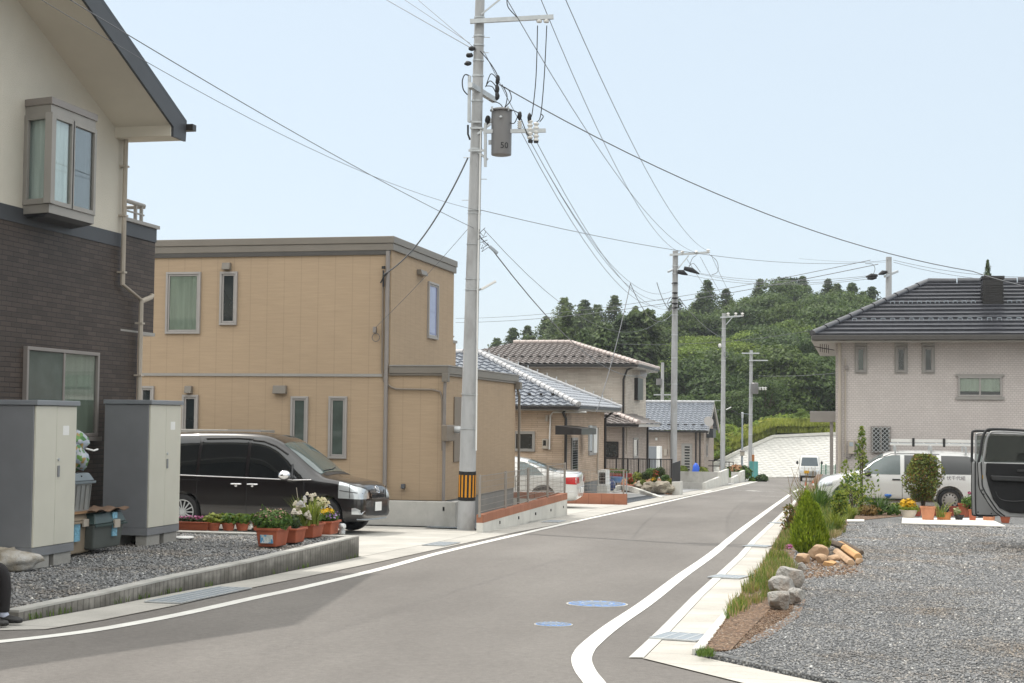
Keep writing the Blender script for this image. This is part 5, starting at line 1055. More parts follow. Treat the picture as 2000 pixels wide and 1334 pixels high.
def boulder(label, a, b, yy, dy, seed, mat=m_rock, group='boulders edging the flower bed', amp=.28, name='boulder'):
    p, q = PY(a[0], a[1], yy), PY(b[0], b[1], yy); c = ((p.x + q.x) / 2, yy, (p.z + q.z) / 2); t = thing(name, label, 'rock', (c[0], yy, q.z), group)
    MB().blob(c, ((q.x - p.x) / 2 * 1.06, dy, (p.z - q.z) / 2 * 1.1), 3, amp, seed).build('stone', mat, t, smooth=55); return t
yb1_, yb2, yb3 = 62.9, 61.8, 60.4
boulder('leftmost, pale boulder edging the flower bed', (1240, 941), (1262, 956), yb1_ + .3, .4, 1); boulder('middle rough boulder edging the flower bed', (1256, 941), (1281, 960), yb2 + .3, .4, 2); boulder('largest smooth boulder next to the dark panel and second pole', (1278, 941), (1313, 966), yb3 + .4, .5, 3)
bed = MB(); vs = []; n1, n2 = 16, 10
for i in range(n1 + 1):
    px = 1214 + 100 * i / n1; yf = 64.2 - 3.0 * i / n1
    for j in range(-1, n2 + 1):
        f_ = max(0, j) / n2; y = yf + (65.2 - yf) * f_; p = PY(px, 950 - 15 * f_ ** .7 if i < 10 else 947 - 12 * f_, y); z = p.z + rs.uniform(-.03, .03) - (.6 if j < 0 else 0); vs.append((p.x, y - (.02 if j < 0 else 0), z))
m2_ = n2 + 2
bed.add(vs, [(i * m2_ + j, i * m2_ + j + 1, (i + 1) * m2_ + j + 1, (i + 1) * m2_ + j) for i in range(n1) for j in range(n2 + 1)]); struct(bed, 'flower_bed', gravelmat('wood_chips', [(0, (.22, .08, .03)), (.6, (.42, .18, .07)), (1, (.55, .32, .16))], 14, .03), smooth=60)
mb = thing('brick_edging', 'low serrated brick edging at the left end of the flower bed', 'edging', PY(1216, 951, 64))
for i in range(10): p = PY(1216 + i * 2.6, 949.5 + i * .55, 64.1 - i * .12); MB().obox(p, (.045, .03, 0), (-.02, .06, 0), (.02, 0, .12)).build('brick', m_terra, mb)
bedpl = [(1245, 932, .5, GR2, 'pale yellow-green bushy plant at the left of the flower bed'), (1232, 940, .35, FLR, 'clump of dark red flowers at the left end of the flower bed'), (1262, 930, .45, GRD, 'dark green bush in the middle of the flower bed'), (1272, 925, .55, GR1, 'feathery green bush at the back of the flower bed'), (1281, 927, .45, FLR, 'reddish flowering plant near the back of the flower bed'), (1289, 922, .5, GRD, 'rounded dark shrub at the back right of the flower bed'), (1277, 938, .25, FLY, 'small orange-yellow flowers in the middle of the bed'), (1300, 936, .4, GR1, 'light green leafy plant next to the dark panel'), (1308, 944, .42, GR2, 'bright yellow-green shrub above the largest boulder'), (1256, 942, .25, GR2, 'low yellow-green tuft above the leftmost boulder'), (1280, 946, .3, GR1, 'bright green low plant above the middle boulder')]
for i, (px, py, s_, mt, lb_) in enumerate(bedpl):
    c = PY(px, py, 64.3 if py < 933 else 62.6 - (px - 1240) * .012); pl = plant('bed_plant', lb_, (c.x, c.y, c.z - s_ * .6), group='plants in the flower bed')
    leaves(MB(), (c.x, c.y, c.z + .02), (s_ * .50, s_ * .4, s_ * .42), 560, .055, rs, .5, .1).build('foliage', mt if mt not in (FLR, FLY) else GR1, pl)
    if mt in (FLR, FLY): leaves(MB(), (c.x, c.y - .1, c.z + .05), (s_ * .42, s_ * .35, s_ * .36), 70, .055, rs, .5, .3, 1).build('flowers', mt, pl)
yy = PG(1320, 967).y; a, b = PY(1312, 941, yy), PY(1328, 967, yy); t = thing('gate_post', 'short pale concrete post carrying the dark panel beside the flower bed', 'post', (a.x, yy, b.z)); MB().box((a.x, yy, b.z - .1), (b.x, yy + 1.0, a.z)).build('post', m_concpale, t, bevel=.015)
a2, b2_ = PY(1314, 903, yy + .3), PY(1326, 943, yy + .3); t = thing('notice_board', 'dark brown panel standing on the concrete post in front of the second pole', 'panel', (a2.x, yy, b2_.z)); MB().hexa([(a2.x, yy + .1, a.z + .001), (b2_.x, yy + .8, a.z + .001), (b2_.x - .03, yy + .85, a.z + .001), (a2.x - .03, yy + .15, a.z + .001), (a2.x, yy + .1, a2.z - .04), (b2_.x, yy + .8, a2.z + .06), (b2_.x - .03, yy + .85, a2.z + .06), (a2.x - .03, yy + .15, a2.z - .04)]).build('board', m_blackpipe, t)
def lotwall(label, px0, px1, py0, py1, ptop, xl_, endx=None):
    a, b = PG(px0, py0), PG(px1, py1); zt = PY(px0, ptop, a.y).z; t = thing('concrete_wall', label, 'wall', (a.x, a.y, a.z), 'low concrete lot walls along the far left of the street')
    W = .15; mb = MB(); mb.hexa([(a.x, a.y, a.z - .4), (b.x, b.y, a.z - .9), (b.x - W, b.y, a.z - .9), (a.x - W, a.y, a.z - .4), (a.x, a.y, zt), (b.x, b.y, zt), (b.x - W, b.y, zt), (a.x - W, a.y, zt)]); mb.build('side_wall', m_concpale, t)
    MB().box((xl_, a.y, a.z - .4), (a.x - W - .001, a.y + W, zt - .002)).build('front_wall', m_conc, t); return zt
lotwall('lowest concrete lot wall just past the second utility pole', 1378, 1406, 956, 950, 943, PG(1329, 955).x)
lotwall('taller concrete lot wall behind the lowest one, left of the striped third pole', 1407, 1423, 949.5, 946, 922, PY(1328, 920, PG(1407, 949).y).x)
lotwall('small concrete lot wall with planting below the third pole', 1432, 1447, 944.5, 941, 933, PY(1424, 935, PG(1432, 944).y).x)
lotwall('concrete lot wall holding shrubs near the teal panel', 1447, 1460, 942, 939, 922, PY(1428, 930, PG(1447, 942).y).x)
yy = PG(1480, 939).y; a, b = PY(1463, 901, yy), PY(1480, 939, yy); t = thing('teal_panel', 'folded teal sheet panel at the base of the fourth utility pole', 'panel', (a.x, yy, b.z))
mx_ = (a.x + b.x) / 2; mt = M('teal_sheet', (.10, .33, .32), .5, .1); MB().hexa([(a.x, yy + .2, b.z), (mx_, yy, b.z), (mx_, yy + .05, b.z), (a.x, yy + .25, b.z), (a.x, yy + .2, a.z), (mx_, yy, a.z), (mx_, yy + .05, a.z), (a.x, yy + .25, a.z)]).build('sheet', mt, t); MB().hexa([(mx_ + .01, yy, b.z), (b.x, yy + .25, b.z), (b.x, yy + .3, b.z), (mx_ + .01, yy + .05, b.z), (mx_ + .01, yy, a.z), (b.x, yy + .25, a.z), (b.x, yy + .3, a.z), (mx_ + .01, yy + .05, a.z)]).build('sheet', mt, t)
for (x0, x1, y0, y1, yy, lb_) in ((1378, 1407, 899, 921, 104, 'low pipe railing beyond the far bungalow'), (1416, 1432, 902, 922, 106, 'short dark railing beside the third utility pole')):
    a, b = PY(x0, y0, yy), PY(x1, y1, yy); t = thing('pipe_railing', lb_, 'railing', (a.x, yy, b.z)); 
    for f_ in (0, .5, 1): x = a.x + (b.x - a.x) * f_; MB().box((x - .03, yy - .03, b.z - .6), (x + .03, yy + .03, a.z)).build('post', m_blackpipe, t)
    for f_ in (0.02, .5): z = a.z + (b.z - a.z) * f_; MB().box((a.x, yy - .02, z - .03), (b.x, yy + .02, z + .03)).build('rail', m_blackpipe, t)
for (px, py, s_, mt, lb_) in ((1332, 918, .5, GR2, 'small yellow-green shrub below the lattice door of the far bungalow'), (1372, 921, .5, GR2, 'pale tuft of leaves above the taller concrete lot wall'), (1428, 925, .7, GR1, 'green shrub just right of the striped third pole'), (1437, 918, .6, FLR, 'peach coloured flowering shrub near the street lamp post'), (1452, 922, .7, GR1, 'green bush above the planted concrete wall'), (1488, 935, .5, GRD, 'small dark green bush at the end of the street'), (1470, 938, .3, GR1, 'low weeds at the foot of the teal panel')):
    c = PY(px, py, 100); pl = plant('roadside_shrub', lb_, (c.x, 100, c.z - s_ * .5), group='shrubs along the far left of the street'); leaves(MB(), c, (s_ * .8, s_ * .6, s_ * .6), 200, .2, rs, .5, .1).build('foliage', mt if mt is not FLR else leafmat('peach_petals', (.5, .25, .12), (.65, .42, .25)), pl)
m_skin = M('skin', (.45, .27, .18), .55, .05); m_trous = M('dark_trousers', (.012, .010, .011), .85, .2); m_shoe = M('black_shoe', (.01, .009, .009), .45, .2); m_sock = M('pale_sock', (.42, .45, .55), .8, .1)
def patt():
    m, t, N, L, B = nt('black_white_print'); vo = N.new('ShaderNodeTexVoronoi'); vo.feature = 'DISTANCE_TO_EDGE'; vo.inputs['Scale'].default_value = 45; L.new(coords(N, L, (1, 1, .6)), vo.inputs['Vector'])
    L.new(ramp(N, L, vo.outputs[0], [(.05, (.03, .03, .05)), (.14, (.55, .57, .68))]), B.inputs['Base Color']); B.inputs['Roughness'].default_value = .8; return m
def skinmesh(name, nodes, edges, mat, parent, sub=2):
    me = bpy.data.meshes.new(name); off = top(parent).location; me.from_pydata([tuple(Vector(p[:3]) - off) for p in nodes], edges, []); o = bpy.data.objects.new(name, me); COL.objects.link(o)
    o.modifiers.new('skin', 'SKIN').use_smooth_shade = True; s = o.modifiers.new('sub', 'SUBSURF'); s.levels = s.render_levels = sub
    for v, p in zip(me.skin_vertices[0].data, nodes): v.radius = (p[3], p[3]) if len(p) == 4 else (p[3], p[4])
    me.skin_vertices[0].data[0].use_root = True
    dg = bpy.context.evaluated_depsgraph_get(); m2 = bpy.data.meshes.new_from_object(o.evaluated_get(dg)); m2.name = name; o.modifiers.clear(); o.data = m2; m2.materials.clear(); m2.materials.append(mat); m2.polygons.foreach_set('use_smooth', [True] * len(m2.polygons))
    o.parent = parent; return o
foot = PG(-12, 1224, .012); fx, fy, fz = foot
per = thing('person', 'seated person in dark trousers, patterned top and black shoes at the left edge', 'person', foot)
d = Vector((math.cos(YAW), math.sin(YAW), 0)); s_ = Vector((-d.y, d.x, 0))                       # faces to the right of the picture
K = lambda u, v, z, *r: tuple(Vector((fx, fy, fz)) + d * u + s_ * v + Vector((0, 0, z))) + r
hip = (-.50, .08, .44)
body = [K(-.50, .08, .46, .15), K(-.52, .08, .62, .14), K(-.50, .08, .80, .15), K(-.46, .08, .95, .16), K(-.44, .08, 1.05, .07), K(-.42, .08, 1.13, .055), K(-.41, .08, 1.24, .085), K(-.405, .08, 1.30, .07),
        K(-.44, -.10, .98, .06), K(-.36, -.16, .76, .05), K(-.26, -.10, .64, .04), K(-.20, -.06, .64, .03), K(-.44, .26, .98, .06), K(-.36, .30, .76, .05), K(-.26, .22, .64, .04), K(-.20, .18, .64, .03),
        K(-.42, 0.0, .46, .10), K(-.06, 0, .46, .065), K(-.03, 0, .25, .052), K(-.05, 0, .09, .04), K(-.42, .18, .46, .10), K(-.02, .19, .45, .065), K(.02, .19, .25, .052), K(.01, .19, .09, .04)]
ed = [(0, 1), (1, 2), (2, 3), (3, 4), (4, 5), (5, 6), (6, 7), (3, 8), (8, 9), (9, 10), (10, 11), (3, 12), (12, 13), (13, 14), (14, 15), (0, 16), (16, 17), (17, 18), (18, 19), (0, 20), (20, 21), (21, 22), (22, 23)]
skinmesh('body', body, ed, m_skin, per)
for k_, (v0, u0_) in enumerate(((0, -.05), (.19, .01))):
    skinmesh('trousers', [K(-.46, .09, .46, .15), K(-.42, v0, .46, .115), K(u0_ - .02, v0, .465, .074), K(u0_ + .01, v0, .30, .062), K(u0_ - .0, v0, .11, .06), K(u0_ - .0, v0, .095, .056)], [(0, 1), (1, 2), (2, 3), (3, 4), (4, 5)], m_trous, per)
    skinmesh('sock', [K(u0_, v0, .14, .045), K(u0_, v0, .07, .045), K(u0_ + .05, v0, .05, .04)], [(0, 1), (1, 2)], m_sock, per)
    skinmesh('shoe', [K(u0_ - .05, v0, .045, .045, .04), K(u0_ + .03, v0, .04, .045, .042), K(u0_ + .12, v0, .032, .046, .032), K(u0_ + .18, v0, .026, .036, .024)], [(0, 1), (1, 2), (2, 3)], m_shoe, per)
skinmesh('patterned_top', [K(-.50, .08, .50, .19), K(-.52, .08, .64, .165), K(-.50, .08, .80, .17), K(-.46, .08, .96, .175), K(-.44, .08, 1.05, .09), K(-.44, -.11, .98, .08), K(-.36, -.17, .77, .065), K(-.28, -.11, .66, .055), K(-.44, .27, .98, .08), K(-.36, .31, .77, .065), K(-.28, .23, .66, .055), K(-.25, .06, .50, .15), K(-.06, .03, .50, .10), K(-.0, .0, .47, .075)], [(0, 1), (1, 2), (2, 3), (3, 4), (3, 5), (5, 6), (6, 7), (3, 8), (8, 9), (9, 10), (0, 11), (11, 12), (12, 13)], patt(), per)
skinmesh('hair', [K(-.44, .08, 1.22, .075), K(-.44, .08, 1.29, .092), K(-.42, .08, 1.34, .075)], [(0, 1), (1, 2)], m_black, per)
for v in (-.08, .24):
    for k_ in range(4): skinmesh('finger', [K(-.20, v + .018 * k_ - .01, .64, .012), K(-.15, v + .018 * k_ - .01, .635, .009), K(-.12, v + .018 * k_ - .01, .62, .008)], [(0, 1), (1, 2)], m_skin, per, 1)
st_ = thing('stool', 'low stool under the seated person, cut by the left edge', 'stool', K(-.5, .08, 0)); a = Vector(K(-.5, .08, .31)); MB().box(a - Vector((.17, .17, .03)), a + Vector((.17, .17, 0))).build('seat', m_wood, st_, bevel=.01)
for i in (-1, 1):
    for j in (-1, 1): MB().box((a.x + i * .13 - .02, a.y + j * .13 - .02, zg(a.y) ), (a.x + i * .13 + .02, a.y + j * .13 + .02, a.z - .03)).build('leg', m_wood, st_)
def paint(name, col, rough=.25, coat=1, metal=0): return M(name, col, rough, .03, 1, metal=metal, coat=coat, spec=.5)
m_vanp = paint('aubergine_black_paint', (.0035, .0022, .003), .28)
m_whitep = paint('white_car_paint', (.60, .60, .585), .35)
m_silver = paint('silver_white_paint', (.66, .66, .65), .35)
m_carglass = M('tinted_car_glass', (.008, .010, .011), .04, .1, 1, spec=.9)
m_carglass2 = M('pale_car_glass', (.07, .10, .10), .04, .2, 1, spec=1)
m_lamp = M('headlamp_glass', (.55, .58, .60), .08, .10, 8, metal=.5, spec=1)
m_red = M('red_lamp', (.45, .012, .012), .15, .2, 10); m_plate = M('number_plate_white', (.75, .75, .74), .5, .03); m_plate_y = M('number_plate_yellow', (.70, .38, .02), .5, .03)
m_trimb = M('black_trim', (.02, .02, .021), .5, .1); m_interior = M('dark_interior', (.02, .02, .022), .8, .2)
def carbody(st, mat, parent, arches=(), name='body', sub=2, wr=.36, width=None):
    """st: list of (x, zbot, zbelt, ztop, wlow, wbelt, wtop)"""
    bm = bmesh.new(); rows = []
    for (x, zb, zs, zt, wl, wbt, wt) in st:
        half = [(0, zb), (wl * .8, zb), (wl, zb + .06), (wl * 1.0, zb + (zs - zb) * .35), (wbt, zb + (zs - zb) * .72), (wbt * .985, zs), (wt + (wbt - wt) * .45, zs + (zt - zs) * .5), (wt, zt - min(.10, (zt - zs) * .35)), (wt * .86, zt - .012), (wt * .5, zt + .008), (0, zt + .014)]
        ring = [(x, y, z) for y, z in half] + [(x, -y, z) for y, z in half[-2:0:-1]]; rows.append([bm.verts.new(p) for p in ring])
    n = len(rows[0])
    for a, b in zip(rows, rows[1:]):
        for i in range(n): bm.faces.new((a[i], a[(i + 1) % n], b[(i + 1) % n], b[i]))
    bm.faces.new(rows[0]); bm.faces.new(rows[-1][::-1]); bmesh.ops.recalc_face_normals(bm, faces=bm.faces)
    me = bpy.data.meshes.new(name); bm.to_mesh(me); bm.free(); o = bpy.data.objects.new(name, me); COL.objects.link(o)
    s = o.modifiers.new('s', 'SUBSURF'); s.levels = s.render_levels = sub
    dg = bpy.context.evaluated_depsgraph_get(); m0 = bpy.data.meshes.new_from_object(o.evaluated_get(dg))
    bm = bmesh.new(); bm.from_mesh(m0); bvh = BVHTree.FromBMesh(bm); bm.free()
    if arches:
        cut = MB()
        for (ax, az, r_) in arches:
            for sd in (-1, 1): cut.lathe((ax, sd * .55, az), [(r_, 0), (r_, .9)], 28, (0, sd, 0))
        for i, _ in enumerate([0]):
            c = cut.build('cutter', None); b = o.modifiers.new('b', 'BOOLEAN'); b.operation = 'DIFFERENCE'; b.object = c; b.solver = 'EXACT'; b.use_self = True
        dg = bpy.context.evaluated_depsgraph_get(); m0 = bpy.data.meshes.new_from_object(o.evaluated_get(dg)); bpy.data.objects.remove(c)
    o.modifiers.clear(); o.data = m0; m0.name = name; m0.materials.clear(); m0.materials.append(mat); m0.polygons.foreach_set('use_smooth', [True] * len(m0.polygons)); m0.set_sharp_from_angle(angle=R(50)); o.parent = parent
    return o, bvh
def decal(bvh, outline, axis, name, mat, parent, off=.004, step=.07, thick=0, label=None, smooth=60):
    """a patch laid on the body, seen along axis: 'y-' near side (-y), 'y+', 'x+' nose, 'x-' tail, 'z'"""
    bm = bmesh.new(); ax = axis[0]; sgn = -1 if axis.endswith('-') else 1
    f3 = {'y': lambda a, b: Vector((a, sgn * 3, b)), 'x': lambda a, b: Vector((sgn * 4, a, b)), 'z': lambda a, b: Vector((a, b, 4))}[ax]
    dr = {'y': Vector((0, -sgn, 0)), 'x': Vector((-sgn, 0, 0)), 'z': Vector((0, 0, -1))}[ax]
    vs = [bm.verts.new(f3(*p)) for p in outline]; bm.faces.new(vs)
    ia, ib = {'y': (0, 2), 'x': (1, 2), 'z': (0, 1)}[ax]
    for k in (ia, ib):
        lo = min(v.co[k] for v in bm.verts); hi = max(v.co[k] for v in bm.verts); n = int((hi - lo) / step)
        for i in range(1, n + 1):
            co = Vector((0, 0, 0)); co[k] = lo + (hi - lo) * i / (n + 1); no = Vector((0, 0, 0)); no[k] = 1
            bmesh.ops.bisect_plane(bm, geom=bm.verts[:] + bm.edges[:] + bm.faces[:], plane_co=co, plane_no=no)
    bmesh.ops.triangulate(bm, faces=bm.faces[:])
    for v in bm.verts:
        h = bvh.ray_cast(v.co, dr)
        if h[0] is None: 
            q = v.co.copy(); h = bvh.find_nearest(q + dr * 2.2)
        no = h[1] if h[1].dot(dr) < 0 else -h[1]; v.co = h[0] + no * off
    bm.normal_update()
    if sum((f.normal.dot(dr) * f.calc_area() for f in bm.faces)) > 0: bmesh.ops.reverse_faces(bm, faces=bm.faces[:])
    me = bpy.data.meshes.new(name); bm.to_mesh(me); bm.free(); me.materials.append(mat); me.polygons.foreach_set('use_smooth', [True] * len(me.polygons))
    o = bpy.data.objects.new(name, me); COL.objects.link(o); o.parent = parent
    if thick: s = o.modifiers.new('t', 'SOLIDIFY'); s.thickness = thick; s.offset = 1
    if label: o['label'] = label
    return o
def seam(bvh, pts, axis, parent, w=.008, name='panel_gap', mat=None, off=.002):
    """thin line following the body"""
    out = []
    pts = [Vector((p[0], p[1])) for p in pts]; dense = []
    for a, b in zip(pts, pts[1:]):
        n = max(1, int((b - a).length / .08)); dense += [a.lerp(b, i / n) for i in range(n)]
    dense.append(pts[-1]); sgn = -1 if axis.endswith('-') else 1; P3 = []
    for p in dense:
        o_, dr = {'y': (Vector((p.x, sgn * 3, p.y)), Vector((0, -sgn, 0))), 'x': (Vector((sgn * 4, p.x, p.y)), Vector((-sgn, 0, 0))), 'z': (Vector((p.x, p.y, 4)), Vector((0, 0, -1)))}[axis[0]]
        h = bvh.ray_cast(o_, dr)
        if h[0] is not None: P3.append(h[0] + (h[1] if h[1].dot(dr) < 0 else -h[1]) * off)
    if len(P3) > 1: return MB().tube(P3, w, 5).build(name, mat or m_black, parent, smooth=80)
def wheel(parent, x, y, r, w=.2, spokes=10, rimmat=None, cap=False, rr_=.68):
    sd = -1 if y < 0 else 1; rimmat = rimmat or m_galv; c = (x, y - sd * w, r); n = 36
    tyre = MB().lathe(c, [(r * .70, 0), (r * .93, 0), (r, .03), (r, w - .03), (r * .95, w - .004), (r * (rr_ + .03), w), (r * rr_, w - .02), (r * rr_, 0)], n, (0, sd, 0), closed=True).build('wheel', m_black, parent, smooth=40)
    rim = MB().lathe(c, [(r * rr_, w - .05), (r * rr_, w - .008), (r * (rr_ - .05), w - .010), (r * (rr_ - .08), w - .06)], n, (0, sd, 0), closed=True)
    MB().lathe(c, [(r * (rr_ - .01), w - .10), (r * .05, w - .10)], n, (0, sd, 0)).build('brake_disc', m_trimb, tyre)
    if cap:
        rim.lathe(c, [(r * (rr_ - .06), w - .025), (r * .35, w + .004), (r * .18, w + .006)], n, (0, sd, 0)); rim.build('rim', rimmat, tyre, smooth=40); h = MB()
        for i in range(spokes):
            a = i * 2 * math.pi / spokes; q = Vector((math.cos(a), 0, math.sin(a))); cc = Vector(c) + Vector((0, sd * (w - .007), 0)) + q * r * .50; h.obox(cc, q * r * .07, Vector((-q.z, 0, q.x)) * r * .055, (0, .004 * sd, 0))
        h.build('rim_pattern', m_black, tyre)
    else:
        for i in range(spokes):
            a = i * 2 * math.pi / spokes; q = Vector((math.cos(a), 0, math.sin(a))); cc = Vector(c) + Vector((0, sd * (w - .03), 0)); rim.bar(cc + q * r * .1, cc + q * r * (rr_ - .03), .022, .02, (0, 1, 0))
        rim.lathe(Vector(c), [(r * .16, w - .05), (r * .14, w - .012)], 16, (0, sd, 0)); rim.build('rim', rimmat, tyre, smooth=40)
    return tyre
def mirror_(parent, x, y, z, mat, sd, sx=.11, sz=.09, sy=.11):
    MB().blob((x, y + sd * sy, z), (sx * .8, sy, sz), 3, .02, 1).build('door_mirror', mat, parent, smooth=60)
def text_mesh(txt, size, name, mat, parent, fn, font=None):
    cu = bpy.data.curves.new(name, 'FONT'); cu.body = txt; cu.size = size; cu.align_x = 'CENTER'; cu.extrude = 0; cu.resolution_u = 3
    o = bpy.data.objects.new(name, cu); COL.objects.link(o); dg = bpy.context.evaluated_depsgraph_get(); dg.update(); me = bpy.data.meshes.new_from_object(o.evaluated_get(dg)); bpy.data.objects.remove(o); me.name = name
    for v in me.vertices: v.co = Vector(fn(v.co.x, v.co.y)) - top(parent).location
    me.materials.clear(); me.materials.append(mat); ob = bpy.data.objects.new(name, me); COL.objects.link(ob); ob.parent = parent; return ob
van = thing('minivan', 'glossy aubergine-black minivan parked on the driveway of the tan house', 'minivan', (0, 0, 0))
st = [(-2.30, .38, .98, 1.62, .72, .76, .60), (-2.27, .28, 1.0, 1.72, .80, .81, .66), (-2.15, .22, 1.02, 1.80, .84, .85, .70), (-1.5, .2, 1.02, 1.845, .85, .86, .72), (-.6, .2, 1.0, 1.855, .85, .86, .73), (-.1, .2, .99, 1.845, .85, .86, .73),
      (.22, .2, .985, 1.80, .85, .86, .73), (.50, .2, .98, 1.66, .85, .86, .71), (.85, .2, .975, 1.42, .85, .86, .70), (1.15, .2, .97, 1.18, .85, .86, .70), (1.36, .2, .965, 1.06, .85, .86, .72), (1.62, .2, .94, 1.02, .85, .85, .73), (1.88, .22, .89, .97, .84, .83, .71), (2.02, .24, .82, .93, .81, .81, .67), (2.09, .26, .70, .85, .77, .77, .62), (2.12, .32, .56, .70, .69, .68, .54)]
ob, bv = carbody(st, m_vanp, van, [(1.36, .34, .395), (-1.465, .34, .395)])
S = 'y-'
for sd in ('y-', 'y+'):
    decal(bv, [(-.12, 1.01), (.60, 1.0), (1.10, 1.0), (1.0, 1.12), (.82, 1.28), (.58, 1.47), (.34, 1.62), (.12, 1.69), (-.12, 1.71)], sd, 'front_side_window', m_carglass, van)
    decal(bv, [(-1.13, 1.035), (-.20, 1.015), (-.18, 1.70), (-.22, 1.725), (-1.04, 1.735), (-1.12, 1.70)], sd, 'sliding_door_window', m_carglass, van)
    decal(bv, [(-2.12, 1.06), (-1.20, 1.04), (-1.18, 1.735), (-1.9, 1.71), (-2.02, 1.62)], sd, 'rear_side_window', m_carglass, van)
    seam(bv, [(-2.1, 1.035), (-1.1, 1.015), (-.05, .995), (.8, .975), (1.12, .985)], sd, van, .012, 'chrome_strip', m_chrome)
    for x in (-1.165, -.155): seam(bv, [(x, 1.0), (x - .0, .6), (x, .28)], sd, van, .006)
    seam(bv, [(.98, .96), (1.0, .7), (.95, .42), (.90, .28)], sd, van, .006); seam(bv, [(-1.1, .93), (-2.2, .95)], sd, van, .006); seam(bv, [(-1.0, .27), (.92, .27)], sd, van, .01, 'side_sill', m_chrome)
    seam(bv, [(-1.05, 1.71), (-.4, 1.725), (-.09, 1.71)], sd, van, .018, 'rain_visor', m_trimb, .02); seam(bv, [(-.10, 1.695), (.12, 1.675), (.36, 1.59), (.60, 1.44)], sd, van, .018, 'rain_visor', m_trimb, .02)
    seam(bv, [(.72, 1.26), (.74, 1.0)], sd, van, .022, 'quarter_pillar', m_vanp, .002)
    seam(bv, [(1.68, .80), (2.08, .75)], sd, van, .007, 'lamp_divider', m_trimb, .010); seam(bv, [(1.88, .66), (1.86, .90)], sd, van, .006, 'lamp_divider', m_trimb, .010)
    for x in (-.37, -.04): h = bv.ray_cast(Vector((x, -3 if sd == 'y-' else 3, .88)), Vector((0, 1 if sd == 'y-' else -1, 0)))[0]; s_ = -1 if sd == 'y-' else 1; MB().tube([h + Vector((-.10, s_ * .0, 0)), h + Vector((-.08, s_ * .035, 0)), h + Vector((.08, s_ * .035, 0)), h + Vector((.10, 0, 0))], .016, 8).build('door_handle', m_chrome, van, smooth=50); MB().blob(h + Vector((0, s_ * .006, -.035)), (.03, .012, .02), 2, 0).build('handle_cup', m_chrome, van, smooth=60)
    decal(bv, [(1.66, .66), (2.085, .645), (2.10, .76), (2.0, .86), (1.78, .93), (1.66, .955)], sd, 'headlight', m_lamp, van, .008, .05)
    decal(bv, [(1.92, .37), (2.09, .37), (2.11, .43), (1.98, .49), (1.92, .48)], sd, 'fog_lamp', m_lamp, van, .006, .05)
    sg = -1 if sd == 'y-' else 1; mirror_(van, .66, sg * .88, 1.06, m_chrome, sg, .15, .095, .12)
W2 = [(-.62, 1.04), (.62, 1.04), (.58, 1.25), (.50, 1.60), (-.50, 1.60), (-.58, 1.25)]
decal(bv, [(.48, -.62), (1.26, -.68), (1.26, .68), (.48, .62)], 'z', 'windscreen', m_carglass2, van, .005, .12)
decal(bv, [(1.28, -.62), (1.36, -.62), (1.36, .62), (1.28, .62)], 'z', 'scuttle', m_trimb, van, .006)
decal(bv, [(-.34, .655), (.34, .655), (.36, .73), (-.36, .73)], 'x+', 'grille', m_chrome, van, .010, .05)
for k in range(14):
    y = -.33 + k * .05; seam(bv, [(y, .66), (y + .03, .725)], 'x+', van, .006, 'grille_bar', m_black, .014)
seam(bv, [(-.40, .80), (-.36, .745), (0, .735), (.36, .745), (.40, .80)], 'x+', van, .010, 'grille_surround', m_black)
decal(bv, [(-.52, .36), (.52, .36), (.60, .50), (-.60, .50)], 'x+', 'lower_grille', m_trimb, van, .006)
seam(bv, [(-.75, .285), (-.4, .27), (.4, .27), (.75, .285)], 'x+', van, .016, 'front_lip', m_galv2)
h = bv.ray_cast(Vector((4, 0, .46)), Vector((-1, 0, 0)))[0]; MB().box((h.x + .01, -.165, .42), (h.x + .03, .165, .585)).build('number_plate', m_plate, van, bevel=.006)
h = bv.ray_cast(Vector((4, 0, .81)), Vector((-1, 0, 0)))[0]; nx = Vector((.9, 0, .42)).normalized(); e_ = MB().lathe(h + nx * .01, [(.078, 0), (.078, .014), (.064, .014), (.064, 0)], 28, nx, closed=True)
a_ = h + nx * .02; up_ = Vector((-.42, 0, .9)).normalized(); e_.tube([a_ + Vector((0, -.045, 0)) + up_ * .045, a_ - up_ * .04, a_ + Vector((0, .045, 0)) + up_ * .045], .010, 6); e_.tube([a_ + Vector((0, -.05, 0)), a_ + Vector((0, .05, 0))], .007, 6); e_.build('emblem', m_chrome, van, smooth=50)
decal(bv, [(-.62, 1.05), (.62, 1.05), (.55, 1.55), (-.55, 1.55)], 'x-', 'rear_window', m_carglass, van); 
for s_ in (-1, 1): decal(bv, [(s_ * .66, .95), (s_ * .76, .95), (s_ * .70, 1.5), (s_ * .62, 1.5)], 'x-', 'tail_light', m_red, van)
for x in (1.36, -1.465):
    for y in (-.835, .835): wheel(van, x, y, .335, .21, 14, m_galv, rr_=.70)
seam(bv, [(1.22, -.5), (1.20, 0), (1.14, .3)], 'z', van, .010, 'wiper', m_black, .012)
decal(bv, [(-.79, .645), (-.46, .655), (-.50, .80), (-.79, .88)], 'x+', 'headlight', m_lamp, van, .009, .05); decal(bv, [(.79, .645), (.46, .655), (.50, .80), (.79, .88)], 'x+', 'headlight', m_lamp, van, .009, .05)
fw = PG(636, 1043, .016); van.rotation_euler = (0, 0, R(-1.5)); van.location = (fw.x - 1.36 - .02, fw.y + .83, zg(fw.y + .8) + .016)
van.rotation_euler = (math.atan(SL) * 1, 0, R(-2))
wag = thing('white_wagon', 'white station wagon with ladders on its roof rack parked before the mosaic tile house', 'car')
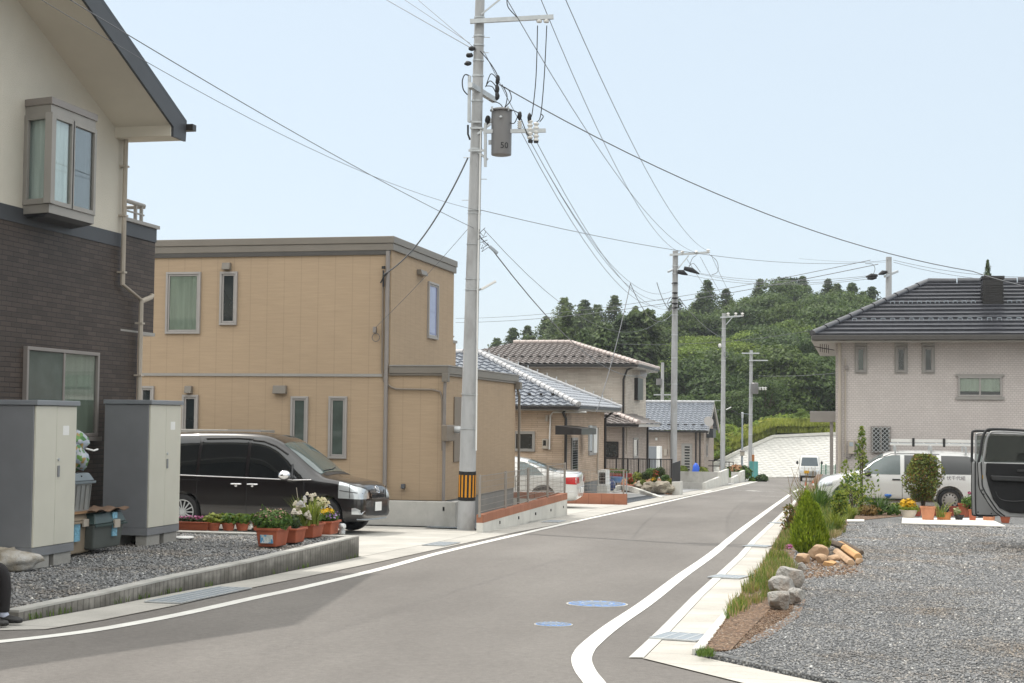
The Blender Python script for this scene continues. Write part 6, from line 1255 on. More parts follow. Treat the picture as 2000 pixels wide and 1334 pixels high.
st = [(-2.10, .36, .86, 1.30, .70, .74, .58), (-2.07, .28, .88, 1.40, .78, .79, .63), (-1.95, .22, .88, 1.46, .82, .83, .67), (-1.2, .2, .88, 1.50, .84, .845, .68), (-.4, .2, .87, 1.505, .84, .845, .68), (.1, .2, .86, 1.49, .84, .845, .68), (.36, .2, .86, 1.43, .84, .845, .67),
      (.66, .2, .86, 1.26, .84, .845, .66), (.98, .2, .87, 1.05, .84, .84, .66), (1.16, .2, .86, .94, .84, .83, .68), (1.4, .2, .80, .89, .83, .82, .68), (1.75, .22, .72, .82, .80, .79, .62), (1.95, .26, .62, .73, .74, .72, .55), (2.06, .30, .52, .62, .64, .62, .45)]
ob, bw = carbody(st, m_silver, wag, [(1.33, .30, .345), (-1.22, .30, .345)])
for sd in ('y-', 'y+'):
    sg = -1 if sd == 'y-' else 1
    decal(bw, [(-.02, .905), (.78, .905), (.90, .97), (.62, 1.20), (.36, 1.345), (.18, 1.385), (-.02, 1.39)], sd, 'front_side_window', m_carglass2, wag)
    decal(bw, [(-.95, .905), (-.12, .905), (-.12, 1.39), (-.90, 1.40)], sd, 'rear_side_window', m_carglass, wag)
    decal(bw, [(-1.88, .99), (-1.84, .95), (-1.74, .93), (-1.02, .93), (-1.02, 1.39), (-1.66, 1.38), (-1.80, 1.34), (-1.86, 1.24)], sd, 'cargo_window', m_carglass, wag)
    for x in (-.065, -.98): seam(bw, [(x, .88), (x, .55), (x + (.25 if x < -.5 else 0), .30)], sd, wag, .005)
    seam(bw, [(.93, .9), (.95, .6), (.90, .3)], sd, wag, .005); seam(bw, [(-.98, 1.42), (-.4, 1.43), (.2, 1.42), (.6, 1.26), (.9, 1.02)], sd, wag, .010, 'window_trim', m_trimb)
    for x in (.08, -.82): h = bw.ray_cast(Vector((x, sg * 3, .78)), Vector((0, -sg, 0)))[0]; MB().box(h + Vector((-.10, -.02, -.018)), h + Vector((.10, .02, .018))).build('door_handle', m_trimb, wag, bevel=.008)
    MB().box((-.90, sg * .835, .26), (.90, sg * .85, .30)).build('side_sill', m_trimb, wag)
    decal(bw, [(1.66, .60), (1.96, .56), (1.98, .66), (1.78, .75), (1.66, .76)], sd, 'headlight', m_lamp, wag, .008, .05)
    mirror_(wag, .78, sg * .86, .92, m_trimb, sg, .11, .075, .10)
    decal(bw, [(1.78, .24), (2.06, .26), (2.07, .47), (1.80, .45)], sd, 'bumper', m_trimb, wag, .012, .06)
decal(bw, [(.40, -.58), (1.08, -.64), (1.08, .64), (.40, .58)], 'z', 'windscreen', m_carglass2, wag, .005, .12)
decal(bw, [(-.62, .93), (.62, .93), (.56, 1.32), (-.56, 1.32)], 'x-', 'rear_window', m_carglass, wag)
for x in (1.33, -1.22):
    for y in (-.82, .82): wheel(wag, x, y, .285, .18, 12, m_whitehub if 'm_whitehub' in globals() else m_framel, True)
hz = .80
def flank(u, v):
    x = -1.30 - u; h = bw.ray_cast(Vector((x, 3, hz + v)), Vector((0, -1, 0))); return h[0] + Vector((0, .006, 0))
text_mesh('株 伏千代組', .115, 'door_lettering', M('dark_red_lettering', (.10, .07, .09), .5), wag, flank)
rk = m_galv
for x in (.10, -.78, -1.62):
    MB().bar((x, -.68, 1.60), (x, .68, 1.60), .035).build('rack_bar', rk, wag)
    for s_ in (-1, 1): MB().box((x - .025, s_ * .67 - .02, 1.42), (x + .025, s_ * .67 + .02, 1.60)).build('rack_foot', rk, wag, bevel=.004)
for i, (y, lb_, z0) in enumerate(((.40, 'aluminium ladder lying nearest the camera on the wagon roof rack', 1.64), (-.10, 'second aluminium ladder behind on the wagon roof rack', 1.64))):
    ld_ = thing('ladder', lb_, 'ladder', (0, 0, 0), 'ladders on the wagon roof rack'); mb = []
    for yy in (y - .17, y + .17): MB().box((-2.0, yy - .02, z0), (.22, yy + .02, z0 + .045)).build('rail', m_galv2 if yy < y else m_white, ld_)
    for k in range(7): MB().bar((-1.9 + k * .32, y - .17, z0 + .035), (-1.9 + k * .32, y + .17, z0 + .035), .03).build('rung', m_galv, ld_)
    if i == 0:
        MB().box((-2.0, y + .10, z0 + .085), (.20, y + .16, z0 + .155)).build('upper_rail', m_white, ld_)
        for x in (-.35, -1.1): MB().box((x - .03, y + .13, z0 - .03), (x + .03, y + .20, z0 + .19)).build('clamp', m_trimb, ld_, bevel=.01)
    ld_['wag'] = 1
wr_ = PR(1855, 999, 0); wx, wy = wr_.x - 1.22, wr_.y + .8; zz_ = 1.53 - 171 / 3000 * 38.3
for o in list(COL.objects):
    if o is wag or 'wag' in o: o.rotation_euler = (math.atan(RSL), 0, math.pi); o.location = (wx, wy, zz_ + .012)
sed = thing('white_sedan', 'white sedan parked tail to the street between the orange walls', 'car')
st = [(-2.38, .36, .80, .92, .72, .72, .58), (-2.34, .26, .86, 1.0, .80, .80, .64), (-2.2, .2, .90, 1.03, .86, .86, .68), (-1.75, .2, .91, 1.05, .87, .87, .70), (-1.45, .2, .91, 1.12, .87, .87, .66), (-1.1, .2, .91, 1.28, .87, .87, .62), (-.7, .2, .90, 1.41, .87, .87, .60), (-.1, .2, .90, 1.46, .87, .87, .60), (.4, .2, .89, 1.42, .87, .87, .60),
      (.75, .2, .88, 1.28, .87, .87, .62), (1.15, .2, .87, 1.02, .87, .86, .66), (1.5, .2, .82, .92, .87, .86, .70), (2.0, .22, .72, .82, .85, .83, .66), (2.3, .28, .6, .7, .76, .74, .55), (2.38, .34, .5, .6, .66, .64, .45)]
ob, bs_ = carbody(st, m_whitep, sed, [(1.40, .32, .37), (-1.40, .32, .37)])
for sd in ('y-', 'y+'):
    sg = -1 if sd == 'y-' else 1
    decal(bs_, [(-1.42, .95), (-.68, .94), (-.62, 1.33), (-.80, 1.31), (-1.15, 1.16)], sd, 'rear_side_window', m_carglass2, sed); decal(bs_, [(-.58, .94), (.22, .93), (.22, 1.36), (-.52, 1.36)], sd, 'mid_side_window', m_carglass, sed); decal(bs_, [(.28, .93), (.95, .93), (.62, 1.22), (.28, 1.35)], sd, 'front_side_window', m_carglass, sed)
    for x in (-.60, .25): seam(bs_, [(x, .9), (x, .3)], sd, sed, .005)
    decal(bs_, [(-2.35, .70), (-2.05, .72), (-2.05, .90), (-2.35, .91)], sd, 'tail_light', m_red, sed, .008, .05); seam(bs_, [(-2.3, .50), (-1.8, .49), (1.8, .46)], sd, sed, .008, 'side_strip', m_chrome)
    mirror_(sed, .72, sg * .88, .96, m_whitep, sg)
for s_ in (-1, 1): decal(bs_, [(s_ * .40, .72), (s_ * .72, .72), (s_ * .72, .90), (s_ * .44, .90)], 'x-', 'tail_light', m_red, sed, .008, .05)
decal(bs_, [(-1.72, -.60), (-.88, -.52), (-.88, .52), (-1.72, .60)], 'z', 'rear_window', m_carglass2, sed, .005, .12); decal(bs_, [(.6, -.52), (1.12, -.6), (1.12, .6), (.6, .52)], 'z', 'windscreen', m_carglass, sed, .005, .12)
seam(bs_, [(-.72, .60), (-.3, .585), (.3, .585), (.72, .60)], 'x-', sed, .008, 'bumper_line', m_galv2); seam(bs_, [(-.70, 1.0), (.70, 1.0)], 'x-', sed, .006)
MB().box((-2.42, -.17, .42), (-2.38, .17, .58)).build('number_plate', m_plate, sed)
for x in (1.40, -1.40):
    for y in (-.83, .83): wheel(sed, x, y, .32, .2, 10, m_framel, True)
a = PY(1127, 950, 43.2); sed.rotation_euler = (math.atan(SL), 0, math.pi + R(2)); sed.location = (a.x - 2.40, 43.95, zg(43.9) + .016)
kt = thing('small_truck', 'small white flatbed truck facing the camera at the far end of the street', 'truck')
st = [(.0, .35, 1.0, 1.66, .66, .68, .60), (.04, .32, 1.0, 1.72, .69, .70, .62), (.55, .30, 1.0, 1.76, .70, .71, .63), (.95, .30, 1.0, 1.74, .70, .71, .62), (1.15, .30, 1.0, 1.62, .70, .71, .60), (1.38, .30, .98, 1.15, .70, .71, .60), (1.50, .30, .86, .98, .70, .70, .58), (1.58, .34, .66, .80, .66, .66, .55), (1.60, .38, .52, .62, .60, .60, .5)]
ob, bk_ = carbody(st, m_whitep, kt, name='cab')
decal(bk_, [(-.56, 1.04), (.56, 1.04), (.53, 1.25), (.48, 1.60), (-.48, 1.60), (-.53, 1.25)], 'x+', 'windscreen', M('truck_glass', (.05, .07, .085), .1), kt, .01, .08)
for s_ in (-1, 1):
    decal(bk_, [(s_ * .40, .66), (s_ * .62, .66), (s_ * .62, .80), (s_ * .40, .80)], 'x+', 'headlight', m_lamp, kt, .01); mirror_(kt, 1.15, s_ * .72, 1.25, m_trimb, s_, .05, .12, .08)
    decal(bk_, [(.25, 1.05), (1.02, 1.05), (.85, 1.55), (.25, 1.60)], 'y-' if s_ < 0 else 'y+', 'side_window', m_carglass, kt)
for z in (.50, .58, .66): seam(bk_, [(-.2, z), (.45, z)], 'x+', kt, .018, 'grille_bar', m_black, .01)
seam(bk_, [(-.60, .92), (.60, .92)], 'x+', kt, .015, 'panel_line', m_galv2, .01)
MB().box((1.61, -.36, .56), (1.64, -.04, .74)).build('number_plate', m_plate_y, kt); MB().box((1.56, -.66, .30), (1.66, .66, .42)).build('bumper', m_trimb, kt, bevel=.02)
MB().box((-1.75, -.70, .62), (-.03, .70, .70)).box((-1.75, -.72, .70), (-.03, -.68, .98)).box((-1.75, .68, .70), (-.03, .72, .98)).box((-1.78, -.70, .70), (-1.751, .70, .98)).build('flatbed', m_whitep, kt)
for x in (.95, -1.1):
    for y in (-.62, .62): wheel(kt, x, y, .26, .15, 8, m_galv2, True)
MB().box((-1.7, -.4, .35), (1.2, .4, .61)).build('chassis', m_black, kt)
a = PG(1579, 946); a = PD(1579, 945, 102); kt.location = (a.x, a.y + 1.5, zg(a.y + 1.5) + .01); kt.rotation_euler = (0, math.atan(SL) * 0, R(-90 + 3))
kt.location.z = zg(a.y) - .02
bvn = thing('black_car', 'black tall wagon cut by the right edge with both near doors standing open', 'car')
m_blk = paint('black_car_paint', (.012, .012, .013), .3); m_doorin = M('black_door_trim', (.009, .009, .010), .85, .15, 4); m_doorgrey = M('grey_door_shell', (.33, .33, .33), .4, .08, metal=.2)
st = [(-1.68, .38, .95, 1.55, .66, .70, .60), (-1.6, .25, .98, 1.66, .72, .735, .64), (-1.3, .2, .98, 1.70, .73, .74, .66), (0, .2, .98, 1.71, .73, .74, .66), (.5, .2, .98, 1.66, .73, .74, .65), (.85, .2, .97, 1.40, .73, .74, .64), (1.12, .2, .95, 1.05, .73, .73, .64), (1.4, .22, .86, .95, .72, .71, .6), (1.62, .28, .7, .82, .68, .66, .52), (1.7, .34, .55, .66, .58, .56, .42)]
ob, bb_ = carbody(st, m_blk, bvn, [(1.15, .28, .32), (-1.2, .28, .32)])
decal(bb_, [(-1.45, 1.02), (-.98, 1.02), (-.98, 1.55), (-1.4, 1.52)], 'y+', 'rear_quarter_window', m_carglass, bvn); decal(bb_, [(-.93, .32), (.72, .32), (.80, .95), (.42, 1.56), (-.93, 1.58)], 'y+', 'door_opening', m_interior, bvn, .006)
decal(bb_, [(-.55, 1.05), (.55, 1.05), (.5, 1.5), (-.5, 1.5)], 'x-', 'rear_window', m_carglass, bvn)
for x in (1.15, -1.2):
    for y in (-.71, .71): wheel(bvn, x, y, .27, .16, 10, m_framel, True)
for s_ in (-1, 1): decal(bb_, [(s_ * .58, .75), (s_ * .68, .75), (s_ * .66, 1.15), (s_ * .58, 1.15)], 'x-', 'tail_light', m_red, bvn, .006)
seam(bb_, [(-.66, .56), (.66, .56)], 'x-', bvn, .006); MB().box((-1.72, -.17, .62), (-1.68, .17, .78)).build('number_plate', m_plate_y, bvn)
GT = glassmat('tinted_door_glass', (.52, .55, .54), .04)
def cardoor(yd, out, trim, win, fr, lab, Xs):
    """planar door standing square to the car side, outline given on the plane Y = yd"""
    V = lambda L_, o=0: [Vector((PY(x, y, yd).x, yd - o, PY(x, y, yd).z)) for x, y in L_]
    zw_ = win[0][1]
    bm = bmesh.new(); lo = [p for p in out if p[1] >= 898]; 
    sh = MB().prism(V(lo, .02), (0, .10, 0)).build('door', m_doorgrey, bvn, bevel=.014, label=lab)
    ps = V(fr, 0); MB().tube(smooth_pts(ps, 4), .021, 8).build('window_frame', m_trimb, sh, smooth=60); MB().tube(smooth_pts(V([(x + 7, y + 5) for x, y in fr], .02), 4), .018, 6).build('inner_frame', m_doorgrey, sh, smooth=60)
    MB().tube(smooth_pts(V([(x + 6.5, y - 1) for x, y in out if x < 1990 and y > 870][::-1], .035), 4), .010, 6).build('rubber_seal', m_black, sh, smooth=60)
    MB().tube(smooth_pts(V([(x, y) for x, y in out if x < 1990 and y > 870][::-1], .0), 4), .013, 6).build('outer_skin_edge', m_blk, sh, smooth=60)
    tr = MB().prism(V(trim, .021), (0, -.035, 0)).build('door_trim', m_doorin, sh, bevel=.014)
    if yd < 25.6:
        MB().prism(V([(1934, 928), (2062, 933), (2062, 944), (1936, 938)], .056), (0, -.05, 0)).build('armrest', m_trimb, tr, bevel=.014)
        MB().tube(smooth_pts(V([(1944, 960), (1952, 974), (1975, 979), (2010, 976), (2020, 965)], .056), 4), .010, 6).build('door_pocket', m_trimb, tr)
        MB().box(PY(1986, 917, yd) + Vector((0, -.07, 0)), PY(2000, 922, yd) + Vector((0, -.05, 0))).build('inner_handle', m_trimb, tr, bevel=.006)
        for px, py in ((1918, 957), (1921, 965), (1936, 1003), (1910, 1000)): MB().lathe(PY(px, py, yd) + Vector((0, -.02, 0)), [(.012, 0), (.012, .006)], 8, (0, -1, 0)).build('bolt', m_black, sh)
        MB().box(PY(1916.5, 928, yd) + Vector((0, -.024, 0)), PY(1920, 935, yd) + Vector((0, -.0205, 0))).build('warning_sticker', m_plate_y, sh)
    else: q_ = PY(1990, 897, yd); MB().box(q_ + Vector((-.02, .14, -.10)), q_ + Vector((.14, .22, .10))).build('door_mirror', m_trimb, sh, bevel=.03); MB().box(q_ + Vector((-.01, .125, -.08)), q_ + Vector((.11, .139, .08))).build('mirror_glass', m_lamp, sh)
    MB().prism(V(win, -.02), (0, .005, 0)).build('window_glass', GT, sh)
XS = PY(2062, 900, 25.2).x
cardoor(25.2, [(1909.8, 903), (1909.6, 908), (1911, 930), (1913, 953), (1929, 980), (1942, 998), (1956, 1009), (2000, 1011), (2062, 1012), (2062, 905)], [(1926, 904), (1925, 926), (1930, 948), (1939, 975), (1952, 992), (1972, 1001), (2060, 1006), (2060, 908)], [(1932, 848), (1928, 874), (1924, 903), (2060, 906), (2060, 852)], [(1910.5, 903), (1914, 888), (1919, 856), (1925, 843), (1932, 838.5), (1960, 838.5), (2000, 841), (2060, 846)], 'rear door swung open, showing its black inner trim', XS)
cardoor(26.1, [(1898, 902), (1898, 930), (1898, 960), (1899, 1000), (1901, 1006), (1912, 1007), (1940, 1008), (2055, 1008), (2055, 902)], [(1916, 904), (1916, 930), (1922, 955), (1934, 985), (1946, 1000), (2052, 1003), (2052, 904)], [(1906, 850), (1905, 903), (2052, 903), (2052, 852)], [(1898, 903), (1898.5, 870), (1899, 848), (1902, 842), (1920, 841.5), (1960, 842), (2052, 846)], 'front door swung open behind the rear door', XS)
bvn.rotation_euler = (0, 0, 0); Rz = Matrix.Rotation(R(90), 4, 'Z'); Tb = Matrix.Translation((XS + .76, 25.35, zr(25.4) + .0))
door_tree = set()
def coll(o):
    door_tree.add(o)
    for c in o.children: coll(c)
for o in bvn.children:
    if o.name.startswith('door') and not o.name.startswith('door_opening'): coll(o)
for o in [bvn] + list(bvn.children_recursive):
    if o.type == 'MESH' and o not in door_tree: o.data.transform(Tb @ Rz)
b0_ = Vector((XS + .76, 25.35, zr(25.4)))
bvn.location = b0_
for o in bvn.children_recursive:
    if o.type == 'MESH': o.data.transform(Matrix.Translation(-b0_))
rs = random.Random(21)
def onR(px, py, h=0): p = PR(px, py, h); return p
m_slab = M('white_slab', (.66, .63, .58), .8, .06, 3, .2, 80)
t = thing('paving_slab', 'white paving slab laid on the gravel under the row of pots', 'slab', onR(1850, 1020))
P_ = [onR(1761, 1024, .02), onR(1964, 1030, .02), onR(1932, 1015, .02), onR(1762, 1013.5, .02)]; MB().prism(P_, (0, 0, .03)).build('slab', m_slab, t, bevel=.006)
t = thing('paving_slab', 'small narrow white slab lying on the gravel left of the pots', 'slab', onR(1670, 1018)); P_ = [onR(1654, 1020, .02), onR(1688, 1020, .02), onR(1688, 1017, .02), onR(1654, 1017, .02)]; MB().prism(P_, (0, 0, .03)).build('slab', m_slab, t)
gp = 'pots standing on and behind the white slab'
def rpot(label, px0, px1, ptop, pbot, mat, z=None, **k):
    c = onR((px0 + px1) / 2, pbot, .05 if z is None else z); d = (c - CAM).dot(fwd); w = (px1 - px0) / 3000 * d; h = (pbot - ptop) / 3000 * d
    return pot(label, c, w / 2 / 1.05, h, mat, group=gp, **k), c, h, w
m_whitepot = M('cream_ceramic', (.52, .47, .40), .5, .08, 4); m_brownpot = M('orange_brown_tub', (.40, .15, .04), .55, .15, 5); m_blackpot = M('black_nursery_pot', (.02, .021, .024), .5, .1); m_redpot = M('dull_red_pot', (.28, .06, .035), .65, .12, 5)
t, c, h, w = rpot('wide cream bowl holding yellow leaved plants at the left of the slab', 1757, 1793, 996, 1011, m_whitepot, flare=.6)
pl = plant('yellow_plant', 'bright yellow leaved plant in the cream bowl', c + Vector((0, 0, h))); leaves(MB(), c + Vector((-.02, 0, h + .13)), (.18, .16, .12), 260, .06, rs, .8, 0).build('yellow_leaves', FLY, pl); leaves(MB(), c + Vector((.02, 0, h + .04)), (.26, .2, .10), 260, .05, rs, .8, 0).build('foliage', GR2, pl)
rpot('large pale terracotta pot in the middle of the row', 1797, 1828, 989, 1015, m_terral)
t, c, h, w = rpot('low orange-brown tub carrying a black pot', 1828, 1859, 1000, 1015, m_brownpot, flare=.85)
p_ = thing('flower_pot', 'black nursery pot standing in the orange-brown tub', 'pot', c + Vector((0, 0, h)), gp); MB().lathe(c + Vector((0, 0, h * .9)), [(.085, 0), (.11, .13), (.10, .13), (.10, .11)], 20).build('body', m_blackpot, p_, smooth=40)
t, c, h, w = rpot('shallow dark bowl with a variegated plant in the row', 1862, 1884, 1006, 1015, m_blackpot, flare=.6); pl = plant('variegated_plant', 'small white and green plant in the shallow dark bowl', c); leaves(MB(), c + Vector((-.04, 0, h + .08)), (.07, .06, .09), 90, .05, rs, .4, 0).build('foliage', leafmat('variegated_leaf', (.15, .25, .08), (.65, .65, .5)), pl)
rpot('slim red pot just left of the open car door', 1891, 1908, 995, 1016, m_terra)
rpot('pale terracotta trough under the open car door', 1919, 1944, 1005, 1016, m_terral, flare=.92)
rpot('red terracotta pot standing on gravel beyond the end of the slab', 1953, 1974, 1008, 1021, m_terra, z=.01)
for (a, b, t0, b0, mt, lb_) in ((1785, 1800, 992, 1008, m_redpot, 'dark red pot behind and between the cream bowl and large pot'), (1822, 1838, 990, 1007, m_redpot, 'dark red pot mostly hidden behind the large terracotta pot'), (1853, 1872, 989, 1008, m_redpot, 'dull red pot just below the wagon rear wheel'), (1871, 1896, 983, 1009, m_terra, 'tall terracotta pot of pink flowers beside the open car door'), (1908, 1922, 1000, 1010, m_blackpot, 'dark pot in shade under the open car door')):
    t, c, h, w = rpot(lb_, a, b, t0, b0, mt, z=.01)
    if b == 1896:
        pl = plant('pink_geranium', 'pink flowering leafy plant in the tall terracotta pot by the car door', c + Vector((0, 0, h))); q = c + Vector((.12, -.05, h)); leaves(MB(), q + Vector((0, 0, .02)), (.20, .16, .20), 300, .055, rs, .4, 0).build('foliage', GR1, pl); leaves(MB(), q + Vector((0, 0, .24)), (.05, .05, .04), 30, .05, rs, 1, 0, 1).build('flowers', FLP, pl)
pl = plant('trailing_succulent', 'trailing yellow-green shoots spilling from the pot by the orange-brown tub', onR(1836, 1008)); c = onR(1837, 1010, .2); blades(MB(), c, .1, 24, .35, rs, .9, .010).build('shoots', GR2, pl)
c = onR(1732, 1000, 0); d_ = (c - CAM).dot(fwd); t = thing('solar_lamp', 'blue-topped solar garden lamp on a dark stake before the white wagon', 'garden lamp', c); zt_ = PD(1731, 968, d_).z
MB().tube([c, (c.x, c.y, zt_ - .06)], .025, 8).build('stake', m_blackpot, t); MB().lathe((c.x + .03, c.y, zt_ - .06), [(.03, 0), (.09, .05), (.085, .09), (.02, .10)], 12).build('lamp_head', M('bright_blue_plastic', (.04, .16, .55), .35), t, smooth=40)
m_bark = M('bark', (.10, .075, .055), .9, .3, 8, .6, 40)
def d_of(p): return (Vector(p) - CAM).dot(fwd)
def conifer_shrub():
    c = onR(1580, 1082, 0); d = d_of(c); H_ = (1085 - 968) / 3000 * d; W_ = 74 / 3000 * d / 2
    t = thing('conical_conifer', 'bright green conical conifer shrub with twin tips beside the grassy strip', 'shrub', c); MB().tube([c, c + Vector((0, 0, H_ * .6))], [.03, .01], 7).build('trunk', m_bark, t)
    mb = MB(); r_ = random.Random(3)
    for k in range(8000):
        lobe = r_.random() < .42; cx = .14 if lobe else -.04; hh = H_ * (.80 if lobe else 1.0); ww = W_ * (.62 if lobe else .92)
        tz = r_.random() ** 1.15; z = hh * (.02 + .98 * tz); prof = math.sin(min(1, (tz + .12) / .38) * math.pi / 2) * (1 - max(0, (tz - .2)) / .8) ** .72
        a = r_.uniform(0, 6.283); rad = ww * prof * (.62 + .38 * r_.random()) * (1 + .12 * math.sin(5 * a + z * 9)); p = c + Vector((cx * (1 - .3 * tz) + rad * math.cos(a), rad * math.sin(a), z))
        out = Vector((math.cos(a), math.sin(a), 0)); upv = (Vector((0, 0, 1)) + out * r_.uniform(.15, .6) + Vector((r_.uniform(-.25, .25), r_.uniform(-.25, .25), 0))).normalized(); sd = upv.cross(out).normalized(); ln = r_.uniform(.035, .08); wd = r_.uniform(.006, .013)
        tw = (sd * math.cos(r_.uniform(-.9, .9)) + out * math.sin(r_.uniform(-.9, .9))).normalized(); mb.add([p - tw * wd * .5, p + upv * ln * .5 - tw * wd, p + upv * ln, p + upv * ln * .5 + tw * wd, p + tw * wd * .5], [(0, 1, 2, 3, 4)])
    mb.build('foliage', leafmat('golden_conifer_leaf', (.14, .23, .02), (.46, .56, .06), .5), t)
    b = MB()
    for k in range(60): a = r_.uniform(0, 6.28); rad = W_ * r_.uniform(.1, .8); z = H_ * r_.uniform(.0, .35); b.tube([c + Vector((0, 0, z * .5)), c + Vector((rad * math.cos(a), rad * math.sin(a), z + .12))], .006, 4)
    b.build('twigs', m_bark, t)
conifer_shrub()
def woody(label, base, H_, W_, z0, z1, n, size, mats, stems=5, seed=1, name='shrub', profile=None, cat='shrub', shoots=True):
    r_ = random.Random(seed); c = Vector(base); t = thing(name, label, cat, c); st = MB(); tips = []
    for k in range(stems):
        a = r_.uniform(0, 6.28); q = c + Vector((W_ * .6 * math.cos(a) * r_.uniform(.2, .9), W_ * .6 * math.sin(a) * r_.uniform(.2, .9), z0 + (z1 - z0) * r_.uniform(.5, .95))); m_ = c.lerp(q, .5) + Vector((0, 0, -.05 * H_ * 0)); st.tube([c + Vector((.02 * math.cos(a), .02 * math.sin(a), 0)), m_, q], [.016, .011, .005], 5)
        for j in range(4): q2 = m_.lerp(q, r_.random()) ; q3 = q2 + Vector((r_.uniform(-1, 1), r_.uniform(-1, 1), r_.uniform(0, 1))) * W_ * .5; st.tube([q2, q3], [.007, .003], 4)
    st.build('stems', m_bark, t)
    per = n // len(mats)
    for mi, mt in enumerate(mats):
        mb = MB()
        for k in range(per):
            tz = r_.random(); z = z0 + (z1 - z0) * tz; pr = profile(tz) if profile else math.sin(math.pi * (.08 + .84 * tz)) ** .6
            a = r_.uniform(0, 6.28); rad = W_ * pr * (r_.random() ** .45) * (1 + .25 * math.sin(3 * a + 5 * tz + seed)); p = c + Vector((rad * math.cos(a), rad * math.sin(a), z)); leaves(mb, p, (.02, .02, .02), 1, size, r_, .4, 0, 2)
        mb.build('foliage', mt, t)
    return t
LR = leafmat('reddish_leaf', (.20, .12, .03), (.34, .21, .06), .4); LO = leafmat('olive_leaf', (.09, .13, .03), (.22, .26, .07), .45); LY = leafmat('lime_leaf', (.22, .30, .05), (.48, .52, .12), .5)
b_ = onR(1803, 1003); d = d_of(b_); H_ = (1003 - 884) / 3000 * d
woody('round-headed shrub with reddish-green leaves on bare stems before the wagon', b_, H_, 36 / 3000 * d, H_ * .22, H_ * .97, 4200, .042, [LO, LO, LR, LY], 9, 4, 'round_shrub')
woody('thin outer sprays of the same shrub', b_, 0, 0, 0, .1, 4, .01, [LO], 1, 4) if False else None
b_ = onR(1683, 1003); d = d_of(b_); H_ = (1003 - 834) / 3000 * d
woody('tall slender airy sapling rising in front of the wagon bonnet', b_, H_, 17 / 3000 * d, H_ * .10, H_, 620, .05, [LY, LY, GR1], 5, 7, 'slender_sapling', lambda t: (1.8 if t < .45 else .75) * math.sin(math.pi * min(.98, .12 + t * .88)) ** .5, 'sapling')
b_ = onR(1640, 1030); d = d_of(b_); H_ = (1030 - 960) / 3000 * d
woody('yellow-green upright shrub between the conifer and the slender sapling', b_, H_, 15 / 3000 * d, 0, H_, 1200, .042, [LY, GR1, LY], 5, 9, 'upright_shrub')
b_ = onR(1668, 1006); woody('low dark green bush at the foot of the slender sapling', b_, .7, .34, 0, .95, 420, .05, [GR1, LY], 4, 12, 'low_bush')
b_ = onR(1650, 1000); d = d_of(b_); woody('short young sapling by the wagon front wheel', b_, 0, .12, .2, (1000 - 900) / 3000 * d, 220, .05, [LY], 2, 15, 'young_sapling', cat='sapling')
b_ = onR(1543, 1044); woody('twiggy reddish shrub at the gutter edge left of the conifer', b_, .4, .17, .05, .52, 260, .045, [LR, LO], 7, 17, 'twiggy_shrub')
for i, (px, py, r_, h_, lb_) in enumerate(((1715, 1006, .26, .50, 'arching green strap-leaved clump left of the solar lamp'), (1632, 1040, .2, .40, 'small strap-leaved clump near the base of the upright shrub'), (1660, 1016, .22, .34, 'pale strap-leaved clump behind the narrow white slab'), (1600, 1003, .35, .8, 'tall wispy grass tuft behind the conical conifer'), (1572, 1000, .3, .7, 'wispy grass tuft at the road edge beyond the conifer'))):
    c = onR(px, py); pl = plant('strap_leaved_plant' if i < 3 else 'grass_tuft', lb_, c); blades(MB(), c, r_ * .4, 120, h_, rs, 1.0, .012, 4).build('leaves', [GR1, GR2, GR2, GR1, GR2][i], pl)
for i, (px, py, lb_, mt) in enumerate(((1697, 1008, 'low dark red leaved plant in the soil below the wagon', LR), (1750, 1003, 'low green and yellow leafy plant right of the solar lamp', GR2), (1742, 1007, 'small green bedding plant beside the cream bowl', GR1), (1770, 1001, 'yellowish low plant in the soil below the wagon sill', GR2), (1640, 1005, 'loose green plant near the wagon front wheel', GR1), (1585, 960 + 40, 'bushy weeds at the corner near the traffic cones', GR1))):
    c = onR(px, py); pl = plant('border_plant', lb_, c, group='low plants along the soil border'); leaves(MB(), c + Vector((0, 0, .13)), (.28, .22, .14), 260, .055, rs, .7, 0).build('foliage', mt, pl)
c = PD(1542, 1067, d_of(onR(1542, 1075))); pl = plant('pink_rose', 'single pink rose bloom low at the left foot of the conical conifer', c - Vector((0, 0, .1))); leaves(MB(), c, (.045, .045, .04), 40, .05, rs, 1, 0, 1).build('bloom', FLP, pl); blades(MB(), c - Vector((0, 0, .12)), .03, 6, .14, rs, .3, .008).build('stem', GR1, pl)
def grass_strip(name, poly_px, n, h, mats, seed, w=.005, lean=.5):
    r_ = random.Random(seed); pts = [PR(x, y) for x, y in poly_px]; poly = [(p.x, p.y) for p in pts]; xs = [p[0] for p in poly]; ys = [p[1] for p in poly]
    for mi, (mt, sh) in enumerate(mats):
        mb = MB(); k = 0; tgt = int(n * sh)
        while k < tgt:
            x = r_.uniform(min(xs), max(xs)); y = r_.uniform(min(ys), max(ys))
            if not inside(np.array([x]), np.array([y]), poly)[0] or noise.noise(Vector((x * 2.2, y * 1.4, seed))) < -.28: continue
            s_ = .55 + .7 * (noise.noise(Vector((x * 1.5, y * .8, 3))) + .5); blades(mb, (x, y, zr(y)), .05, 3, h * max(.25, s_), r_, lean, w); k += 1
        tag(mb.build(name, mt), kind='stuff')
DRY = leafmat('dry_grass', (.30, .22, .10), (.46, .36, .20), .3); GRS = leafmat('lawn_blade', (.07, .14, .025), (.20, .28, .06), .4)
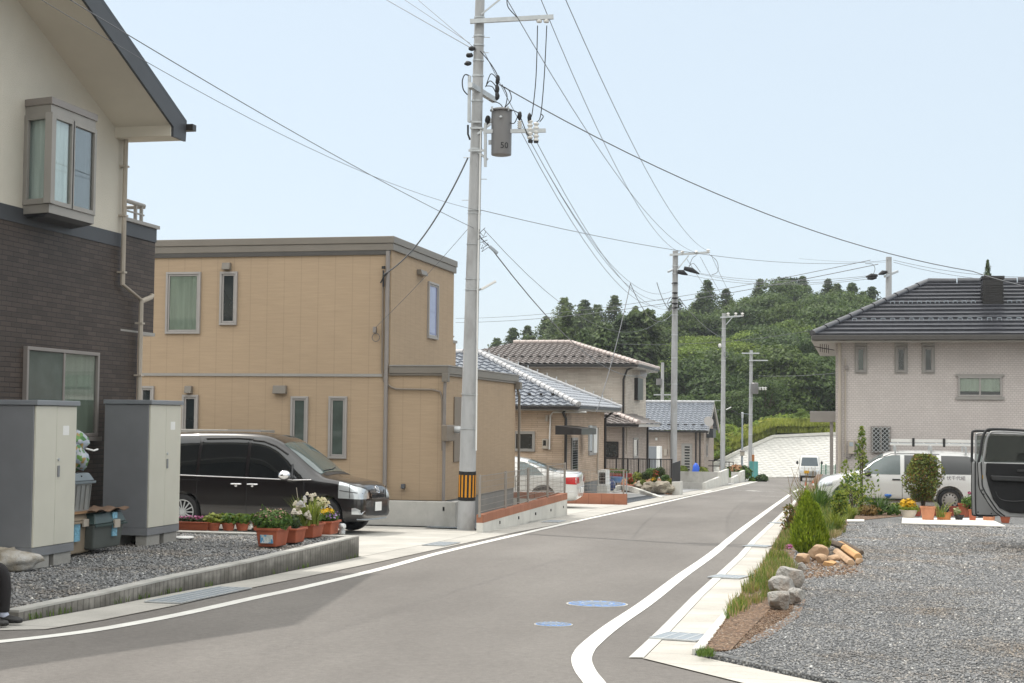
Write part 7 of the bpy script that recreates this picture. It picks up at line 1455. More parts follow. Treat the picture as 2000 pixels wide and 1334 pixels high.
grass_strip('grass', [(1422, 1212), (1470, 1185), (1530, 1160), (1550, 1120), (1535, 1085), (1560, 1010), (1590, 985), (1568, 985), (1535, 1040), (1488, 1112), (1447, 1165), (1420, 1197)], 3000, .15, [(GRS, .5), (GR2, .18), (DRY, .32)], 4)
grass_strip('grass', [(1545, 1075), (1555, 1000), (1580, 975), (1650, 985), (1655, 1010), (1630, 1045), (1600, 1050)], 2200, .30, [(GRS, .7), (GR2, .2), (DRY, .1)], 6, .006)
grass_strip('grass', [(1610, 1058), (1632, 1052), (1650, 1040), (1640, 1030), (1610, 1040)], 350, .13, [(DRY, .6), (GRS, .4)], 8)
for px, py in ((1368, 1279), (1378, 1281), (1388, 1283)): pass
mb = MB()
for k in range(60): q = PR(1364 + rs.uniform(0, 30), 1277 + rs.uniform(-3, 6)); blades(mb, (q.x, q.y, zr(q.y)), .03, 3, .06, rs, .8, .004)
for k in range(110):
    f_ = rs.random(); i = int(f_ * 5); q = LW[0].lerp(LW[-1], f_); i = min(len(LW) - 2, int(f_ * (len(LW) - 1))); g_ = f_ * (len(LW) - 1) - i; q = LW[i].lerp(LW[i + 1], g_)
    if noise.noise(Vector((q.y * 1.3, 0, 9))) > .02: blades(mb, (q.x + .03, q.y, zg(q.y) + .012), .02, 3, .07, rs, .6, .004)
for k in range(40): q = PR(1440 + rs.uniform(0, 240), 1290 + rs.uniform(-3, 25)); 
tag(mb.build('weeds', GRS), kind='stuff')
mb = MB()
for k in range(26):
    c = onR(1560 + rs.uniform(-14, 40), 990 + rs.uniform(-6, 12)); mb.tube([c, c + Vector((rs.uniform(-.1, .1), rs.uniform(-.1, .1), .4)), c + Vector((rs.uniform(-.2, .2), rs.uniform(-.1, .1), rs.uniform(.7, 1.1)))], .004, 4)
tag(mb.build('wild_flower_stems', LR), kind='stuff')
m_rk1 = M('grey_rock', (.38, .365, .34), .9, .35, 4, 1, 14, .08, stain=(.24, .17, .12), sscale=5); m_rk2 = M('tan_rock', (.44, .30, .19), .85, .2, 3, .8, 14, .02, stain=(.30, .18, .10), sscale=5); m_rk3 = M('ochre_rock', (.50, .29, .13), .85, .2, 3, .8, 14, .02)
def rock(label, a, b, seed, mat, group, sq=.9, amp=.22, rest=None):
    cb = onR((a[0] + b[0]) / 2, b[1] if rest is None else rest); d = d_of(cb); rx = (b[0] - a[0]) / 6000 * d; rz = (b[1] - a[1]) / 6000 * d
    c = PD((a[0] + b[0]) / 2, (a[1] + b[1]) / 2, d + rx * .5); t = thing('rock', label, 'rock', (c.x, c.y, c.z - rz), group)
    bm = bmesh.new(); bmesh.ops.create_icosphere(bm, subdivisions=3, radius=1); r_ = random.Random(seed); mb = MB()
    planes = [Vector((r_.gauss(0, 1), r_.gauss(0, 1), r_.gauss(0, 1))).normalized() for _ in range(9)]
    vs = []
    for v in bm.verts:
        p = v.co.copy()
        for n_ in planes:
            k_ = p.dot(n_) - .66
            if k_ > 0: p -= n_ * k_
        p *= 1 + amp * .25 * noise.noise(v.co * 2.5 + Vector((seed, 0, 0))); vs.append(p)
    mx_ = max(abs(p.x) for p in vs); mz = max(abs(p.z) for p in vs)
    mb.add([(c.x + p.x / mx_ * rx, c.y + p.y / mx_ * rx * sq, c.z + p.z / mz * rz) for p in vs], [tuple(v.index for v in f.verts) for f in bm.faces]); bm.free(); mb.build('stone', mat, t, smooth=22); return t
g1 = 'grey rocks at the edge of the grassy strip'
rock('grey rock at the back of the group of four, partly hidden', (1514, 1106), (1572, 1150), 1, m_rk1, g1, rest=1152)
rock('largest pale grey rock with a white top in the group of four', (1496, 1124), (1552, 1164), 2, m_rk1, g1, rest=1170)
rock('front left brownish grey rock of the group of four', (1498, 1152), (1545, 1193), 3, m_rk1, g1); rock('front right pale grey rock of the group of four', (1534, 1147), (1575, 1184), 4, m_rk1, g1)
g2 = 'tan rocks and split logs at the foot of the conical conifer'
rock('largest tan rock touching the conical conifer', (1577, 1062), (1620, 1094), 11, m_rk2, g2, rest=1098); rock('rounded tan stone in front of the largest tan rock', (1592, 1081), (1616, 1102), 12, m_rk2, g2, amp=.05)
rock('flat pale tan rock left of the rounded stone', (1552, 1080), (1582, 1102), 13, m_rk2, g2); rock('upright pale rock at the left end of the tan rocks', (1552, 1097), (1576, 1118), 14, m_rk1, g2)
rock('ochre wedge-shaped rock in front of the pile', (1605, 1094), (1634, 1107), 15, m_rk3, g2); rock('small grey flat stone in front of the log pile', (1626, 1095), (1640, 1103), 16, m_rk1, g2)
rock('tan chunk beside the split logs', (1613, 1083), (1642, 1098), 17, m_rk2, g2); rock('brown chunk at the right end of the pile', (1668, 1088), (1686, 1104), 18, m_rk2, g2); rock('small ochre stone behind the log pile', (1666, 1078), (1678, 1088), 19, m_rk3, g2)
for i, (a, b, w, lb_, mt) in enumerate((((1640, 1077), (1676, 1098), .11, 'long ochre split log on the pile, nearest the gravel', m_rk3), ((1634, 1086), (1662, 1106), .10, 'shorter tan split log in front of the pile', m_rk2), ((1606, 1074), (1648, 1083), .09, 'dark weathered log lying across the back of the pile', m_bark), ((1645, 1076), (1683, 1092), .07, 'thin dark log at the right of the pile', m_bark))):
    p, q = onR(*a), onR(*b); h_ = [.10, .06, .16, .13][i]; t = thing('split_log', lb_, 'log', (p + q) / 2, g2); P0 = Vector((p.x, p.y, zr(p.y) + h_)); P1 = Vector((q.x, q.y, zr(q.y) + h_ * .7)); d_ = (P1 - P0).normalized(); s_ = d_.cross(Vector((0, 0, 1))).normalized()
    k_ = [P0 + s_ * w * .6 * math.cos(a_) + Vector((0, 0, w * .55 * math.sin(a_))) for a_ in (0, 1.1, 2.0, 3.14, 4.2, 5.2)]; MB().prism(k_, P1 - P0).build('log', mt, t, bevel=.012)
m_cone = M('cone_orange', (.55, .075, .02), .5, .08); 
def cone(label, px, py, hpx):
    c = PG(px, py) if False else PD(px, py, 62); c.z = PD(px, py, 62).z; H_ = hpx / 3000 * 62; t = thing('traffic_cone', label, 'traffic cone', c, 'traffic cones by the road edge')
    MB().box((c.x - H_ * .27, c.y - H_ * .27, c.z), (c.x + H_ * .27, c.y + H_ * .27, c.z + .03)).build('base', m_cone, t); rl = lambda f: H_ * (.20 - .165 * f)
    MB().lathe((c.x, c.y, c.z + .03), [(rl(0), 0), (rl(.42), H_ * .42)], 18).lathe((c.x, c.y, c.z + .03), [(rl(.64), H_ * .64), (rl(1), H_ * .97)], 18).build('body', m_cone, t, smooth=40); MB().lathe((c.x, c.y, c.z + .03), [(rl(.42) + .002, H_ * .421), (rl(.64) + .002, H_ * .639)], 18).build('white_band', m_white, t, smooth=40)
cone('orange cone in front of the small truck, left of the pair', 1574, 964, 22); cone('orange cone right of the pair beside the wooden board', 1588, 957, 18); cone('lower orange cone half hidden by wild grass', 1571, 978, 16)
a, b = PD(1588, 941, 75), PD(1618, 955, 75); t = thing('wooden_crate', 'weathered grey board box between the small truck and the wagon', 'crate', (a.x, a.y, b.z)); MB().box((a.x, a.y, b.z - .2), (b.x, a.y + .9, a.z - .04)).build('side_boards', m_wood, t); MB().box((a.x - .04, a.y - .04, a.z - .039), (b.x + .04, a.y + .94, a.z)).build('rim', m_conc, t)
a, b = PD(1604, 909, 88), PD(1632, 930, 88); t = thing('green_fence', 'green mesh fence panels beyond the wagon, left of the mosaic tile house', 'fence', (a.x, a.y, b.z)); mg = M('green_wire', (.03, .16, .10), .5, .1)
for f_ in (0, .33, .66, 1): x = a.x + (b.x - a.x) * f_; MB().box((x - .03, a.y - .03, b.z - .5), (x + .03, a.y + .03, a.z + .08)).build('post', mg, t)
mb = MB()
for k in range(26): x = a.x + (b.x - a.x) * k / 25; mb.bar((x, a.y, b.z), (x, a.y, a.z), .012, .012, (1, 0, 0))
for k in range(10): z = b.z + (a.z - b.z) * k / 9; mb.bar((a.x, a.y, z), (b.x, a.y, z), .014)
mb.build('mesh_panel', mg, t)
a, b = PD(1625, 879, 84), PD(1628, 930, 84); t = thing('orange_marker_post', 'thin brown-orange post beside the corner of the mosaic tile house', 'post', (a.x, a.y, b.z)); MB().box((a.x - .04, a.y - .04, b.z - .4), (a.x + .04, a.y + .04, a.z)).build('pole', m_brownpot, t)
gpole = 'grey concrete utility poles along the street'
def polebody(t, base, topp, r0_, r1_, n=24): return MB().tube([base, base.lerp(topp, .33), base.lerp(topp, .66), topp], [r0_, r0_ + (r1_ - r0_) * .33, r0_ + (r1_ - r0_) * .66, r1_], n).build('pole', m_pole, t, smooth=50)
def stripes(t, base, ax, r, z0, z1, name='warning_band'):
    w_ = MB().lathe(base + ax * z0, [(r + .006, 0), (r + .004, z1 - z0)], 28, ax).build(name, m_black, t, smooth=40)
    n = 14
    for i in range(n):
        a = 2 * math.pi * i / n; mb = MB(); u = ax.orthogonal().normalized(); v = ax.cross(u); da = math.pi / n * .50; vs = []
        for f_ in (-1, 0, 1): q = (u * math.cos(a + da * f_) + v * math.sin(a + da * f_)) * (r + .010); vs += [base + ax * (z0 + .07) + q, base + ax * (z1 - .07) + q]
        mb.add(vs, [(0, 2, 3, 1), (2, 4, 5, 3)]); mb.build('yellow_stripe', m_yel, w_)
m_yel = M('warning_yellow', (.62, .26, .012), .5, .08)
D1 = 30.5
b1 = PG(910, 1036); q0_ = PD(910, 1036, D1); t1_ = PD(939, -60, D1); b1 = Vector((q0_.x, q0_.y, zg(q0_.y))); ax1 = (t1_ - b1).normalized()
P1 = thing('utility_pole', 'nearest and tallest concrete utility pole with transformer and yellow-black warning band', 'utility pole', b1, gpole)
r1b = .175; L1 = (t1_ - b1).length; polebody(P1, b1, t1_, r1b, .087)
rad1 = lambda s: r1b + (.087 - r1b) * s / L1
at1 = lambda py: (b1 + ax1 * ((PD(920, py, D1) - b1).dot(ax1)))
sy = lambda py: (PD(915, py, D1) - b1).dot(ax1)
stripes(P1, b1, ax1, rad1(.9), sy(977), sy(920))
X_ = Vector((1, 0, 0)); Rr = rr.copy()
def collar(py, ext=.0, w=.03, name='steel_band'):
    c = at1(py); r = rad1(sy(py)); return MB().lathe(c - ax1 * w / 2, [(r + .012, 0), (r + .012, w)], 24, ax1).build(name, m_galv, P1)
for py in (770, 837, 411, 417, 477, 291, 250, 197, 148, 118, 88, 70, 34, 566, 545): collar(py, w=.03 if py < 300 else .015)
def arm1(px0, py0, px1, py1, w=.075, d0=-.14, d1=-.14, name='crossarm', mat=None, h=None):
    return MB().bar(PD(px0, py0, D1 + d0), PD(px1, py1, D1 + d1), w, h or w, tuple(uu)).build(name, mat or m_galv, P1)
arm1(918, 42, 1081, 33, .085); arm1(940, 28, 985, -8, .03, name='arm_brace')
arm1(944, 257, 1066, 255, .075); arm1(918, 166, 966, 196, .10, -.35, .5, 'bracket_arm')
m_tank = M('transformer_grey', (.17, .165, .165), .38, .06, 2, spec=.6)
c0, c1 = PD(979, 303, D1 - .1), PD(979, 214, D1 - .1); axv = (c1 - c0); H_ = axv.length; tr_ = MB().lathe(c0, [(.16, -.01), (.195, 0), (.20, .03), (.205, H_ - .03)], 40, (0, 0, 1)).build('transformer', m_tank, P1, smooth=35)
MB().lathe(c1 + Vector((0, 0, -.03)), [(.222, 0), (.222, .022), (.15, .05), (.02, .055)], 36).build('transformer_lid', m_tank, tr_, smooth=35)
for px in (962, 993): MB().tube([PD(px, 216, D1 - .25), PD(px - 1, 208, D1 - .25)], .02, 6).build('lifting_lug', m_galv, tr_)
MB().lathe(PD(978, 228, D1 - .31), [(.02, -.06), (.03, .0), (.012, .02)], 10, tuple(-fwd)).build('fitting', m_galv, tr_)
cc = Vector((c0.x, c0.y, 0)); zt_ = PD(990, 283, D1 - .3).z; base_a = math.atan2(-.86, .50)
def cyl(u, v): a = base_a + u / .205; return (c0.x + .2085 * math.cos(a), c0.y + .2085 * math.sin(a), zt_ + v - .06)
text_mesh('50', .17, 'capacity_lettering', m_black, tr_, cyl)
MB().bar(PD(948, 240, D1 - .15), PD(948, 326, D1 - .15), .05).build('hanger', m_galv, P1); MB().bar(PD(954, 236, D1), PD(962, 236, D1), .08).bar(PD(954, 278, D1), PD(962, 278, D1), .08).build('hanger_bracket', m_galv, P1)
MB().bar(PD(932, 262, D1 - .1), PD(958, 242, D1 - .1), .04).bar(PD(932, 296, D1 - .1), PD(953, 312, D1 - .1), .04).build('strut', m_galv, P1)
arm1(915, 294, 945, 294, .04, name='steel_bracket'); arm1(918, 250, 942, 250, .035, name='steel_bracket'); arm1(915, 238, 940, 238, .035, name='steel_bracket')
def insul(px, py0, py1, r=.05, n=4, cap=True, d=D1 - .15):
    a, b = PD(px, py1, d), PD(px, py0, d); L_ = (b - a).length; pr = []
    for k in range(n): z = L_ * k / n; pr += [(r * .6, z), (r, z + L_ / n * .3), (r * .95, z + L_ / n * .55), (r * .55, z + L_ / n * .8)]
    return MB().lathe(a, pr, 16).build('insulator', m_porc, P1, smooth=60)
m_porc = M('white_porcelain', (.62, .61, .58), .2, .05, spec=.8)
insul(1015, 235, 251); insul(1035, 232, 272, .058, 5); insul(1047, 237, 277, .058, 5); 
for px in (1036, 1047): MB().lathe(PD(px, 279, D1 - .15), [(.045, 0), (.05, .04), (.045, .06)], 12).build('fuse_cap', m_cablack, P1)
for px, py in ((1015, 226), (1034, 230)): MB().blob(PD(px, py, D1 - .15), (.045, .045, .10), 2, .1, px).build('bird_guard', m_cablack, P1, smooth=60)
for px in (1053, 1067): MB().lathe(PD(px, 44, D1 - .14), [(.05, .0), (.06, .03), (.04, .07)], 14).build('insulator', m_porc, P1, smooth=60)
for px, py in ((922, 95), (917, 108), (914, 124)): MB().blob(PD(px, py, D1 - .1), (.075, .05, .05), 2, .15, py).build('cable_clamp', m_cablack, P1, smooth=60)
for px, py in ((972, 156), (971, 174), (971, 187)): MB().blob(PD(px, py, D1 - .2), (.045, .05, .10), 2, .15, py).build('dead_end_sleeve', m_cablack, P1, smooth=60)
MB().blob(PD(953, 235, D1), (.06, .08, .10), 2, .05, 1).build('connector_box', m_cablack, P1)
MB().tube([PD(916, 238, D1 - .25), PD(917, 148, D1 - .25)], .034, 10).build('conduit', m_galv, P1, smooth=50)
MB().tube(smooth_pts([PD(917, 148, D1 - .25), PD(908, 146, D1 - .3), PD(903, 158, D1 - .3), PD(905, 175, D1 - .3), PD(913, 185, D1 - .25)], 4), .012, 6).build('cable_loop', m_cablack, P1); MB().tube([PD(914, 244, D1 - .2), PD(914, 262, D1 - .2), PD(918, 273, D1 - .2)], .02, 6).build('cable_tail', m_cablack, P1)
MB().tube([PD(939, 250, D1 - .12), PD(933, 560, D1 - .14), PD(930, 880, D1 - .18)], .016, 6).build('earth_conduit', m_white, P1)
for px0, px1, py in ((931, 951, 350), (902, 915, 391), (922, 957, 73), (924, 955, 103), (905, 918, 308)): MB().tube([PD(px0, py, D1 - .05), PD(px1, py, D1 - .05)], .008, 5).build('step_bolt', m_galv, P1)
jumps = [[(1050, 50), (1047, 150), (1040, 218), (1036, 230)], [(1068, 50), (1063, 150), (1056, 225), (1048, 238)], [(1056, 222), (1061, 228), (1054, 238)], [(996, 240), (1005, 240), (1013, 222)], [(1015, 222), (1000, 215), (985, 220)], [(950, 165), (958, 145), (966, 148), (972, 158)], [(948, 170), (957, 158), (968, 168), (971, 178)], [(950, 168), (962, 170), (970, 186)], [(980, 165), (990, 185), (988, 205), (983, 212)], [(985, 170), (995, 178), (998, 195), (984, 212)], [(938, 100), (955, 120), (968, 140), (972, 150)], [(1018, 232), (1030, 262), (1036, 266)], [(990, 0), (993, 15), (1010, 34)], [(955, 196), (975, 202), (983, 212)]]
for j in jumps: MB().tube(smooth_pts([PD(x, y, D1 - .18) for x, y in j], 5), .010, 5).build('jumper_cable', m_cablack, P1, smooth=60)
MB().tube([PD(936, 566, D1 - .1), PD(941, 564, D1 - .15)], .02, 6).build('lamp_arm', m_galv, P1); MB().bar(PD(940, 565, D1 - .2), PD(969, 549, D1 - .2), .06, .045).build('street_lamp', m_white, P1, bevel=.01)
mb = MB(); mb.tube([PD(936, 460, D1 - .15), PD(944, 470, D1 - .15), PD(957, 482, D1 - .15)], .01, 5); mb.build('lamp_cable', m_cablack, P1); MB().bar(PD(956, 481, D1 - .2), PD(972, 495, D1 - .2), .09, .06).build('splice_case', m_galv2, P1, bevel=.015)
for k in range(7): a = PD(936 + k * 1.5, 448 + k * 6, D1 - .15); MB().tube([a, a + Vector((.08 * math.sin(k * 2), 0, -.08)), a + Vector((.12, 0, .03 * math.cos(k)))], .006, 4).build('cable_tangle', m_cablack, P1)
def far_pole(label, px, pyb, pyt, d, r0_, r1_, arms=(), yb=None):
    bb = PD(px, pyb, d); b = Vector((bb.x, bb.y, zg(bb.y) if yb is None else yb)); tp = PD(px + (pyb - pyt) * .009, pyt, d); t = thing('utility_pole', label, 'utility pole', b, gpole); polebody(t, b, tp, r0_, r1_, 16)
    for k in range(9): py = pyt + 30 + k * (12 + k * 3); q = PD(px + (pyb - py) * .009, py, d); MB().lathe(q, [(r1_ + .03, 0), (r1_ + .03, .04)], 12).build('steel_band', m_galv, t)
    return t, b, tp
D2 = 74.; P2, b2, t2_ = far_pole('second concrete utility pole standing behind the dark panel and flower bed', 1315, 955, 490, D2, .17, .13)
MB().bar(PD(1308, 498, D2 - .2), PD(1385, 493, D2 - .2), .10).build('crossarm', m_galv, P2); MB().bar(PD(1322, 528, D2 - .2), PD(1345, 499, D2 - .2), .05).build('arm_brace', m_galv, P2); MB().bar(PD(1305, 531, D2 - .4), PD(1325, 522, D2 + .3), .08).build('bracket', m_galv, P2)
for px in (1333, 1360, 1383): MB().lathe(PD(px, 497 if px < 1380 else 494, D2 - .2), [(.05, 0), (.10, .04), (.05, .08), (.10, .12), (.05, .18)], 12).build('insulator', m_porc, P2, smooth=60)
for a, b in (((1336, 524), (1366, 535)), ((1324, 531), (1343, 537))): MB().tube([PD(*a, D2 - .2), PD((a[0] + b[0]) / 2, (a[1] + b[1]) / 2 - 2, D2 - .2), PD(*b, D2 - .2)], [.10, .13, .03], 8).build('dead_end_cover', m_cablack, P2, smooth=60)
for py in (553, 572, 582, 593, 601): MB().blob(PD(1318, py, D2 - .25), (.16, .1, .05), 2, .2, py).build('cable_clamp', m_cablack, P2)
for j in ([(1385, 497), (1400, 510), (1402, 530), (1390, 537)], [(1345, 525), (1352, 505), (1360, 499)], [(1345, 520), (1355, 515), (1368, 532)], [(1310, 580), (1304, 590), (1308, 600), (1318, 600)], [(1328, 583), (1334, 595), (1328, 602)], [(1322, 605), (1328, 608), (1327, 602)]): MB().tube(smooth_pts([PD(x, y, D2 - .25) for x, y in j], 5), .014, 5).build('jumper_cable', m_wire, P2)
D3 = 100.; P3, b3_, t3_ = far_pole('third concrete utility pole with three insulators and an orange striped foot', 1411, 925, 612, D3, .17, .12)
MB().bar(PD(1407, 620, D3 - .2), PD(1451, 617, D3 - .2), .10).build('crossarm', m_galv, P3); MB().bar(PD(1418, 634, D3 - .2), PD(1430, 620, D3 - .2), .05).build('arm_brace', m_galv, P3)
for px in (1422, 1437, 1450): MB().lathe(PD(px, 618, D3 - .2), [(.05, 0), (.12, .06), (.05, .12), (.12, .18), (.05, .24)], 10).build('insulator', m_porc, P3, smooth=60)
stripes(P3, Vector((b3_.x, b3_.y, b3_.z)), Vector((0, 0, 1)), .172, PD(1411, 918, D3).z - b3_.z, PD(1411, 905, D3).z - b3_.z); MB().bar(PD(1418, 800, D3 - .2), PD(1428, 795, D3 - .2), .12, .06).build('street_lamp', m_white, P3); MB().blob(PD(1406, 675, D3 - .2), (.12, .1, .14), 2, .1).build('cable_clamp', m_porc, P3)
MB().tube([PD(1418 + 4 * math.cos(a), 692 + 5 * math.sin(a), D3 - .2) for a in [k * .6 for k in range(11)]], .015, 4).build('cable_loop', m_wire, P3)
D4 = 109.; P4, b4_, t4_ = far_pole('fourth and farthest street utility pole rising behind the teal panel, with a transformer', 1465, 938, 684, D4, .15, .11)
MB().bar(PD(1449, 690, D4 - .2), PD(1483, 690, D4 - .2), .09).build('crossarm', m_galv, P4); MB().bar(PD(1463, 704, D4 - .2), PD(1500, 704, D4 - .2), .08).build('crossarm', m_galv, P4); MB().lathe(PD(1474, 769, D4 - .3), [(.24, 0), (.26, .04), (.26, .72), (.2, .78)], 18).build('transformer', m_tank, P4, smooth=40)
for px in (1484, 1490, 1495): MB().lathe(PD(px, 762, D4 - .3), [(.05, 0), (.09, .06), (.05, .12), (.09, .18), (.04, .22)], 8).build('insulator', m_porc, P4)
MB().bar(PD(1468, 758, D4 - .3), PD(1498, 757, D4 - .3), .06).build('bracket', m_galv, P4)
D5 = 120.; bb = PD(1293, 820, D5); t = thing('utility_pole', 'short looking concrete pole with small transformer beyond the brown roofed house', 'utility pole', Vector((bb.x, bb.y, zg(118))), gpole); MB().tube([Vector((bb.x, bb.y, zg(118) - .2)), PD(1294, 708, D5)], [.16, .12], 12).build('pole', m_pole, t)
MB().bar(PD(1277, 771, D5), PD(1312, 771, D5), .09).build('crossarm', m_galv, t); MB().lathe(PD(1287, 752, D5 - .3), [(.22, 0), (.22, .5)], 12).build('transformer', m_tank, t)
D6 = 62.; bb = PD(1733, 700, D6); t6 = thing('utility_pole', 'concrete utility pole rising behind the roof of the mosaic tile house', 'utility pole', Vector((bb.x, bb.y, zg(60))), gpole); MB().tube([Vector((bb.x, bb.y, zg(60))), PD(1736, 502, D6)], [.17, .115], 18).build('pole', m_pole, t6, smooth=50)
MB().bar(PD(1728, 540, D6 - .3), PD(1753, 530, D6 + .3), .09).build('crossarm', m_galv, t6)
for a, b in (((1714, 538), (1691, 541)), ((1733, 531), (1716, 536)), ((1712, 542), (1694, 545))): MB().tube([PD(*a, D6 - .2), PD((a[0] + b[0]) / 2, (a[1] + b[1]) / 2 - 1, D6 - .2), PD(*b, D6 - .2)], [.05, .10, .03], 8).build('dead_end_cover', m_cablack, t6, smooth=60)
MB().tube(smooth_pts([PD(1690, 515, D6 - .2), PD(1704, 516, D6 - .2), PD(1709, 525, D6 - .2), PD(1706, 535, D6 - .2)], 4), .012, 5).build('jumper_cable', m_wire, t6)
D7 = 104.; bb = PD(1449, 925, D7); t = thing('street_lamp', 'slim grey lamp post with a pale box at its middle, left of the teal panel', 'lamp post', Vector((bb.x, bb.y, zg(bb.y)))); MB().tube([Vector((bb.x, bb.y, zg(bb.y))), PD(1450, 806, D7)], [.08, .055], 10).build('post', m_galv2, t); MB().lathe(PD(1450, 817, D7), [(.075, 0), (.085, .35), (.06, .42)], 12).build('lamp', m_galv, t); MB().bar(PD(1450, 807, D7), PD(1462, 809, D7), .03).build('arm', m_galv2, t); MB().box(PD(1446, 890, D7) + Vector((0, -.15, 0)), PD(1454, 883, D7) + Vector((0, .1, 0))).build('pale_box', m_pipe, t); MB().blob(PD(1450, 881, D7), (.2, .14, .1), 2, .05).build('box_hood', m_framel, t)
bb = PD(1471, 905, 107); t = thing('orange_post', 'thin orange-brown post rising just behind the teal panel', 'post', bb); MB().tube([bb - Vector((0, 0, 1)), PD(1471, 888, 107)], .09, 8).build('pole', m_brownpot, t); MB().tube([PD(1471, 888, 107), PD(1471, 875, 107)], .03, 6).build('tip', m_galv, t)
GW = 'thin power and telephone lines across the sky'
def W(a, da, b, db, sag, r, label): return wire(PD(*a, da), PD(*b, db), sag, r, label, group=GW)
W((1053, -10), D1, (1333, 494), D2, 1.1, .008, 'upper line sagging from beside the first pole to the left insulator of the second pole')
W((985, -10), 28, (1360, 494), D2, .9, .008, 'line crossing the sky from the top centre to the middle insulator of the second pole')
W((1103, -5), 28, (1383, 490), D2, .9, .008, 'rightmost line descending to the outer insulator of the second pole')
W((945, 100), D1, (1318, 565), D2, 1.8, .007, 'line from black sleeves on the first pole to clamps on the second pole')
W((1018, 258), D1, (1318, 585), D2, 1.5, .007, 'lower line leaving the transformer arm towards the second pole')
W((1026, 258), D1, (1318, 575), D2, 1.4, .007, 'second lower line leaving the transformer arm towards the second pole')
W((1040, 262), D1, (1318, 600), D2, 1.2, .007, 'third lower line curving down below the transformer arm')
W((975, 165), D1, (1900, 530), 40, .55, .012, 'thick cable running right from the first pole over the mosaic tile house'); W((1900, 530), 40, (2060, 570), 38, .05, .012, 'end of the thick cable at the right edge of the picture')
W((938, 410), D1, (1735, 508), D6, .5, .007, 'long thin line from the first pole to the pole behind the right roof')
W((0, -50), 14, (938, 412), D1, .30, .004, 'thinner wire passing above the dark house eave to the first pole')
W((0, -84), 14, (928, 447), D1 + .0, .10, .006, 'dark wire crossing in front of the dark house gable to the first pole');
W((745, -6), 40, (922, 95), D1 - .1, .0, .009, 'upper of three wires coming down to the first pole from the top left'); W((785, -4), 40, (917, 84), D1 - .1, .0, .007, 'middle of three wires coming down to the first pole'); W((812, -4), 40, (925, 92), D1, .0, .007, 'right of three wires coming down to the first pole')
W((914, 308), D1 - .1, (750, 536), BY - .0 + 1.2, .35, .016, 'thick twisted service cable from the first pole to the corner of the tan house')
W((920, 440), D1, (733, 640), BY + 1.2, .05, .005, 'thin diagonal service wire from the first pole to the tan house wall')
wl = wire(PD(957, 482, D1), PD(1287, 717, 78), 1.3, .012, 'bundled communication cable with spacer rings running down from the first pole', name='communication_cable', group=GW)
W((945, 448), D1, (1315, 600), D2, 1.6, .006, 'thin line above the bundled communication cable')
W((890, 622), 120, (1700, 508), 66, .6, .014, 'long line rising from the left behind the houses to the right pole'); W((890, 630), 120, (1715, 516), 66, .6, .016, 'companion long line just below the rising line')
W((1366, 535), D2, (1694, 541), D6, .35, .009, 'upper line between the second pole and the pole behind the right roof'); W((1343, 537), D2, (1694, 545), D6, .35, .009, 'lower line between the second pole and the pole behind the right roof')
W((1368, 534), D2, (1716, 536), D6, .3, .009, 'middle line between the second pole and the right roof pole')
W((1745, 508), D6, (2080, 538), 70, .3, .009, 'upper line leaving the right roof pole to the right edge'); W((1745, 512), D6, (2080, 545), 70, .35, .009, 'lower line leaving the right roof pole to the right edge'); W((1560, 505), 66, (1735, 512), D6, .05, .005, 'short line reaching the right roof pole from the left')
W((1368, 502), D2, (1437, 616), D3, .15, .010, 'line between the middle insulators of the second and third poles'); W((1389, 498), D2, (1450, 616), D3, .15, .010, 'line between the outer insulators of the second and third poles'); W((1341, 505), D2, (1422, 617), D3, .15, .010, 'line between the inner insulators of the second and third poles')
W((1318, 572), D2, (1411, 660), D3, .3, .018, 'dark cable sloping down from the second pole towards the third')
W((1231, 553), 62, (1318, 605), D2, 1.0, .014, 'slack dark cable looping into the second pole'); W((1283, 552), 68, (1309, 607), D2, .2, .016, 'short dark hanging cable left of the second pole'); W((1231, 555), 62, (1165, 805), 56, .3, .016, 'dark service cable dropping to the tan bungalow eave')
W((1213, 672), 80, (1700, 620), 90, .5, .010, 'pale line crossing in front of the green hill'); W((1480, 734), 109, (1640, 728), 100, .1, .014, 'thin dark line from the fourth pole to the right across the hill')
W((1418, 790), D3, (1450, 810), D7, .1, .008, 'thin line from the third pole to the slim lamp post')
W((1294, 770), D5, (1411, 800), D3, .4, .012, 'line from the pole beyond the brown house to the third pole')
rt = random.Random(99)
LB1 = leafmat('broadleaf_mid', (.11, .17, .03), (.24, .33, .07), .45); LB2 = leafmat('broadleaf_bright', (.15, .23, .035), (.32, .42, .09), .45); LB3 = leafmat('broadleaf_dark', (.055, .095, .028), (.13, .19, .055), .38)
LC1 = leafmat('cedar_dark', (.05, .08, .032), (.12, .17, .06), .3); LC2 = leafmat('cedar_olive', (.07, .11, .032), (.16, .22, .065), .3); LP = leafmat('pine_blue_green', (.045, .075, .04), (.12, .17, .08), .25)
def leafquad(mb, p, n, s, r_, asp=1.3):
    a = n.orthogonal().normalized(); a = Matrix.Rotation(r_.uniform(0, 6.28), 3, n) @ a; b = n.cross(a); a = a * s * asp * .5; b = b * s * .5; mb.add([p - a - b * .4, p + b - a * .2, p + a + b * .2, p - b + a * .3], [(0, 1, 2, 3)])
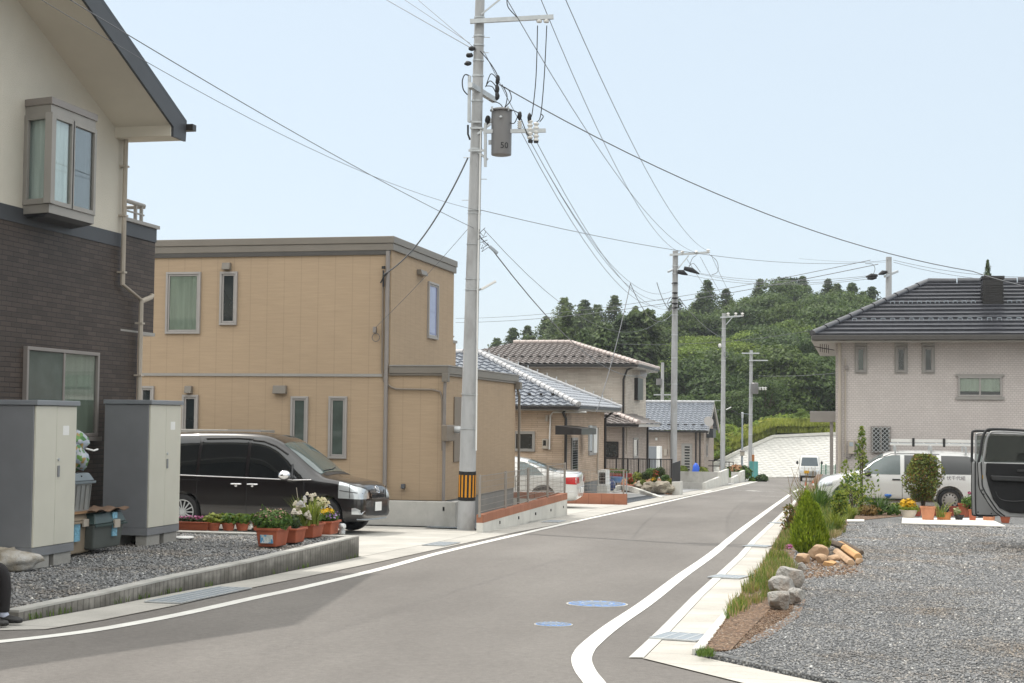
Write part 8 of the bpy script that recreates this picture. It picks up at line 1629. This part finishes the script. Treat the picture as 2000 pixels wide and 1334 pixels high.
def broad(name, H_, W_, n, size, mat, seed, lobes=16, flat=.55):
    r_ = random.Random(seed); t = thing(name, '', 'tree'); cr = MB(); tr = MB(); lo = []
    for k in range(lobes):
        a = r_.uniform(0, 6.28); f = (k + .5) / lobes; z = H_ * (.34 + .60 * f); R_ = W_ * .5 * math.sin(math.pi * min(.97, .22 + .70 * f)) ** .7 * r_.uniform(.35, .95); s_ = W_ * r_.uniform(.17, .30)
        lo.append((Vector((R_ * math.cos(a), R_ * math.sin(a), z)), s_))
    lo.append((Vector((0, 0, H_ * .92)), W_ * .22))
    tr.tube([(0, 0, -1.2), (0.1, 0, H_ * .3), (0, .1, H_ * .75)], [.17, .13, .05], 7)
    for c, s_ in lo:
        if r_.random() < .7: tr.tube([(0, 0, H_ * .3 + c.z * .1), c * .6 + Vector((0, 0, H_ * .1)), c], [.07, .045, .015], 5)
        for _ in range(int(n / len(lo))):
            d = Vector((r_.gauss(0, 1), r_.gauss(0, 1), r_.gauss(0, 1))).normalized(); d.z = abs(d.z) * .9 - .15 if r_.random() < .8 else d.z; rr_ = s_ * (.55 + .5 * r_.random()); p = c + Vector((d.x * rr_ * 1.15, d.y * rr_ * 1.15, d.z * rr_ * flat)); nn = (d * .7 + Vector((r_.uniform(-.8, .8), r_.uniform(-.8, .8), r_.uniform(.0, 1.3)))).normalized(); leafquad(cr, p, nn, size * r_.uniform(.6, 1.35), r_)
    tr.build('trunk', m_bark, t, smooth=60); cr.build('crown', mat, t); return t
def cedar(name, H_, W_, n, size, mat, seed, pine=False):
    r_ = random.Random(seed); t = thing(name, '', 'tree'); cr = MB(); tr = MB(); tr.tube([(0, 0, -1.5), (0, 0, H_ * .5), (0, 0, H_ * .97)], [.22, .14, .03], 7); tiers = 22 if not pine else 9
    for k in range(tiers):
        f = (k + r_.uniform(.2, .8)) / tiers; z = H_ * (.18 + .80 * f) if not pine else H_ * (.4 + .55 * f); Rm = W_ * .5 * ((1 - f ** 1.6) ** .9 * .92 + .05) if not pine else W_ * .5 * (.55 + .45 * math.sin(f * 3.1))
        for j in range(7 if not pine else 4):
            a = r_.uniform(0, 6.28); L_ = Rm * r_.uniform(.65, 1.1); tip = Vector((math.cos(a) * L_, math.sin(a) * L_, z + (L_ * .12 if pine else -L_ * .10))); tr.tube([(0, 0, z), tip * .5 + Vector((0, 0, z * .5 + L_ * .06)), tip], [.035, .02, .008], 4)
            m_ = int(n / (tiers * (7 if not pine else 4)))
            for _ in range(m_):
                u = r_.random() ** .7; c = Vector((0, 0, z)).lerp(tip, u); s_ = L_ * (.26 if not pine else .22) * (1.15 - u * .5) + .16; p = c + Vector((r_.gauss(0, .5) * s_, r_.gauss(0, .5) * s_, r_.gauss(0, .30 if pine else .5) * s_ + .05)); nn = Vector((math.cos(a) * .6 + r_.uniform(-.7, .7), math.sin(a) * .6 + r_.uniform(-.7, .7), r_.uniform(.1, 1.1))).normalized(); leafquad(cr, p, nn, size * r_.uniform(.6, 1.3), r_, 1.5)
    tr.build('trunk', m_bark, t, smooth=60); cr.build('crown', mat, t); return t
protoB = [broad('broadleaf_tree', *a) for a in ((7.5, 7.0, 6500, .20, LB1, 1, 26), (8.5, 6.2, 6000, .20, LB1, 2, 22, .7), (6.5, 7.5, 6500, .19, LB2, 3, 30, .40), (8, 6.5, 6000, .21, LB3, 4, 24, .6), (7, 6.0, 5500, .19, LB2, 5, 20, .6), (8, 7.5, 6500, .21, LB3, 6, 28, .5))]
protoC = [cedar('cedar_tree', *a) for a in ((12, 6.4, 5500, .21, LC1, 11), (11, 7.0, 5500, .22, LC2, 12), (13, 6.6, 6000, .22, LC1, 13), (11, 7.6, 5500, .21, LC2, 14))]
protoP = [cedar('pine_tree', 10, 6.5, 4500, .2, LP, 21, True), cedar('pine_tree', 11, 5.6, 4500, .2, LP, 22, True)]
used = set()
def put(proto, p, s, rz, label, group):
    if id(proto) in used: o = copy_tree(proto)
    else: used.add(id(proto)); o = proto
    w_ = s * (1.28 if proto in protoC else 1.0); o.location = p; o.scale = (w_, w_, s * rt.uniform(.92, 1.1)); o.rotation_euler = (rt.uniform(-.04, .04), rt.uniform(-.04, .04), rz); o['label'] = label; o['group'] = group; return o
def gz(px, d): return hillz(px, max(d, 124.5))
rows = [(126.5, 46, 3.4), (131, 52, 4.5), (138, 52, 5.5), (147, 50, 6.5), (157, 48, 7), (168, 46, 7.2), (180, 44, 7.2), (192, 42, 7.5), (204, 40, 8), (216, 38, 8.5), (226, 36, 9)]
nB = nC = 0
for ri, (d, step, hh) in enumerate(rows):
    px = 905 + (ri % 2) * step / 2
    while px < 1760:
        x = px + rt.uniform(-.3, .3) * step; px += step * (1 if 1240 < px < 1640 else 1.05)
        if d < 129 and x < 1330: continue
        if x < 1240 and d < 150: continue
        if x > 1640 and d < 165: continue
        if d < 136 and x > 1425: continue
        if d < 145 and x > 1520: continue
        dd = d + rt.uniform(-3, 3) * (d > 130); z = gz(x, dd); p = PD(x, 800, dd); p.z = z - .3
        topz = treetop(x, dd).z; want = max(2.2, min(13, topz - z + rt.uniform(-.6, .9)))
        is_dark = (ri >= 8) or (x < 1270 and ri >= 4) or (ri >= 6 and rt.random() < .35); lab_side = 'left part' if x < 1290 else ('middle' if x < 1480 else 'right part')
        if (ri >= 9 and rt.random() < (.95 if x < 1500 else .88)) or (x < 1290 and ri >= 4): # conifers on the skyline and at the left
            wantc = want * rt.uniform(.95, 1.25) + (1.3 if ri >= 9 else .8)
            if rt.random() < .18 and x > 1420: pr = rt.choice(protoP); put(pr, p, wantc / 10.5, rt.uniform(0, 6.28), 'blue-green pine with flat tiers of needles among the trees crowning the hill', 'pines among the hilltop trees')
            else: pr = rt.choice(protoC); put(pr, p, wantc / 12 * 1.0, rt.uniform(0, 6.28), 'dark pointed cedar rising along the top and left of the wooded hill', 'dark cedars on the hill')
        else:
            pr = rt.choice([protoB[3], protoB[5], protoB[3]] if (is_dark or ri in (2, 3, 4)) else [protoB[0], protoB[2], protoB[4], protoB[2], protoB[5]])
            put(pr, p, want / 7.6 * (1.12 if ri > 2 else 1.0), rt.uniform(0, 6.28), 'rounded broadleaf tree on the wooded slope behind the street', 'broadleaf trees on the hill')
def special(proto, px, pyt, d, H0, label, name=None, wz=1):
    tp = PD(px, pyt, d); z = gz(px, d) if d > 124 else tp.z - 4; s = (tp.z - z) / H0; o = copy_tree(proto) if id(proto) in used else proto; used.add(id(proto)); p = PD(px, 800, d); p.z = z; o.location = p; o.scale = (s * wz, s * wz, s); o['label'] = label; 
    if 'group' in o: del o['group']
    return o
for px, py, lb_ in ((1060, 640, 'dark rounded cedar left of the slim pointed one on the skyline'), (1205, 612, 'dark cedar crowded between the two tall ones above the brown roof'), (1258, 622, 'dark cedar at the right end of the tall group above the brown roof'), (1176, 606, 'tall dark cedar with rounded tip, left of the two big ones above the brown roof'), (1232, 604, 'tall dark cedar just right of its twin above the brown roof'), (1098, 602, 'slim pointed cedar standing alone on the left skyline'), (1137, 616, 'broad dark cedar between the slim one and the tall pair')): special(rt.choice(protoC), px, py, 150, 12, lb_, wz=1.15 if px > 1150 else .85)
special(protoP[0], 1463, 578, 216, 10, 'small star-shaped fir standing up from the middle skyline', wz=.8); special(protoC[0], 1657, 554, 214, 12, 'tall cedar breaking the skyline left of the mosaic tile house', wz=1); special(protoP[1], 1505, 566, 208, 11, 'spreading pine with layered branches on the skyline', wz=1.2); special(protoC[1], 1698, 574, 205, 12, 'cedar just above the left slope of the dark roof')
special(protoC[2], 1928, 513, 100, 12, 'conifer top showing above the dark roof behind its chimney', wz=.55)
special(protoC[1], 982, 664, 130, 12, 'small dark treetop above the blue-grey tiled roof, left', wz=.8); special(protoC[0], 1020, 652, 135, 12, 'small dark treetop just above the blue-grey tiled ridge', wz=.8)
special(protoB[4], 1562, 798, 126, 7, 'bright green bush-like tree at the top of the lattice embankment', wz=1.3)
for p_ in protoB + protoC + protoP:
    if id(p_) not in used:
        for c_ in list(p_.children) + [p_]: bpy.data.objects.remove(c_)
mb = MB(); r_ = random.Random(5)
for k in range(15000):
    px = r_.uniform(1320, 1760); d = (122.5 if px < 1425 else 137) + 50 * r_.random() ** 1.5; p = PD(px, 800, d); p.z = (gz(px, d) if d > 125 else em(min(px, 1690), low(px)).z + .35) + r_.uniform(-.3, .9) * (1 if d > 128 else .3); nn = Vector((r_.uniform(-1, 1), r_.uniform(-1, 1), r_.uniform(.2, 1.4))).normalized(); leafquad(mb, p, nn, .42 if d > 128 else .25, r_)
tag(mb.build('undergrowth', LB1), kind='stuff')
mb = MB()
for k in range(30000):
    px = r_.uniform(1376, 1700); e = em(px, low(px)); d = 122 + 17 * r_.random() ** 1.3
    if d < 125: p = e + Vector((0, r_.uniform(.3, 3.5), 0)); p.z += .15 + (p.y - e.y) * .12
    else: p = PD(px, 800, d); p.z = gz(px, d) - .2
    blades(mb, p, .5, 2, .5, r_, .8, .03, 2)
tag(mb.build('tall_grass', leafmat('slope_grass', (.24, .30, .05), (.44, .47, .13), .4)), kind='stuff')
for i in range(7):
    px = 1395 + i * 17; e = em(px, low(px)); t = plant('slope_bush', 'yellow-green rounded bush along the sloping top edge of the embankment', e, 'bush', 'bushes along the sloping embankment edge'); leaves(MB(), e + Vector((0, 1.6, .9)), (1.1, 1.0, .85), 420, .26, r_, .6, .2).build('foliage', LB2 if i % 2 else leafmat('rape_yellow_green', (.2, .25, .03), (.42, .42, .07), .4), t)
for i in range(6):
    px = 1500 + i * 24; e = em(px, low(px)); t = plant('slope_bush', 'green scrub bush behind the level top of the lattice embankment', e, 'bush', 'scrub bushes above the level embankment top'); leaves(MB(), e + Vector((0, 6.0, 1.0)), (1.3, 1.1, .8), 420, .28, r_, .6, .2).build('foliage', LB2 if i % 2 else LB1, t)
hm = bpy.data.materials.new('thin_haze'); hm.use_nodes = True; hn = hm.node_tree.nodes; hn.remove(hn['Principled BSDF']); pv = hn.new('ShaderNodeVolumePrincipled'); pv.inputs['Color'].default_value = (.86, .92, 1, 1); pv.inputs['Density'].default_value = HAZE; pv.inputs['Anisotropy'].default_value = .2
hm.node_tree.links.new(pv.outputs[0], hn['Material Output'].inputs['Volume']); hz_ = MB().box((-160, -25, -8), (190, 345, 40)).build('haze', hm); tag(hz_, kind='stuff')
SUN = Vector((-.55, .26, 1.0)).normalized()
ld = bpy.data.lights.new('sun', 'SUN'); ld.energy = SUN_E; ld.angle = R(.53); ld.color = (1.0, .955, .88)
lo = bpy.data.objects.new('sun', ld); COL.objects.link(lo); lo.rotation_euler = (-SUN).to_track_quat('-Z', 'Y').to_euler(); lo.location = (-20, 10, 40)
w = bpy.data.worlds.new('World'); sc.world = w; w.use_nodes = True; N = w.node_tree.nodes; L = w.node_tree.links
sky_ = N.new('ShaderNodeTexSky'); sky_.sky_type = 'NISHITA'; sky_.sun_disc = False; sky_.sun_elevation = math.asin(SUN.z)
sky_.sun_rotation = math.atan2(SUN.x, SUN.y); sky_.altitude = 50; sky_.air_density = SKY_A; sky_.dust_density = SKY_D; sky_.ozone_density = SKY_O
mx = N.new('ShaderNodeMix'); mx.data_type = 'RGBA'; mx.inputs[0].default_value = .82; L.new(sky_.outputs[0], mx.inputs[6]); mx.inputs[7].default_value = (4.62, 5.25, 5.75, 1)   # thin high haze
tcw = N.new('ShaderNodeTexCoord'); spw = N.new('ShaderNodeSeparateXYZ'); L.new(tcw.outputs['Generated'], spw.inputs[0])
mrw = N.new('ShaderNodeMapRange'); mrw.interpolation_type = 'SMOOTHSTEP'; L.new(spw.outputs[2], mrw.inputs[0]); mrw.inputs[1].default_value = .28; mrw.inputs[2].default_value = .72; mrw.inputs[3].default_value = 1; mrw.inputs[4].default_value = 2.5   # veiled sky, raised overhead out of frame to fill the shade
mry = N.new('ShaderNodeMapRange'); mry.interpolation_type = 'SMOOTHSTEP'; L.new(spw.outputs[1], mry.inputs[0]); mry.inputs[1].default_value = .05; mry.inputs[2].default_value = -.6; mry.inputs[3].default_value = 1; mry.inputs[4].default_value = 1.55   # unseen sky behind the viewer brightened, added fill for walls facing it
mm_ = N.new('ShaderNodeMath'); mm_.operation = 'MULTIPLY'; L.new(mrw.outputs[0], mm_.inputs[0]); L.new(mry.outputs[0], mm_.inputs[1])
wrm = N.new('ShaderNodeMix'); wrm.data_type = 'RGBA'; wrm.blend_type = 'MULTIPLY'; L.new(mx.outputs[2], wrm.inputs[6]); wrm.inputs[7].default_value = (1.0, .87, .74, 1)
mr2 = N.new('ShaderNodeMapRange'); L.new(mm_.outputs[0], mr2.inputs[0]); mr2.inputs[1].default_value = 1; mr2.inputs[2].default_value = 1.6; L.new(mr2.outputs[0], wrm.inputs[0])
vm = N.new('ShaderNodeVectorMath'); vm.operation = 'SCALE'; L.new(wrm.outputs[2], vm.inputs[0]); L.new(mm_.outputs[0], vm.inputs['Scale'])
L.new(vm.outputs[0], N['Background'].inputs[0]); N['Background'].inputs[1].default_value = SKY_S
sc.view_settings.view_transform = 'Standard'; sc.view_settings.look = 'None'; sc.view_settings.exposure = EXPO; sc.view_settings.gamma = 1
sc.cycles.use_denoising = True; sc.cycles.max_bounces = 6; sc.cycles.transparent_max_bounces = 12; sc.cycles.diffuse_bounces = 3
sc.cycles.caustics_reflective = False; sc.cycles.caustics_refractive = False
